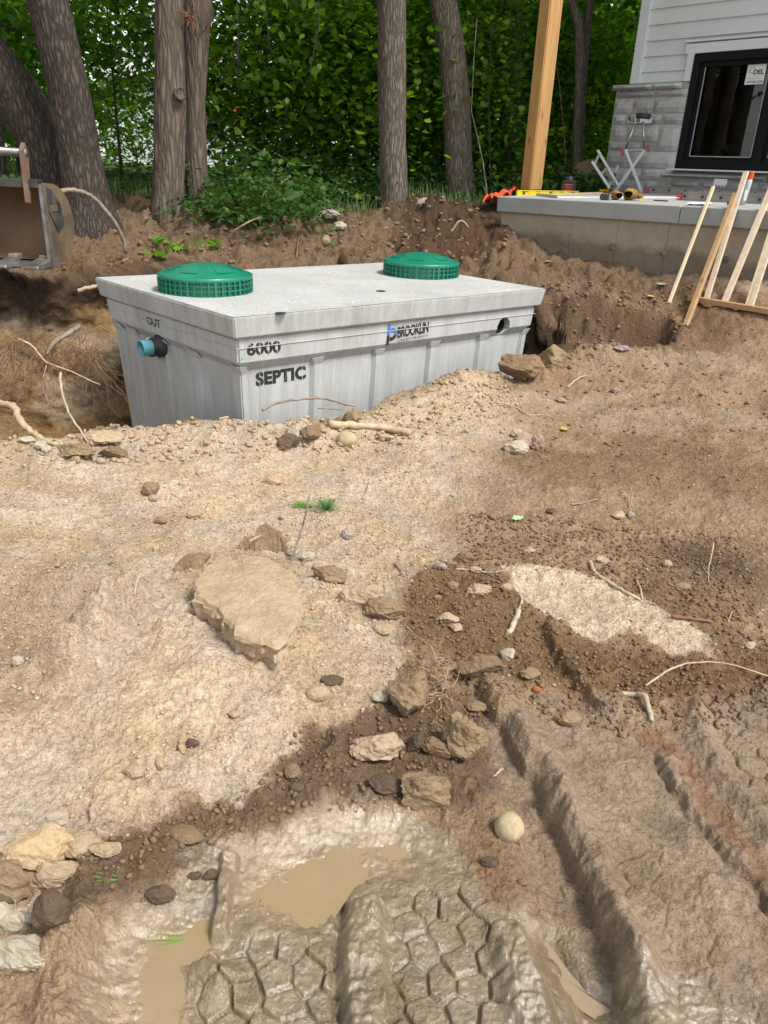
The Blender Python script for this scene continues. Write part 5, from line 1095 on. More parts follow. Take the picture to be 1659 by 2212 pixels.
def leaves(name, C, size, tmpl, m_, droop=.5, seed=0, tone=None, parent=None, label=None):
    g = np.random.default_rng(seed); N = len(C); T_, Fc = tmpl; az = g.uniform(0, 2*np.pi, N); tilt = g.normal(0, droop, N)+.35; roll_ = g.normal(0, .35, N); s = size*g.uniform(.6, 1.3, N)
    ca_, sa_ = np.cos(az), np.sin(az); ct, st_ = np.cos(tilt), np.sin(tilt); cr, sr = np.cos(roll_), np.sin(roll_)
    fwd_ = np.stack([ca_*ct, sa_*ct, -st_], 1); side_ = np.stack([-sa_, ca_, np.zeros(N)], 1); up_ = np.cross(fwd_, side_)*-1
    s2 = side_*cr[:, None]+up_*sr[:, None]; u2 = up_*cr[:, None]-side_*sr[:, None]
    V = C[:, None, :]+s[:, None, None]*(T_[None, :, 0:1]*s2[:, None, :]+T_[None, :, 1:2]*fwd_[:, None, :]+T_[None, :, 2:3]*u2[:, None, :])
    k_ = len(T_); Fa = np.array(Fc)[None]+(np.arange(N)*k_)[:, None, None]; Fa = Fa.reshape(-1, 3)
    me = bpy.data.meshes.new(name); me.vertices.add(N*k_); me.vertices.foreach_set('co', V.astype(np.float32).ravel()); me.loops.add(Fa.size); me.loops.foreach_set('vertex_index', Fa.astype(np.int32).ravel())
    me.polygons.add(len(Fa)); me.polygons.foreach_set('loop_start', np.arange(len(Fa), dtype=np.int32)*3); me.update(calc_edges=True)
    tn = g.beta(1.3, 2.2, N) if tone is None else np.clip(tone+g.normal(0, .16, N), 0, 1); at = me.attributes.new('tone', 'FLOAT', 'POINT'); at.data.foreach_set('value', np.repeat(tn, k_).astype(np.float32))
    me.materials.append(m_); return me
def sprays(g, n, lo, hi, rs=.35, per=14, flat=.28, keep=None):
    "leaf centres gathered on drooping sprays inside a box / ellipsoid"
    lo, hi = np.array(lo), np.array(hi); c = g.uniform(0, 1, (n*3, 3)); d = (c-.5)*2; k_ = (np.abs(d)**2.2).sum(1) < 1.25; c = c[k_][:n]; C = lo+(hi-lo)*c; 
    if keep is not None: C = C[keep(C)]
    off = g.normal(0, 1, (len(C), per, 3))*np.array([rs, rs, rs*flat]); P_ = (C[:, None, :]+off); P_[:, :, 2] -= .25*(off[:, :, 0]**2+off[:, :, 1]**2)/rs
    tone = np.repeat(g.beta(1.6, 2, len(C)), per); return P_.reshape(-1, 3), tone
def foliage_mesh(seed, n, ext, size, tmpl, m_, rs=.35, per=14, name='crown', droop=.5):
    g = np.random.default_rng(seed); C, tone = sprays(g, n, (-ext[0], -ext[1], 0), (ext[0], ext[1], ext[2]), rs, per); return leaves(name, C, size, tmpl, m_, droop, seed, tone)
def limbs(b, base_, top, g, n, spread, r0):
    for i in range(n):
        t_ = g.uniform(.25, .95); s_ = Vector(base_).lerp(Vector(top), t_); a = g.uniform(0, 6.28); e_ = s_+Vector((math.cos(a)*spread*g.uniform(.5,1), math.sin(a)*spread*g.uniform(.5,1), spread*g.uniform(.1,.8)))
        m_ = s_.lerp(e_, .5)+Vector((0,0,-.05*spread)); b.tube([s_, m_, e_], [r0*.5, r0*.35, r0*.12], 6)
# --- the big trunks; pixel paths from the root upwards
def big_tree(nm, pxs, wid, r, barkk, label, top=8.5, seed=1, flare=.35, ridge=.05, nph=22, burl=None, extra=None, zdown=.25, nl_=190, lean=0):
    pts = []; rad = []
    for i, (px, py) in enumerate(pxs):
        w = at_r(px, py, r+lean*i); pts.append(w); d_ = (w-Vector((0,0,EYE))).length; rad.append(wid[i]/2*d_/F0*.97)
    b0 = pts[0]; g0 = gz(b0.x, b0.y); dirn = (pts[1]-pts[0]).normalized(); pts.insert(0, b0-dirn*zdown); rad.insert(0, rad[0]*1.04)
    dt = (pts[-1]-pts[-2]).normalized(); pts.append(pts[-1]+dt*(top-pts[-1].z)/max(.3, dt.z)); rad.append(rad[-1]*.62)
    root = empty(nm, (b0.x, b0.y, g0), label, 'tree'); me, P_, r_ = trunk_mesh(pts, rad, seed, ridge, nph, flare=flare, burl=burl, nl_=nl_)
    link('trunk', me, BK[barkk], root)
    b = MB(); g = np.random.default_rng(seed); tp = Vector(pts[-1])
    limbs(b, pts[-1]-Vector((0,0,3.2)), pts[-1], g, 7, 1.9, rad[-1]*1.3); b.build('limbs', BK[barkk], root, True)
    cr = link('crown', CROWNS[seed % 3], None, root, smooth=False); cr.matrix_parent_inverse = Matrix.Identity(4); cr.location = tp-Vector((b0.x, b0.y, g0))-Vector((0,0,2.2)); cr.rotation_euler = (0,0,seed*1.3)
    return root, pts, rad
CROWNS = [foliage_mesh(100+i, 120, (2.6, 2.6, 3.2), .20, SIMP, M_leafd, .45, 12, 'crown') for i in range(3)]
big_tree('tree', [(200,500),(190,440),(172,331),(150,200),(120,70),(103,0)], [104,86,73,70,68,66], 8.3, 'dark', 'dark barked thick tree leaning left behind the excavator bucket', seed=1, flare=.2, ridge=.06, nph=26)
big_tree('tree', [(160,480),(140,420),(100,320),(40,210),(-30,120),(-110,40)], [100,92,86,84,82,80], 8.9, 'dark', 'dark tree leaning steeply left out of the picture', seed=2, flare=.1, ridge=.06, nph=26, top=6)
T3 = big_tree('tree', [(358,512),(362,440),(366,364),(368,218),(366,100),(365,0)], [66,62,60,59,54,50], 8.6, 'warm', 'rough grey-brown tree with a sawn branch stub, left one of a close pair', seed=3, flare=.22, ridge=.07, nph=14)
T4 = big_tree('tree', [(430,495),(426,440),(423,364),(421,218),(422,100),(419,0)], [50,47,45,39,46,54], 9.0, 'warm', 'slimmer tree with a swollen collar, right one of a close pair', seed=4, flare=.1, ridge=.055, nph=20, burl=[(2.25,0,.14,.35),(2.22,2.6,.12,.38),(2.3,4.3,.13,.3)])
big_tree('tree', [(851,455),(850,400),(848,300),(847,150),(846,0)], [60,57,55,54,53], 10.6, 'grey', 'straight ridged tree standing behind the middle of the dark soil heap', seed=5, flare=.08, ridge=.06, nph=26)
big_tree('tree', [(996,440),(990,350),(985,218),(974,100),(957,0)], [60,54,53,51,49], 11.6, 'grey', 'tree with a mossy patch leaning slightly left, right of the straight one', seed=6, flare=.15, ridge=.06, nph=26)
big_tree('tree', [(1107,420),(1106,330),(1106,200),(1104,100),(1102,0)], [41,42,43,42,41], 14.0, 'grey', 'tree immediately left of the honey coloured post', seed=7, flare=.1, ridge=.055, nph=24)
big_tree('tree', [(786,372),(783,300),(778,240),(772,150),(776,60),(782,0)], [26,27,27,24,20,17], 15.5, 'grey', 'smaller dim tree deep in the foliage left of the straight ridged trunk', seed=8, flare=.1, top=7)
big_tree('tree', [(1246,424),(1246,340),(1247,260),(1252,150),(1250,56),(1235,0)], [17,16,16,17,16,14], 12.6, 'thin', 'thin crooked tree, the front one of two right of the post', seed=9, flare=.1, ridge=.03, top=6.5)
big_tree('tree', [(1252,424),(1254,300),(1259,170),(1267,74),(1274,0)], [12,14,15,15,14], 12.9, 'thin', 'thin straight pale tree, the rear one of two right of the post', seed=10, flare=.1, ridge=.03, top=6.5)
big_tree('tree', [(8,430),(5,380),(3,300),(1,240)], [13,12,11,10], 11.5, 'dark', 'thin dark tree at the left edge behind the bucket bar', seed=11, top=5)
# sawn stub on the left twin, splintered scar between the twins
cst = at_r(389, 203, 8.42); ob_s = MB().lathe(cst, [(.062,-.12),(.058,.0),(.05,.02),(.045,.012),(0,.012)], 18, Vector((.55,-.8,.1))).build('branch_stub', BK['warm'], T3[0], True)
b = MB(); g = np.random.default_rng(5); c = at_r(412, 35, 8.5)
for i in range(26): e_ = Vector(g.normal(0, 1, 3)); e_.y = -abs(e_.y); b.tube([c+e_*.02, c+e_*.10*g.uniform(.4, 1.2)], [.006, .001], 4)
b.build('splinters', mat('fresh_split_wood', (.33,.14,.06), (.2,.09,.05), 9, .8), T3[0])
# --- saplings, vines
def sapling(nm, pxs, r, rad, label, lift=None):
    o = MB().tube([at_r(x, y, r) for x, y in pxs], np.linspace(rad, rad*.4, len(pxs)), 6, jit=.1).build(nm, BK['vine' if nm == 'vine' else 'thin'], None, True); return tag(o, label, nm)
sapling('sapling', [(1060,470),(1054,430),(1043,350),(1030,290),(1018,240),(1024,120),(1030,40)], 9.9, .011, 'bare thin grey sapling rising left of the porch corner')
sapling('sapling', [(1060,400),(1058,330),(1056,200),(1062,80)], 12.2, .012, 'slender upright sapling between the mossy tree and the tree by the post')
sapling('sapling', [(1214,420),(1222,340),(1216,260),(1208,180),(1200,120)], 12, .009, 'wispy sapling just right of the pine post')
sapling('vine', [(516,160),(513,110),(515,60),(512,-20)], 8.9, .009, 'dark hanging vine right of the twin trunks, the longer straight one')
sapling('vine', [(586,122),(578,60),(570,-20)], 8.9, .007, 'dark hanging vine curving down above the left riser')
sapling('vine', [(664,190),(676,120),(688,60),(690,-20)], 9.2, .008, 'dark hanging vine halfway between the twin trunks and the straight tree')
sapling('branch', [(452,500),(462,440),(440,330),(448,250)], 10.5, .008, 'thin dark stem behind the right twin trunk')
# --- understorey of young maples, each a tree of its own
MESH = [foliage_mesh(20+i, 290, (1.7, 1.5, 2.6), .112, MAPLE, M_leaf, .30, 13) for i in range(4)]
MESHB = [foliage_mesh(40+i, 300, (1.6, 1.3, 2.4), .10, OVAL, M_leafb, .28, 14) for i in range(2)]
MESHD = [foliage_mesh(60+i, 230, (2.4, 2.0, 3.2), .18, SIMP, M_leafd, .40, 14) for i in range(3)]
def young(x, y, z, s, me, i, label, grp, hz=None):
    g0 = 1.1 if hz is None else hz; root = empty('young_tree', (x, y, g0), label, 'tree', grp); g = np.random.default_rng(i+500); H_ = max(.5, z-g0+1.0*s)
    b = MB(); b.tube([(x, y, g0-.1), (x+g.normal(0,.1), y, g0+H_*.5), (x+g.normal(0,.15), y+.1, g0+H_)], [.035*s, .025*s, .012*s], 7); limbs(b, (x, y, g0+.3), (x, y, g0+H_), g, 7, 1.0*s, .03*s); b.build('trunk', BK['dark'], root, True)
    cr = link('crown', me, None, root, smooth=False); cr.matrix_parent_inverse = Matrix.Identity(4); cr.location = (0, 0, z-g0); cr.scale = (s, s, s); cr.rotation_euler = (0, 0, g.uniform(0, 6.28)); return root
def X_at(px, y): d = ray(px, 250); return d.x/d.y*y
lst = []
i = 0
for px, y, z, s in [(20,13,1.7,1.0),(130,14,2.4,1.1),(250,12.6,2.9,.7),(285,16,1.35,.6),(480,12.6,2.1,.8),(560,13.5,1.35,1.0),(610,12.3,2.5,1.0),(700,13,1.5,1.1),(740,14.5,2.6,1.1),(840,14,1.7,1.1),(905,12.8,1.5,.9),(920,13.5,2.9,.9),(1010,15,2.2,1.1),(1055,13.4,1.3,.8),(1075,15,3.0,1.0),(1180,15.5,1.6,1.0),(1220,14.5,2.8,.9),(1270,15.5,1.3,1.0),(1280,15.2,2.6,.9),(1340,17,2.0,1.3),(-60,15,2.4,1.1)]:
    young(X_at(px, y), y, z, s, MESH[i % 4] if i % 3 else MESHB[i % 2], i, 'young maple of the leafy understorey behind the big trunks', 'young maples behind the big trunks'); i += 1
for px, y, z, s in [(-80,19,1.2,1.0),(60,20,3.6,.5),(600,21,1.15,.7),(690,20,1.2,.8),(720,19,3.3,.8),(800,20,1.2,1.1),(830,19,3.3,1.0),(930,20,1.3,.9),(1010,21,1.2,.9),(980,19,3.5,.8),(1100,20,1.2,1.1),(1130,19,3.3,1.0),(1230,20,1.2,1.0),(1280,20,3.2,1.1),(1350,21,1.2,1.3),(1420,22,3.0,1.3),(1500,20,1.2,1.1)]:
    young(X_at(px, y), y, z, s, MESHD[i % 3], i, 'dark leafy tree of the wood behind the young maples', 'far trees closing the wood', 1.2); i += 1
for k_, (x, y) in enumerate([(-13,14),(-10,20),(12,20),(16,24),(-18,25),(-13,8.5),(-24,18),(22,18),(-5,28),(4,30),(12,32),(-14,34),(-2,24)]):
    if k_ in (8, 12, 11): continue
    young(x, y, 1.3, 1.6, MESHD[k_ % 3], 90+k_, 'dark leafy tree of the wood behind the young maples', 'far trees closing the wood', 1.2)
# --- low plants at the foot of the wood
PL = [foliage_mesh(80+i, 46, (.75, .55, .42), .075, OVAL, M_leafd, .12, 11, 'leaves', .4) for i in range(3)]
UG = []
k_ = 0
for px, py, s, lab in [(470,480,.7,''),(500,470,.9,''),(540,470,1.0,''),(590,465,1.1,''),(640,455,.9,''),(690,448,.9,''),(740,440,.9,''),(790,430,.8,''),(570,420,1.4,''),(660,410,1.5,''),(740,410,1.3,''),(910,390,1.0,''),(1040,395,.9,''),(1200,400,1.0,''),(1280,410,1.0,''),(1230,385,1.2,''),(480,430,1.4,''),(20,470,1.0,''),(290,400,1.0,''),(800,405,1.2,''),(1300,395,.9,'')]:
    w = hit(px, py); r_ = math.hypot(w.x, w.y); 
    if r_ > 15 or py < 428: w = at_r(px, 380, 11.8); w.z = gz(w.x, w.y)
    UG.append((PL[k_ % 3], (w.x, w.y, w.z-.02), s, k_*1.7)); k_ += 1
def join_meshes(nm, items, m_):
    VV, FF, TT_, o_ = [], [], [], 0
    for me, loc, s, rz in items:
        nv = len(me.vertices); V = np.empty(nv*3, np.float32); me.vertices.foreach_get('co', V); V = V.reshape(-1, 3)*s; F_ = np.empty(len(me.loops), np.int32); me.loops.foreach_get('vertex_index', F_); t = np.empty(nv, np.float32); me.attributes['tone'].data.foreach_get('value', t)
        c_, s_ = math.cos(rz), math.sin(rz); VV.append(np.stack([c_*V[:, 0]-s_*V[:, 1]+loc[0], s_*V[:, 0]+c_*V[:, 1]+loc[1], V[:, 2]+loc[2]], 1)); FF.append(F_+o_); TT_.append(t); o_ += nv
    V = np.concatenate(VV); F_ = np.concatenate(FF); me = bpy.data.meshes.new(nm); me.vertices.add(len(V)); me.vertices.foreach_set('co', V.astype(np.float32).ravel()); me.loops.add(len(F_)); me.loops.foreach_set('vertex_index', F_); me.polygons.add(len(F_)//3); me.polygons.foreach_set('loop_start', np.arange(len(F_)//3, dtype=np.int32)*3); me.update(calc_edges=True)
    me.attributes.new('tone', 'FLOAT', 'POINT').data.foreach_set('value', np.concatenate(TT_)); me.materials.append(m_); return me
tag(link('undergrowth', join_meshes('undergrowth', UG, M_leafu), None, None, smooth=False), 'leafy green undergrowth covering the ground at the edge of the wood', kind='stuff')
# grass along the edge of the wood
g = np.random.default_rng(9); N = 4200; px_ = g.uniform(-6, 1.2, N); py_ = g.uniform(9.3, 12.0, N)+.9*np.clip((px_+.6)/.5, 0, 1); zz_ = Hfull(px_, py_); az = g.uniform(0, 6.28, N); hh = g.uniform(.06, .26, N); be = g.uniform(.1, .7, N)*hh; w2 = .0035
d_ = np.stack([np.cos(az), np.sin(az), 0*az], 1); s_ = np.stack([-np.sin(az), np.cos(az), 0*az], 1)*w2; B0 = np.stack([px_, py_, zz_-.01], 1); M1 = B0+d_*(be*.35)[:, None]+np.array([0,0,1])*(hh*.6)[:, None]; T1_ = B0+d_*be[:, None]+np.array([0,0,1])*hh[:, None]
V = np.stack([B0-s_, B0+s_, M1+s_*.8, M1-s_*.8, T1_], 1).reshape(-1, 3); Fq = []
for q in range(N): o5 = q*5; Fq += [(o5, o5+1, o5+2, o5+3), (o5+3, o5+2, o5+4)]
me = bpy.data.meshes.new('grass'); me.from_pydata(V.tolist(), [], Fq); tag(link('grass', me, mat('grass_blade', (.07,.15,.03), (.12,.20,.05), 3, .6), None), 'thin green grass along the foot of the wood', kind='stuff', cat='grass')
# --- pale things glimpsed through the leaves
wb = MB(); b0 = Vector((X_at(470, 34), 34, 0)); gb = empty('far_building', (b0.x, b0.y, 1.0), 'white building with a dark window and orange panel glimpsed through the leaves', 'building')
M_w = mat('white_wall', (.78,.79,.8), None, 3, .6)
MB().box((b0.x, 35, 2.6), (4.2,0,0), (0,2,0), (0,0,1.7)).build('wall', M_w, gb); MB().prism([(b0.x-4.5, 32.6, 4.3), (b0.x+4.5, 32.6, 4.3), (b0.x+4.5, 35, 5.6), (b0.x-4.5, 35, 5.6)], (0,.1,.1)).build('roof', mat('pale_roof', (.5,.5,.5)), gb)
MB().box((b0.x+.0, 32.97, 2.9), (.45,0,0), (0,.04,0), (0,0,.55)).build('window', mat('far_window', (.05,.055,.07), None, 5, .2), gb); MB().box((b0.x+.95, 32.96, 3.0), (.16,0,0), (0,.04,0), (0,0,.5)).build('orange_panel', M_org, gb)
# ================================================================ stones and clods
def rock_mat(nm, c1, c2, sc_=9, bd=.017):
    mt, n, p, out = new_mat(nm); ob = coords(n, 'Object'); c = ramp(n, noise(n, ob, sc_, 7, .65, .3), [(.3, c2), (.62, c1)]); c = mixc(n, c, ramp(n, noise(n, ob, 90, 5, .7), [(.3, .8), (.7, 1.2)]), .8, 'MULTIPLY')
    n.links.new(c, p.inputs['Base Color']); p.inputs['Roughness'].default_value = .9; p.inputs['Specular IOR Level'].default_value = .25; bump(n, p, noise(n, ob, 38, 7, .68), bd, .9); return mt
RM = {'sand': rock_mat('sand_clod', (.45,.34,.22), (.34,.24,.145)), 'brown': rock_mat('brown_clod', (.25,.165,.095), (.17,.105,.055)), 'dark': rock_mat('dark_clod', (.14,.095,.06), (.085,.055,.035)), 'tan': rock_mat('tan_clod', (.30,.215,.125), (.21,.14,.075)),
 'white': rock_mat('pale_stone', (.43,.37,.28), (.32,.265,.19), 12, .006), 'cream': rock_mat('cream_cobble', (.42,.34,.21), (.31,.24,.14), 20, .002), 'grey': rock_mat('grey_stone', (.33,.29,.26), (.22,.18,.155), 12, .006), 'orange': rock_mat('orange_tan_stone', (.45,.33,.20), (.40,.27,.145), 7, .006), 'pink': rock_mat('pinkish_stone', (.36,.25,.19), (.26,.17,.13), 9, .006), 'red': rock_mat('rust_pebble', (.35,.12,.04), (.25,.08,.03), 9, .004)}
def ico(sub):
    bm = bmesh.new(); bmesh.ops.create_icosphere(bm, subdivisions=sub, radius=1); bm.verts.ensure_lookup_table(); V = np.array([v_.co for v_ in bm.verts]); Fc = [tuple(x.index for x in f.verts) for f in bm.faces]; bm.free(); return V, Fc
ICO = {k_: ico(k_) for k_ in (1, 2, 3, 4, 5)}
def rock_verts(seed, sx, sy, sz, ang=.6, sub=3, rough=.10):
    g = np.random.default_rng(seed); V, Fc = ICO[sub]; V = V.copy(); n_ = 15 if ang > .3 else 4
    for _ in range(n_):
        d = g.normal(0, 1, 3); d /= np.linalg.norm(d); lim = 1-g.uniform(.15, .52)*ang; pr = V@d; k_ = pr > lim; V[k_] -= (pr[k_]-lim)[:, None]*d*.96
    rr = 1+rough*(vn3(V[:,0]*2.2+seed, V[:,1]*2.2, V[:,2]*2.2, seed)*1.0+vn3(V[:,0]*6+seed, V[:,1]*6, V[:,2]*6, seed+1)*.6*(ang+.2)+vn3(V[:,0]*14+seed, V[:,1]*14, V[:,2]*14, seed+2)*.3*ang)
    return V*rr[:, None]*np.array([sx, sy, sz]), Fc
nrock = [0]
def rock(px, py, wpx, hpx, kind, label, ang=.7, flat=None, cat='rock', sub=3, nm=None, rotz=None, tilt=0, sink=.22, lift=0, rough=.16):
    nrock[0] += 1; sd = nrock[0]*7+1; k12 = 1.2 if ang > .3 else 1.05; wpx, hpx = wpx*k12, hpx*k12; w = hit(px, py+hpx*.34); dist_ = (w-Vector((0,0,EYE))).length; s = wpx*dist_/F0/2; hgt = hpx*dist_/F0/2
    dep = math.asin(min(1, (EYE-w.z)/dist_)); # the apparent height mixes depth and real height
    if flat is None: flat = .85
    sz = min(max(hgt*flat, s*.38), s*1.15); sy = max(s*.55, min(s*1.05, (hgt-sz*math.cos(dep)*.8)/max(.25, math.sin(dep))))
    V, Fc = rock_verts(sd, s*1.05, sy, sz, ang, sub, rough if ang > .35 else .05); o = pydata(nm or ('rock' if kind in ('white','cream','grey','orange','pink','red') else 'earth_clod'), V, Fc, RM[kind], None, ang < .35)
    o.location = (w.x, w.y, w.z+sz*(1-2*sink)*.95+lift); o.rotation_euler = (tilt, 0, random.uniform(-.3, .3) if rotz is None else rotz); return tag(o, label, cat if o.name.startswith('rock') else 'clod')
RK = [
 (1118,786,76,60,'brown','flat brown clod standing on edge by the right end of the tank',.9,.8),
 (1193,768,48,46,'tan','upright tan clod just right of the one standing by the tank',.8,.9),
 (749,948,40,37,'cream','round cream cobble lying in front of the log at the pit rim',.1,.95),
 (671,930,40,32,'brown','brown stone on the pit rim left of the round cream cobble',.5,.8),
 (761,896,32,42,'tan','pale upright clod on the rim under the forked stick',.8,1),
 (621,950,42,36,'dark','dark crumbly clod on the rim below the word on the tank',.8,.8),
 (590,1034,36,22,'sand','flat pale stone alone on the dry sand',.7,.7),
 (327,1052,34,36,'tan','crumbly double clod on the open dry sand at the left',.8,.9),
 (332,1075,18,14,'sand','small sand clod just below the crumbly double clod',.7,.8),
 (347,1121,22,16,'tan','small tan stone between the crumbly double clod and the great slab',.6,.8),
 (419,1109,26,20,'sand','small sandy stone above the great slab',.7,.8),
 (751,1151,28,22,'grey','pale grey stone below the pine needle tuft',.7,.8),
 (665,1201,30,24,'white','whitish stone at the foot of the upright twig',.7,.85),
 (632,1190,24,18,'white','whitish stone beside the right corner of the triangular plate',.7,.8),
 (712,1236,72,46,'tan','tan clod next to the upper right of the great slab',.8,.8),
 (774,1277,76,60,'sand','blocky clod right of the great slab, the paler of two neighbours',.9,.85),
 (824,1308,82,50,'tan','blocky clod right of the great slab, the browner of two neighbours',.8,.8),
 (744,1282,26,40,'sand','narrow clod wedged against the blocky clods',.8,.9),
 (826,1355,40,26,'sand','small sandy clod below the blocky clods',.7,.7),
 (687,1494,46,40,'sand','rounded sandy stone below the great slab',.3,.8),
 (719,1466,42,24,'dark','dark stone below and right of the great slab',.8,.7),
 (40,1428,22,20,'white','small white stone at the left edge of the sand mound',.6,.9),
 (884,1490,92,112,'tan','biggest knobbly clod, above the group of dark flakes',.9,.95),
 (821,1501,34,32,'white','pale stone at the left side of the biggest knobbly clod',.7,.9),
 (1035,1428,88,62,'brown','rugged brown clod at the head of the long mud ridge',1,.8),
 (818,1602,98,72,'sand','smooth faced pale block on the wet soil',.9,.8),
 (900,1596,40,52,'dark','left flake of the dark flaky clods',1,.8),
 (940,1608,60,52,'brown','leaning flake in the middle of the dark flaky clods',1,.8),
 (1012,1584,88,108,'tan','tall jagged clod beside the long mud ridge',1,.95),
 (912,1692,100,100,'tan','squared brown block at the edge of the wet mud',.9,.9),
 (832,1684,64,46,'dark','dark wet clod left of the squared brown block',.7,.7),
 (1026,1522,40,26,'tan','small clod above the tall jagged one',.9,.7),
 (1098,1779,52,74,'cream','smooth egg shaped cobble in the mud',.05,.75),
 (1226,1547,44,36,'tan','lone tan stone right of the long mud ridge',.5,.8),
 (1158,1490,17,16,'red','small rust coloured pebble',.3,.9),
 (1140,1451,40,28,'tan','crumbly clod between the rugged clod and the pale patch',.8,.7),
 (1095,1406,27,38,'white','pale broken stone above the rugged brown clod',.8,.9),
 (1058,1857,30,26,'dark','dark lump in the mud below the egg shaped cobble',.6,.8),
 (1129,1905,20,18,'brown','small round stone in the mud near the ridge trough',.3,.8),
 (87,1824,100,94,'orange','large orange tan stone at the left edge',.7,.85),
 (74,1892,64,44,'sand','flat stone tucked under the large orange tan one',.8,.7),
 (126,1874,64,62,'sand','grey-tan stone right of the flat one at the left edge',.8,.85),
 (16,1893,80,80,'tan','tan stone cut by the left edge of the picture',.6,.85),
 (52,2047,104,74,'white','pale angular stone in the lower left corner',.9,.75),
 (30,1987,44,38,'white','lumpy white stone above the pale angular one',.5,.9),
 (3,1975,34,44,'white','whitish stone cut by the left edge',.4,.9),
 (67,1983,24,20,'grey','small grey pebble between the white stones and the wet brown stone',.4,.8),
 (119,1960,58,72,'dark','wet brown upright stone at the edge of the mud',.5,.9),
 (124,1765,34,28,'white','light stone above the large orange tan one',.8,.8),
 (171,1815,78,54,'sand','broad sandy stone right of the large orange tan one',.8,.6),
 (231,1829,50,34,'sand','sandy stone at the edge of the damp soil',.8,.6),
 (24,1842,42,54,'tan','crumbly block left of the large orange tan stone',.9,.8),
 (347,1926,44,38,'dark','dark wet stone standing in the mud left of the puddle',.6,.8),
 (421,1889,22,18,'dark','little dark stone above the puddle edge',.6,.8),
 (402,1797,64,42,'brown','smooth brown stone half buried where dry sand meets wet soil',.3,.5),
 (290,1660,34,30,'sand','sandy lump on the lower left mound',.5,.7),
 (414,1605,26,20,'dark','dark little stone on the lower left mound',.8,.8),
 (640,1697,28,24,'dark','round damp clod below the sand edge',.3,.8),
 (632,1664,30,36,'brown','damp clod beside the sand hollow',.5,.7),
 (455,1890,26,22,'dark','small wet stone at the top of the short mud wall',.7,.8),
 (225,942,74,30,'sand','overhanging crust slab on the rim at the left end of the tank',.9,.6),
 (172,968,80,34,'tan','tilted crust plate on the rim left of the tank',1,.6),
 (250,976,62,22,'brown','flat crust plate just below the overhanging one',1,.6),
 (90,960,22,18,'white','pale pebble by the end of the thick root',.6,.9),(103,972,19,15,'white','lower of the pale pebbles by the end of the thick root',.6,.9),
 (219,995,18,15,'sand','round pebble under the crust plates, left of two',.3,.9),(270,996,19,16,'sand','round pebble under the crust plates, right of two',.3,.9),
 (60,950,30,16,'white','flat pale stone at the left of the pit rim',.8,.6),
 (1116,962,46,32,'white','pale stone, front one of the cluster on the path',.5,.8),
 (1136,946,44,34,'pink','pinkish stone, middle one of the cluster on the path',.7,.85),
 (1158,950,30,34,'pink','striped stone, right one of the cluster on the path',.7,.9),
 (1116,934,20,18,'white','small white stone behind the cluster on the path',.4,.9),
 (1002,1203,46,38,'brown','angular brown stone above the dark damp patch',.9,.8),
 (1070,1110,28,20,'tan','small stone left of the pale green leaf',.8,.8),
 (1335,1112,30,20,'sand','pale stone below the short stick on the right',.7,.8),
 (1361,1112,14,14,'grey','pinkish grey pebble next to the pale stone on the right',.6,.9),
 (1211,863,22,15,'pink','pale pinkish stone on the smooth path',.7,.8),(1330,842,15,12,'pink','little pink stone on the path far right of the tank',.7,.8),
 (1344,752,30,14,'grey','pale flat stone at the dug edge before the laths',.8,.6),
 (1302,1210,24,18,'white','white stone above the pale sand patch',.7,.9),
 (1299,1135,28,18,'brown','brown stone above the white stone',.8,.7),
 (1473,1266,30,20,'tan','tan rounded stone at the right beyond the roots',.3,.8),(1440,1218,19,18,'sand','round light pebble at the right near the white stone',.3,.9),
 (1193,1101,24,14,'dark','dark flat stone right of the pale green leaf',.8,.7),
 (1037,1273,58,16,'sand','long flat clod on the dark damp patch',.9,.5),
 (1618,1392,18,16,'white','whitish pebble near the right edge',.5,.9),(1143,1187,22,15,'sand','small sandy stone below the pale green leaf',.6,.8),
 (1028,1228,24,16,'sand','small sandy stone by the pale thin stick',.6,.8),(1095,1266,26,20,'sand','pale clod at the tip of the light patch',.8,.8),
 (978,1262,22,20,'tan','round clod at the top of the dark damp patch',.4,.8),(965,1330,44,30,'sand','crumbly pale clod on the left of the damp patch',.8,.7),(985,1355,24,22,'sand','small pale clod below the crumbly one on the damp patch',.7,.8),
 (944,1290,16,14,'tan','little clod above the crumbly pale one',.6,.8),
 (703,512,18,40,'pink','upright reddish stone poking from the back bank',.5,1),
 (734,487,22,18,'white','pale stone at the foot of the green plants',.5,.9),(712,466,34,20,'grey','dim grey stone among the green plants',.5,.8),
 (955,1222,20,14,'grey','small grey stone left of the angular brown one',.6,.8),
]
for q in RK:
    rock(*q[:6], ang=q[6], flat=q[7], sub=5 if q[2] > 55 else 4 if q[2] > 26 else 3)
# boulder and broken concrete in the background
for px, py, r_, wx, hx, kd, lab in ((1272,382,12.4,62,62,'tan','large tan boulder behind the leaning ladder'),(925,440,9.6,58,26,'grey','broken grey concrete lump on top of the dark soil heap'),(985,470,9.2,34,30,'dark','dark stone in the soil right of the broken concrete')):
    c = at_r(px, py, r_); s = wx*r_/F0/2; V, Fc = rock_verts(int(px), s*1.1, s, hx*r_/F0/2, .7, 3); o = pydata('rock', V, Fc, RM[kd], None, True); o.location = c; tag(o, lab, 'boulder' if wx > 60 else 'rock')
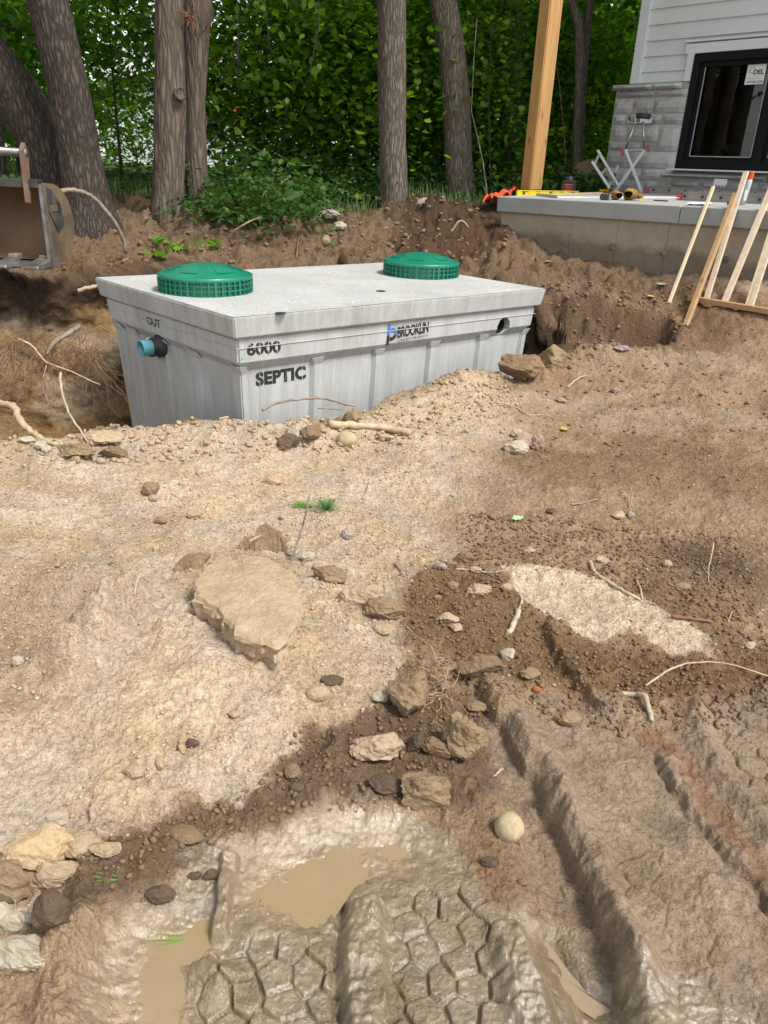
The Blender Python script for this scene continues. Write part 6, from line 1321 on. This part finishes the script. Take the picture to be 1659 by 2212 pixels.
# ---- slabs with a traced outline: broken crust
def crust(nm, outline, thick, kind, label, tilt=0, nr_=16, und=.75, base_lift=.0, dome=.0, zz=None):
    P_ = [hit(*q) for q in outline]; cz = np.mean([q.z for q in P_]); n_ = len(P_); xy = np.array([(q.x, q.y) for q in [at_z(*o_, cz+base_lift) for o_ in outline]]); c = xy.mean(0)
    m_ = 96; L_ = np.r_[0, np.cumsum(np.hypot(*np.diff(np.r_[xy, xy[:1]], axis=0).T))]; t = np.linspace(0, L_[-1], m_, endpoint=False); E_ = np.stack([np.interp(t, L_, np.r_[xy[:, i], xy[:1, i]]) for i in (0, 1)], 1)
    E_ += .004*np.random.default_rng(4).normal(0, 1, E_.shape); V = []; zt_ = cz+base_lift
    for r_ in np.linspace(0, 1, nr_)[1:]:
        rad_ = np.hypot(*(E_-c).T); am_ = (rad_*(1-(1-r_)**1.0*.9)+rad_.mean()*(1-r_)*.9)*r_/rad_
        x = c[0]+(E_[:, 0]-c[0])*am_; y = c[1]+(E_[:, 1]-c[1])*am_; z = zt_+dome*(1-r_**3)+tilt*(y-c[1])+.005*fbm(x*9, y*9, 4, 3)+.0015*fbm(x*60, y*60, 3, 1)-.012*sm(.93, 1, r_); V.append(np.stack([x, y, z], 1))
    for j, (ins, dz_) in enumerate(((.99,.12),(.95,.25),(.985,.38),(.91,.5),(.93,.66),(.86,.8),(und,1.0))):
        jit = .012*fbm(E_[:, 0]*40+j*3, E_[:, 1]*40, 3, 2); k_ = ins+jit/np.hypot(*(E_-c).T)*1.5; x = c[0]+(E_[:, 0]-c[0])*k_; y = c[1]+(E_[:, 1]-c[1])*k_; z = zt_+tilt*(y-c[1])-thick*dz_*(1+.25*fbm(E_[:, 0]*12, E_[:, 1]*12, 2, 5)); V.append(np.stack([x, y, z], 1))
    rings = len(V); V = np.concatenate([[[c[0], c[1], zt_+dome]]]+V); Fc = [(0, 1+i, 1+(i+1) % m_) for i in range(m_)]
    for j in range(rings-1):
        o_ = 1+j*m_; Fc += [(o_+i, o_+m_+i, o_+m_+(i+1) % m_, o_+(i+1) % m_) for i in range(m_)]
    return tag(pydata(nm, V, Fc, RM[kind], None, False), label, 'clod')
crust('crust_slab', [(443,1222),(470,1200),(500,1205),(515,1222),(530,1200),(575,1204),(638,1238),(650,1290),(641,1340),(622,1378),(600,1388),(560,1382),(520,1368),(490,1340),(468,1310),(430,1290),(411,1262)], 0.19, 'sand', 'great heart shaped slab of dry crust lying on the mound', base_lift=.12, tilt=.03, und=.78, dome=.010)
# plates propped behind it
def plate(outline, r_off, th_, kind, label, lean=.15):
    b0 = hit(*outline[0]); r_ = math.hypot(b0.x, b0.y)+r_off; P_ = []
    for i, (x, y) in enumerate(outline): P_.append(at_r(x, y, r_+lean*max(0, (outline[0][1]-y))/200))
    g = random.Random(2); dense = []
    for i in range(len(P_)):
        a, c_ = P_[i], P_[(i+1) % len(P_)]
        for k_ in range(5): q_ = a.lerp(c_, k_/5); dense.append(q_+Vector((g.uniform(-1,1), 0, g.uniform(-1,1)))*.004)
    bb = MB(); bb.prism(dense, Vector((0, th_, -.02))); bmesh.ops.triangulate(bb.bm, faces=[f for f in bb.bm.faces if len(f.verts) > 4]); bmesh.ops.subdivide_edges(bb.bm, edges=[e for e in bb.bm.edges if e.calc_length() > .03], cuts=2, use_grid_fill=True)
    for v_ in bb.bm.verts: v_.co += Vector((0,1,0))*random.uniform(-.004,.004)
    return tag(bb.build('crust_plate', RM[kind], None), label, 'clod')
plate([(503,1194),(520,1168),(548,1160),(557,1140),(568,1134),(600,1152),(612,1172),(625,1200),(646,1224),(600,1222),(540,1212)], .02, .06, 'tan', 'triangular crust plate standing up behind the great slab')
plate([(376,1245),(377,1218),(400,1206),(448,1205),(432,1232),(412,1262)], .01, .08, 'tan', 'brown block of crust against the upper left of the great slab')
# ================================================================ sticks and roots
def wood_simple(nm, c1, c2): return mat(nm, c1, c2, 30, .8, .003, 60, stretch=(1,1,1))
SM = {'grey': wood_simple('grey_stick', (.30,.24,.18), (.18,.135,.10)), 'pale': wood_simple('pale_root', (.50,.38,.25), (.36,.25,.15)), 'white': wood_simple('bleached_root', (.46,.39,.29), (.30,.23,.15)), 'brown': wood_simple('brown_root', (.23,.135,.075), (.14,.08,.045)), 'red': wood_simple('reddish_stick', (.26,.13,.09), (.18,.085,.06))}
def smooth(P_, k_=4):
    out = []
    for i in range(len(P_)-1):
        a = P_[max(i-1, 0)]; b_ = P_[i]; c_ = P_[i+1]; d = P_[min(i+2, len(P_)-1)]
        for j in range(k_): t = j/k_; out.append(.5*((2*b_)+(c_-a)*t+(2*a-5*b_+4*c_-d)*t*t+(3*b_-a-3*c_+d)*t**3))
    return out+[P_[-1]]
def stick(pts, wpx, kind, label, nm='stick', cat='stick', lift=None, taper=.45, r=None, jit=.2, forks=(), lifts=None):
    if r is None: P_ = [hit(*q) for q in pts]
    elif hasattr(r, '__len__'): P_ = [at_r(*q, rr) for q, rr in zip(pts, r)]
    else: P_ = [at_r(*q, r) for q in pts]
    d0 = (P_[0]-Vector((0,0,EYE))).length; rad = wpx*d0/F0/2
    if r is None:
        for i, q in enumerate(P_): q.z += (lifts[i] if lifts else rad*.7 if lift is None else lift)
    S_ = smooth([Vector(q) for q in P_], 6); g_ = random.Random(int(pts[0][0]*7+pts[0][1])); S_ = [S_[0]]+[q+Vector((g_.uniform(-1,1), g_.uniform(-1,1), g_.uniform(-.6,.6)))*rad*.28 for q in S_[1:-1]]+[S_[-1]]; b = MB(); b.tube(S_, [rad*(1-(1-taper)*i/len(S_)) for i in range(len(S_))], 8 if wpx > 5 else 6, jit=jit)
    for fk in forks:
        F_ = [hit(*q) for q in fk] if r is None else [at_r(*q, r if not hasattr(r, '__len__') else r[-1]) for q in fk]
        if r is None:
            for q in F_: q.z += rad*.7
        b.tube(smooth(F_), [rad*.6*(1-.6*i/(4*len(fk))) for i in range(len(smooth(F_)))], 6, jit=jit)
    return tag(b.build(nm, SM[kind], None, True), label, cat)
stick([(566,886),(600,870),(650,862),(700,861),(740,872),(768,878)], 7, 'grey', 'curved grey stick hanging over the rim in front of the tank', r=[4.25,4.3,4.4,4.45,4.5,4.5])
stick([(686,882),(720,883),(745,886)], 4, 'grey', 'short thin stick just under the curved grey one', r=[4.4,4.42,4.45])
stick([(712,926),(760,927),(820,930),(888,944)], 17, 'pale', 'thick barkless log lying along the pit rim', nm='log', cat='log', taper=.85, forks=([(820,950),(850,952)],))
stick([(130,804),(134,845),(148,890),(170,925),(192,958)], 6, 'white', 'upright bleached root sticking out of the left rim', nm='root', cat='root', r=[4.45,4.4,4.3,4.2,4.1])
stick([(-20,868),(26,878),(48,914),(79,941),(114,959),(136,959)], 15, 'pale', 'thick brown root snaking over the left rim of the pit', nm='root', cat='root', r=[4.9,4.7,4.5,4.35,4.2,4.15], taper=.5)
stick([(40,732),(70,748),(100,782),(153,802),(190,820),(216,831)], 4, 'pale', 'long thin root across the left pit wall', nm='root', cat='root', r=[5.35,5.3,5.2,5.1,5.05,5.0])
stick([(170,706),(145,722),(114,742)], 11, 'grey', 'broken root stub jutting from the dark topsoil in the pit wall', nm='root', cat='root', r=[5.6,5.4,5.2], forks=([(114,742),(100,768)],), taper=.7)
stick([(100,790),(92,830),(105,868)], 2.5, 'pale', 'fine drooping rootlet below the long thin root', nm='root', cat='root', r=5.2)
stick([(-5,805),(20,820),(45,850)], 2.5, 'brown', 'fine rootlet at the left edge of the pit wall', nm='root', cat='root', r=5.2)
stick([(168,628),(190,622),(210,618)], 8, 'pale', 'cut root end poking out beside the tank lid', nm='root', cat='root', r=6.3, taper=.9)
stick([(232,716),(215,706),(180,724)], 2.5, 'grey', 'thin root between the pit wall and the tank', nm='root', cat='root', r=5.8)
stick([(125,413),(160,411),(180,416),(204,429),(236,466),(262,506),(273,546)], 9, 'grey', 'long arching branch curving down behind the bucket', nm='branch', cat='branch', r=[6.9,6.95,7.0,7.05,7.1,7.15,7.2], taper=.8)
stick([(1274,1217),(1280,1232),(1292,1247),(1342,1277),(1382,1300)], 8, 'pale', 'forked yellowish root lying on the right, above the pale patch', nm='root', cat='root', taper=.7, forks=([(1386,1300),(1382,1275),(1374,1255)],))
stick([(1450,1335),(1490,1342),(1539,1348)], 9, 'red', 'reddish stick lying at the far end of the pale patch')
stick([(1120,1322),(1112,1345),(1098,1372)], 12, 'white', 'thick short bleached stick above the rugged brown clod', taper=.9, forks=([(1120,1322),(1127,1300),(1118,1285)],))
stick([(1394,1485),(1440,1467),(1488,1457),(1568,1457),(1680,1474)], 5, 'pale', 'long thin root arching to the right edge', nm='root', cat='root', lifts=[.005,.03,.045,.04,.01])
stick([(1345,1495),(1370,1507),(1392,1525),(1408,1560)], 12, 'white', 'curved white root poking from the mud at the right', nm='root', cat='root', lifts=[-.01,.01,.025,.0], taper=.8)
stick([(985,1234),(1010,1233),(1050,1238),(1090,1236)], 4, 'white', 'thin whitish stick above the dark damp patch')
stick([(625,1223),(640,1180),(655,1131),(669,1068)], 6, 'grey', 'thin upright twig planted behind the great slab', nm='twig', cat='twig', r=[2.78,2.8,2.82,2.84], taper=.7)
stick([(1234,1093),(1262,1089),(1292,1081)], 5, 'grey', 'dark little stick on the path above the pale stone')
stick([(1226,840),(1245,824),(1266,814)], 5, 'pale', 'short stick on the path right of the standing clods')
stick([(1070,874),(1110,880),(1140,897),(1171,900),(1198,906)], 3, 'pale', 'long fine forked root on the path behind the stone cluster', nm='root', cat='root', forks=([(1168,900),(1145,912)],))
stick([(1533,1209),(1531,1225),(1528,1240),(1532,1268)], 3, 'pale', 'fine root standing in the dark smudge at the right', nm='root', cat='root', lifts=[.08,.05,.02,0], forks=([(1528,1240),(1515,1222)],))
stick([(853,1220),(866,1234),(881,1246)], 5, 'grey', 'short stick right of the blocky clods')
stick([(1443,1264),(1460,1274),(1478,1286)], 5, 'grey', 'short dark stick beside the tan rounded stone')
stick([(1358,1100),(1362,1090),(1358,1078)], 4, 'grey', 'tiny upright stick by the pinkish grey pebble', lifts=[0,.03,.06])
stick([(1132,1125),(1135,1140),(1145,1155)], 3, 'pale', 'small curved root beside the pale green leaf', nm='root', cat='root')
stick([(1150,1143),(1180,1162),(1225,1176)], 3, 'pale', 'thin curved root below the pale green leaf', nm='root', cat='root')
stick([(1572,1347),(1580,1325),(1584,1310)], 3, 'pale', 'thin upright rootlet beyond the reddish stick', nm='root', cat='root')
stick([(60,1055),(64,1025),(72,995)], 3, 'grey', 'thin twig standing in the sand at the far left', nm='twig', cat='twig', lifts=[0,.02,.03])
stick([(795,1045),(790,1065),(770,1090)], 3, 'grey', 'thin wiggly rootlet right of the pine needles', nm='root', cat='root')
stick([(540,1198),(556,1193),(566,1190)], 5, 'pale', 'small twig lying on the upper edge of the great slab', nm='twig', cat='twig', lifts=[.06,.07,.07])
stick([(292,1290),(300,1268),(318,1262),(330,1258)], 4, 'white', 'little branched bleached root left of the great slab', nm='root', cat='root', lifts=[.01,.03,.03,.02], forks=([(300,1268),(290,1250)],))
stick([(655,490),(668,484),(690,470),(700,455)], 5, 'grey', 'thin branch lying among the undergrowth above the back bank', nm='branch', cat='branch', r=8.6)
stick([(505,498),(540,478),(560,470)], 4, 'pale', 'pale stick propped on the back bank left of the green plants', r=7.9)
stick([(628,380),(605,398),(560,424),(545,440)], 6, 'grey', 'fallen thin branch slanting through the undergrowth', nm='branch', cat='branch', r=9.6)
stick([(345,552),(400,520),(440,512)], 4, 'brown', 'thin root on the back bank behind the left riser', nm='root', cat='root')
stick([(640,560),(644,530),(648,500)], 4, 'brown', 'root hanging down the back bank behind the tank', nm='root', cat='root')
stick([(975,500),(990,480),(1000,478),(1012,490)], 5, 'pale', 'looped root in the dark soil heap', nm='root', cat='root', r=8.6)
stick([(1085,1665),(1078,1672),(1066,1680)], 8, 'pale', 'splintered chip of wood in the mud by the long ridge', nm='wood_chip', cat='wood chip')
stick([(5,600),(8,610),(16,630)], 4, 'brown', 'small root in the bank below the bucket', nm='root', cat='root')
# rootlets matted in the topsoil of the pit wall, and tuft by the biggest clod
def rootlets(c_list, n_, lab, kind='brown', spread=.1, down=.25, r_=5.3, w_=.0022):
    g = np.random.default_rng(len(lab)); b = MB()
    for (x, y) in c_list:
        for k_ in range(n_):
            s_ = (at_r(x+g.normal(0,8), y+g.normal(0,8), r_) if r_ else hit(x+g.normal(0,8), y+g.normal(0,10))+Vector((0,0,.02))); P_ = [s_]
            d = Vector(g.normal(0, 1, 3))*.5+Vector((0,-.25,-1 if r_ else .4))
            for q in range(5): P_.append(P_[-1]+(d+Vector(g.normal(0,.6,3)))*down/5)
            b.tube(P_, [w_, w_, w_*.8, w_*.6, w_*.5, w_*.3], 4)
    return tag(b.build('rootlets', SM[kind], None), lab, 'rootlets', kind='stuff')
rootlets([(x, y) for x in range(5, 225, 22) for y in (745, 762)], 9, 'mat of fine brown rootlets hanging from the dark topsoil band', r_=5.33)
rootlets([(945,1440),(950,1480),(965,1500),(940,1520)], 12, 'tangle of fine pale rootlets beside the biggest knobbly clod', 'pale', r_=None, down=.09, w_=.0011)
rootlets([(1545,1200),(1520,1215),(1570,1230)], 12, 'tangle of dark rootlets in the smudge at the right', 'brown', r_=None, down=.09, w_=.0014)
rootlets([(60,1895),(48,1905),(22,1975),(108,1700+220)], 6, 'fine pale rootlets among the stones at the left edge', 'white', r_=None, down=.05, w_=.0009)
# ================================================================ green bits
M_needle = leaf_mat('pine_needles', [(.04,.13,.025), (.08,.22,.04)], .25); M_blade = leaf_mat('fresh_grass', [(.10,.26,.04), (.20,.38,.06)], .3)
def blades(c_, n_, L_, spread, m_, seed, nm, label, w=.0009, axis=None, flat=.2, cat='grass'):
    g = np.random.default_rng(seed); V = []; Fc = []
    for i in range(n_):
        a = g.uniform(0, 6.28) if axis is None else axis+g.normal(0, spread); l = L_*g.uniform(.6, 1.1); e_ = Vector((math.cos(a), math.sin(a), 0)); s_ = Vector((-e_.y, e_.x, 0))*w; o_ = c_+Vector((g.normal(0,.006), g.normal(0,.006), .004)); h_ = g.uniform(.2, 1)*flat*l
        k_ = len(V); V += [o_-s_, o_+s_, o_+e_*l*.5+UP*h_+s_, o_+e_*l*.5+UP*h_-s_, o_+e_*l+UP*h_*.6]; Fc += [(k_, k_+1, k_+2, k_+3), (k_+3, k_+2, k_+4)]
    me = bpy.data.meshes.new(nm); me.from_pydata([tuple(q) for q in V], [], Fc); me.update(); at = me.attributes.new('tone', 'FLOAT', 'POINT'); at.data.foreach_set('value', np.random.default_rng(1).uniform(0, 1, len(V)).astype(np.float32)); return tag(link(nm, me, m_, None), label, cat)
c = hit(672, 1095); blades(c, 90, .11, .38, M_blade, 1, 'needle_sprig', 'bright green pine needle sprig lying on the sand', axis=math.pi*.98, flat=.12, cat='needles')
c = hit(705, 1102); blades(c, 150, .10, .5, M_needle, 2, 'needle_tuft', 'dull green tuft of pine needles beside the bright sprig', flat=.7, cat='needles', w=.0008); 
for p_, a_, L_, lab in (((397,2037),math.pi*1.02,.085,'two grass blades floating on the lower puddle'),((253,1908),math.pi*.97,.085,'grass blades lying on the wet soil above the lower puddle'),((236,1220),math.pi*.35,.05,'small green sprig on the left of the sand')):
    blades(hit(*p_)+UP*.004, 4, L_, .12, M_blade, 3, 'grass_blades', lab, axis=a_, w=.0016, flat=.05)
def leaf_on(px, py, size, col, nm, label, rz=0):
    w = hit(px, py); T_, Fc = MAPLE; me = bpy.data.meshes.new(nm); me.from_pydata([(x*size*math.cos(rz)-y*size*math.sin(rz), x*size*math.sin(rz)+y*size*math.cos(rz), size*(.12+.9*abs(z_)+.1*x)) for x, y, z_ in T_], [], Fc); o = link(nm, me, mat(nm+'_skin', col, tuple(q*.85 for q in col), 30, .6), None); o.location = w+Vector((0,0,.002)); return tag(o, label, 'leaf')
leaf_on(1117,1125,.07,(.42,.52,.30),'maple_leaf','pale green maple leaf lying on the path',.4); leaf_on(1218,930,.065,(.62,.32,.05),'fallen_leaf','orange yellow leaf lying on the path',2); leaf_on(1183,868,.03,(.42,.52,.26),'fallen_leaf','tiny pale green leaf behind the stone cluster',1)
leaf_on(1428,622,.12,(.30,.38,.24),'fallen_leaf','grey green leaf on the soil in front of the porch wall',1); leaf_on(1405,644,.08,(.45,.42,.12),'fallen_leaf','yellowish leaf on the soil left of the leaning strips',2)
leaf_on(1183,568,.09,(.40,.44,.14),'fallen_leaf','small yellow green leaf on the soil heap by the porch wall',.2)
for px, py, n_, lab in ((342,562,11,'leafy green sprig lying on the back bank by the left riser'),(352,533,9,'leafy sprig higher on the back bank, above the left riser'),(388,548,8,'small leafy sprig behind the left riser'),(460,540,12,'leafy green sprig on the back bank right of the left riser')):
    w = hit(px, py); g = np.random.default_rng(px); C = np.array(w)+g.normal(0, .07, (n_, 3))*np.array([1,.8,.35])+np.array([0,0,.05]); o = link('leafy_sprig', leaves('leafy_sprig', C, .10, MAPLE, M_leafb, .5, px), None, None, smooth=False); tag(o, lab, 'sprig')
# wood chips and pale litter along the path near the house, white mineral crumbs
g = np.random.default_rng(31)
def scatter(n_, region, smin, smax, m_, nm, label, sub=1, flat=.6, ang=.5, pw=2.2, sink=.25, seed=1, acc=None, jc=None):
    g = np.random.default_rng(seed); VV = []; FF = []; cnt = 0; P_ = np.array(region); lo, hi = P_.min(0), P_.max(0); X_ = g.uniform(lo[0], hi[0], n_*4); Y_ = g.uniform(lo[1], hi[1], n_*4); k_ = sdpoly(X_, Y_, region) < 0
    if acc is not None: k_ &= acc(X_, Y_, g)
    k_ &= (sdpoly(X_, Y_, pit) > .02)
    X_, Y_ = X_[k_][:n_], Y_[k_][:n_]; Z_ = Hfull(X_, Y_); S_ = smin+(smax-smin)*g.uniform(0, 1, len(X_))**pw
    base_ = [rock_verts(900+q, 1, 1, 1, ang, sub, .15) for q in range(8)]
    for i in range(len(X_)):
        V, Fc = base_[i % 8]; s = S_[i]; a = g.uniform(0, 6.28); ca_, sa_ = math.cos(a), math.sin(a); sx, sy, sz = s*g.uniform(.8, 1.3), s*g.uniform(.6, 1), s*flat*g.uniform(.7, 1.1); x, y, z = V[:, 0]*sx, V[:, 1]*sy, V[:, 2]*sz
        VV.append(np.stack([X_[i]+ca_*x-sa_*y, Y_[i]+sa_*x+ca_*y, Z_[i]+z+sz*(1-2*sink)], 1)); FF.append(np.array(Fc)+cnt); cnt += len(V)
    V = np.concatenate(VV); F_ = np.concatenate(FF); me = bpy.data.meshes.new(nm); me.vertices.add(len(V)); me.vertices.foreach_set('co', V.astype(np.float32).ravel()); me.loops.add(F_.size); me.loops.foreach_set('vertex_index', F_.astype(np.int32).ravel()); me.polygons.add(len(F_)); me.polygons.foreach_set('loop_start', np.arange(len(F_), dtype=np.int32)*3); me.update(calc_edges=True)
    return tag(link(nm, me, m_, None, smooth=False), label, cat='pebbles', kind='stuff')
dmask = lambda X_, Y_, g: fbm(X_*2.3, Y_*2.3, 3, 6) > g.uniform(-1.0, .5, len(X_))
dryr = [tuple(q) for q in dry]
full = [Q(-300,2250,0),Q(2000,2250,0),Q(2000,760,.3),Q(1100,800,.2),Q(560,930,.1),Q(-300,960,.1)]
wetr = G2([(830,1250),(1000,1100),(1600,1150),(1700,1560),(1350,1600),(1100,1520),(900,1760),(640,1760),(400,1850),(300,1960),(150,1900)])
def jit_mat(nm, c1, c2): return rock_mat(nm, c1, c2, 40, .004)
scatter(11000, dryr, .0018, .0095, jit_mat('sand_crumb', (.46,.355,.235), (.34,.25,.155)), 'sand_crumbs', 'crumbs and small lumps of dry sand strewn over the mound', 1, .8, .7, 2.8, seed=2, acc=dmask)
scatter(110, dryr, .008, .022, RM['sand'], 'sand_lumps', 'larger lumps of dry sand strewn over the mound', 3, .7, .7, 1.8, seed=3, acc=dmask)
scatter(6500, wetr, .002, .012, jit_mat('damp_crumb', (.20,.13,.075), (.12,.075,.04)), 'soil_crumbs', 'damp brown soil crumbs on the dark earth', 1, .8, .6, 2.4, seed=4, acc=lambda X_, Y_, g: (sdpoly(X_, Y_, pale) > .0) & (sdpoly(X_, Y_, dry) > 0))
scatter(3000, full, .0018, .009, jit_mat('tan_crumb', (.36,.26,.16), (.22,.15,.09)), 'tan_crumbs', 'small tan crumbs on the path and tracks', 1, .7, .5, 2.6, seed=5, acc=lambda X_, Y_, g: (Y_ > 1.9) & (dmask(X_, Y_, g)) & (sdpoly(X_, Y_, damp) > .02) & (sdpoly(X_, Y_, dark1) > .02))
scatter(420, full, .003, .010, RM['white'], 'white_pebbles', 'tiny whitish pebbles scattered on the ground', 1, .6, .6, 2.2, seed=6, acc=lambda X_, Y_, g: Y_ > 2.0)
rimr = G2([(-60,1010),(-60,955),(225,932),(420,913),(560,932),(700,913),(850,866),(1000,815),(1100,808),(1120,880),(1000,950),(800,975),(560,985),(300,1010)])
scatter(1400, rimr, .004, .024, RM['sand'], 'rim_clods', 'crumbling clods along the rim of the pit', 2, .8, .9, 3.0, seed=7)
backr = [(-4.6,6.6),(-2.4,6.3),(-.5,7.7),(1.2,6.9),(1.6,8.4),(.8,9.6),(-2,9.6),(-5,8.6)]
scatter(2200, backr, .006, .038, RM['brown'], 'bank_clods', 'brown clods strewn over the back bank', 2, .8, .9, 3.4, seed=8)
scatter(200, backr, .005, .015, RM['white'], 'bank_stones', 'light grey stones and chips strewn over the back bank', 1, .6, .8, 2.0, seed=9)
patr = [Q(1130,820,.25),Q(1180,765,.3),Q(1480,715,.46),Q(1700,700,.55),Q(2000,900,.3),Q(1900,1100,.1),Q(1100,1000,.1)]
scatter(700, patr, .005, .02, RM['brown'], 'path_crumbs', 'crumbs of brown soil on the trodden path', 1, .6, .7, 2.4, seed=10)
trr = [Q(1120,805,.27),Q(1480,715,.46),Q(1500,660,.55),Q(1180,620,.62)]
scatter(900, trr, .006, .03, RM['brown'], 'trench_clods', 'brown clods along the dug trench', 1, .8, .9, 3.2, seed=11)
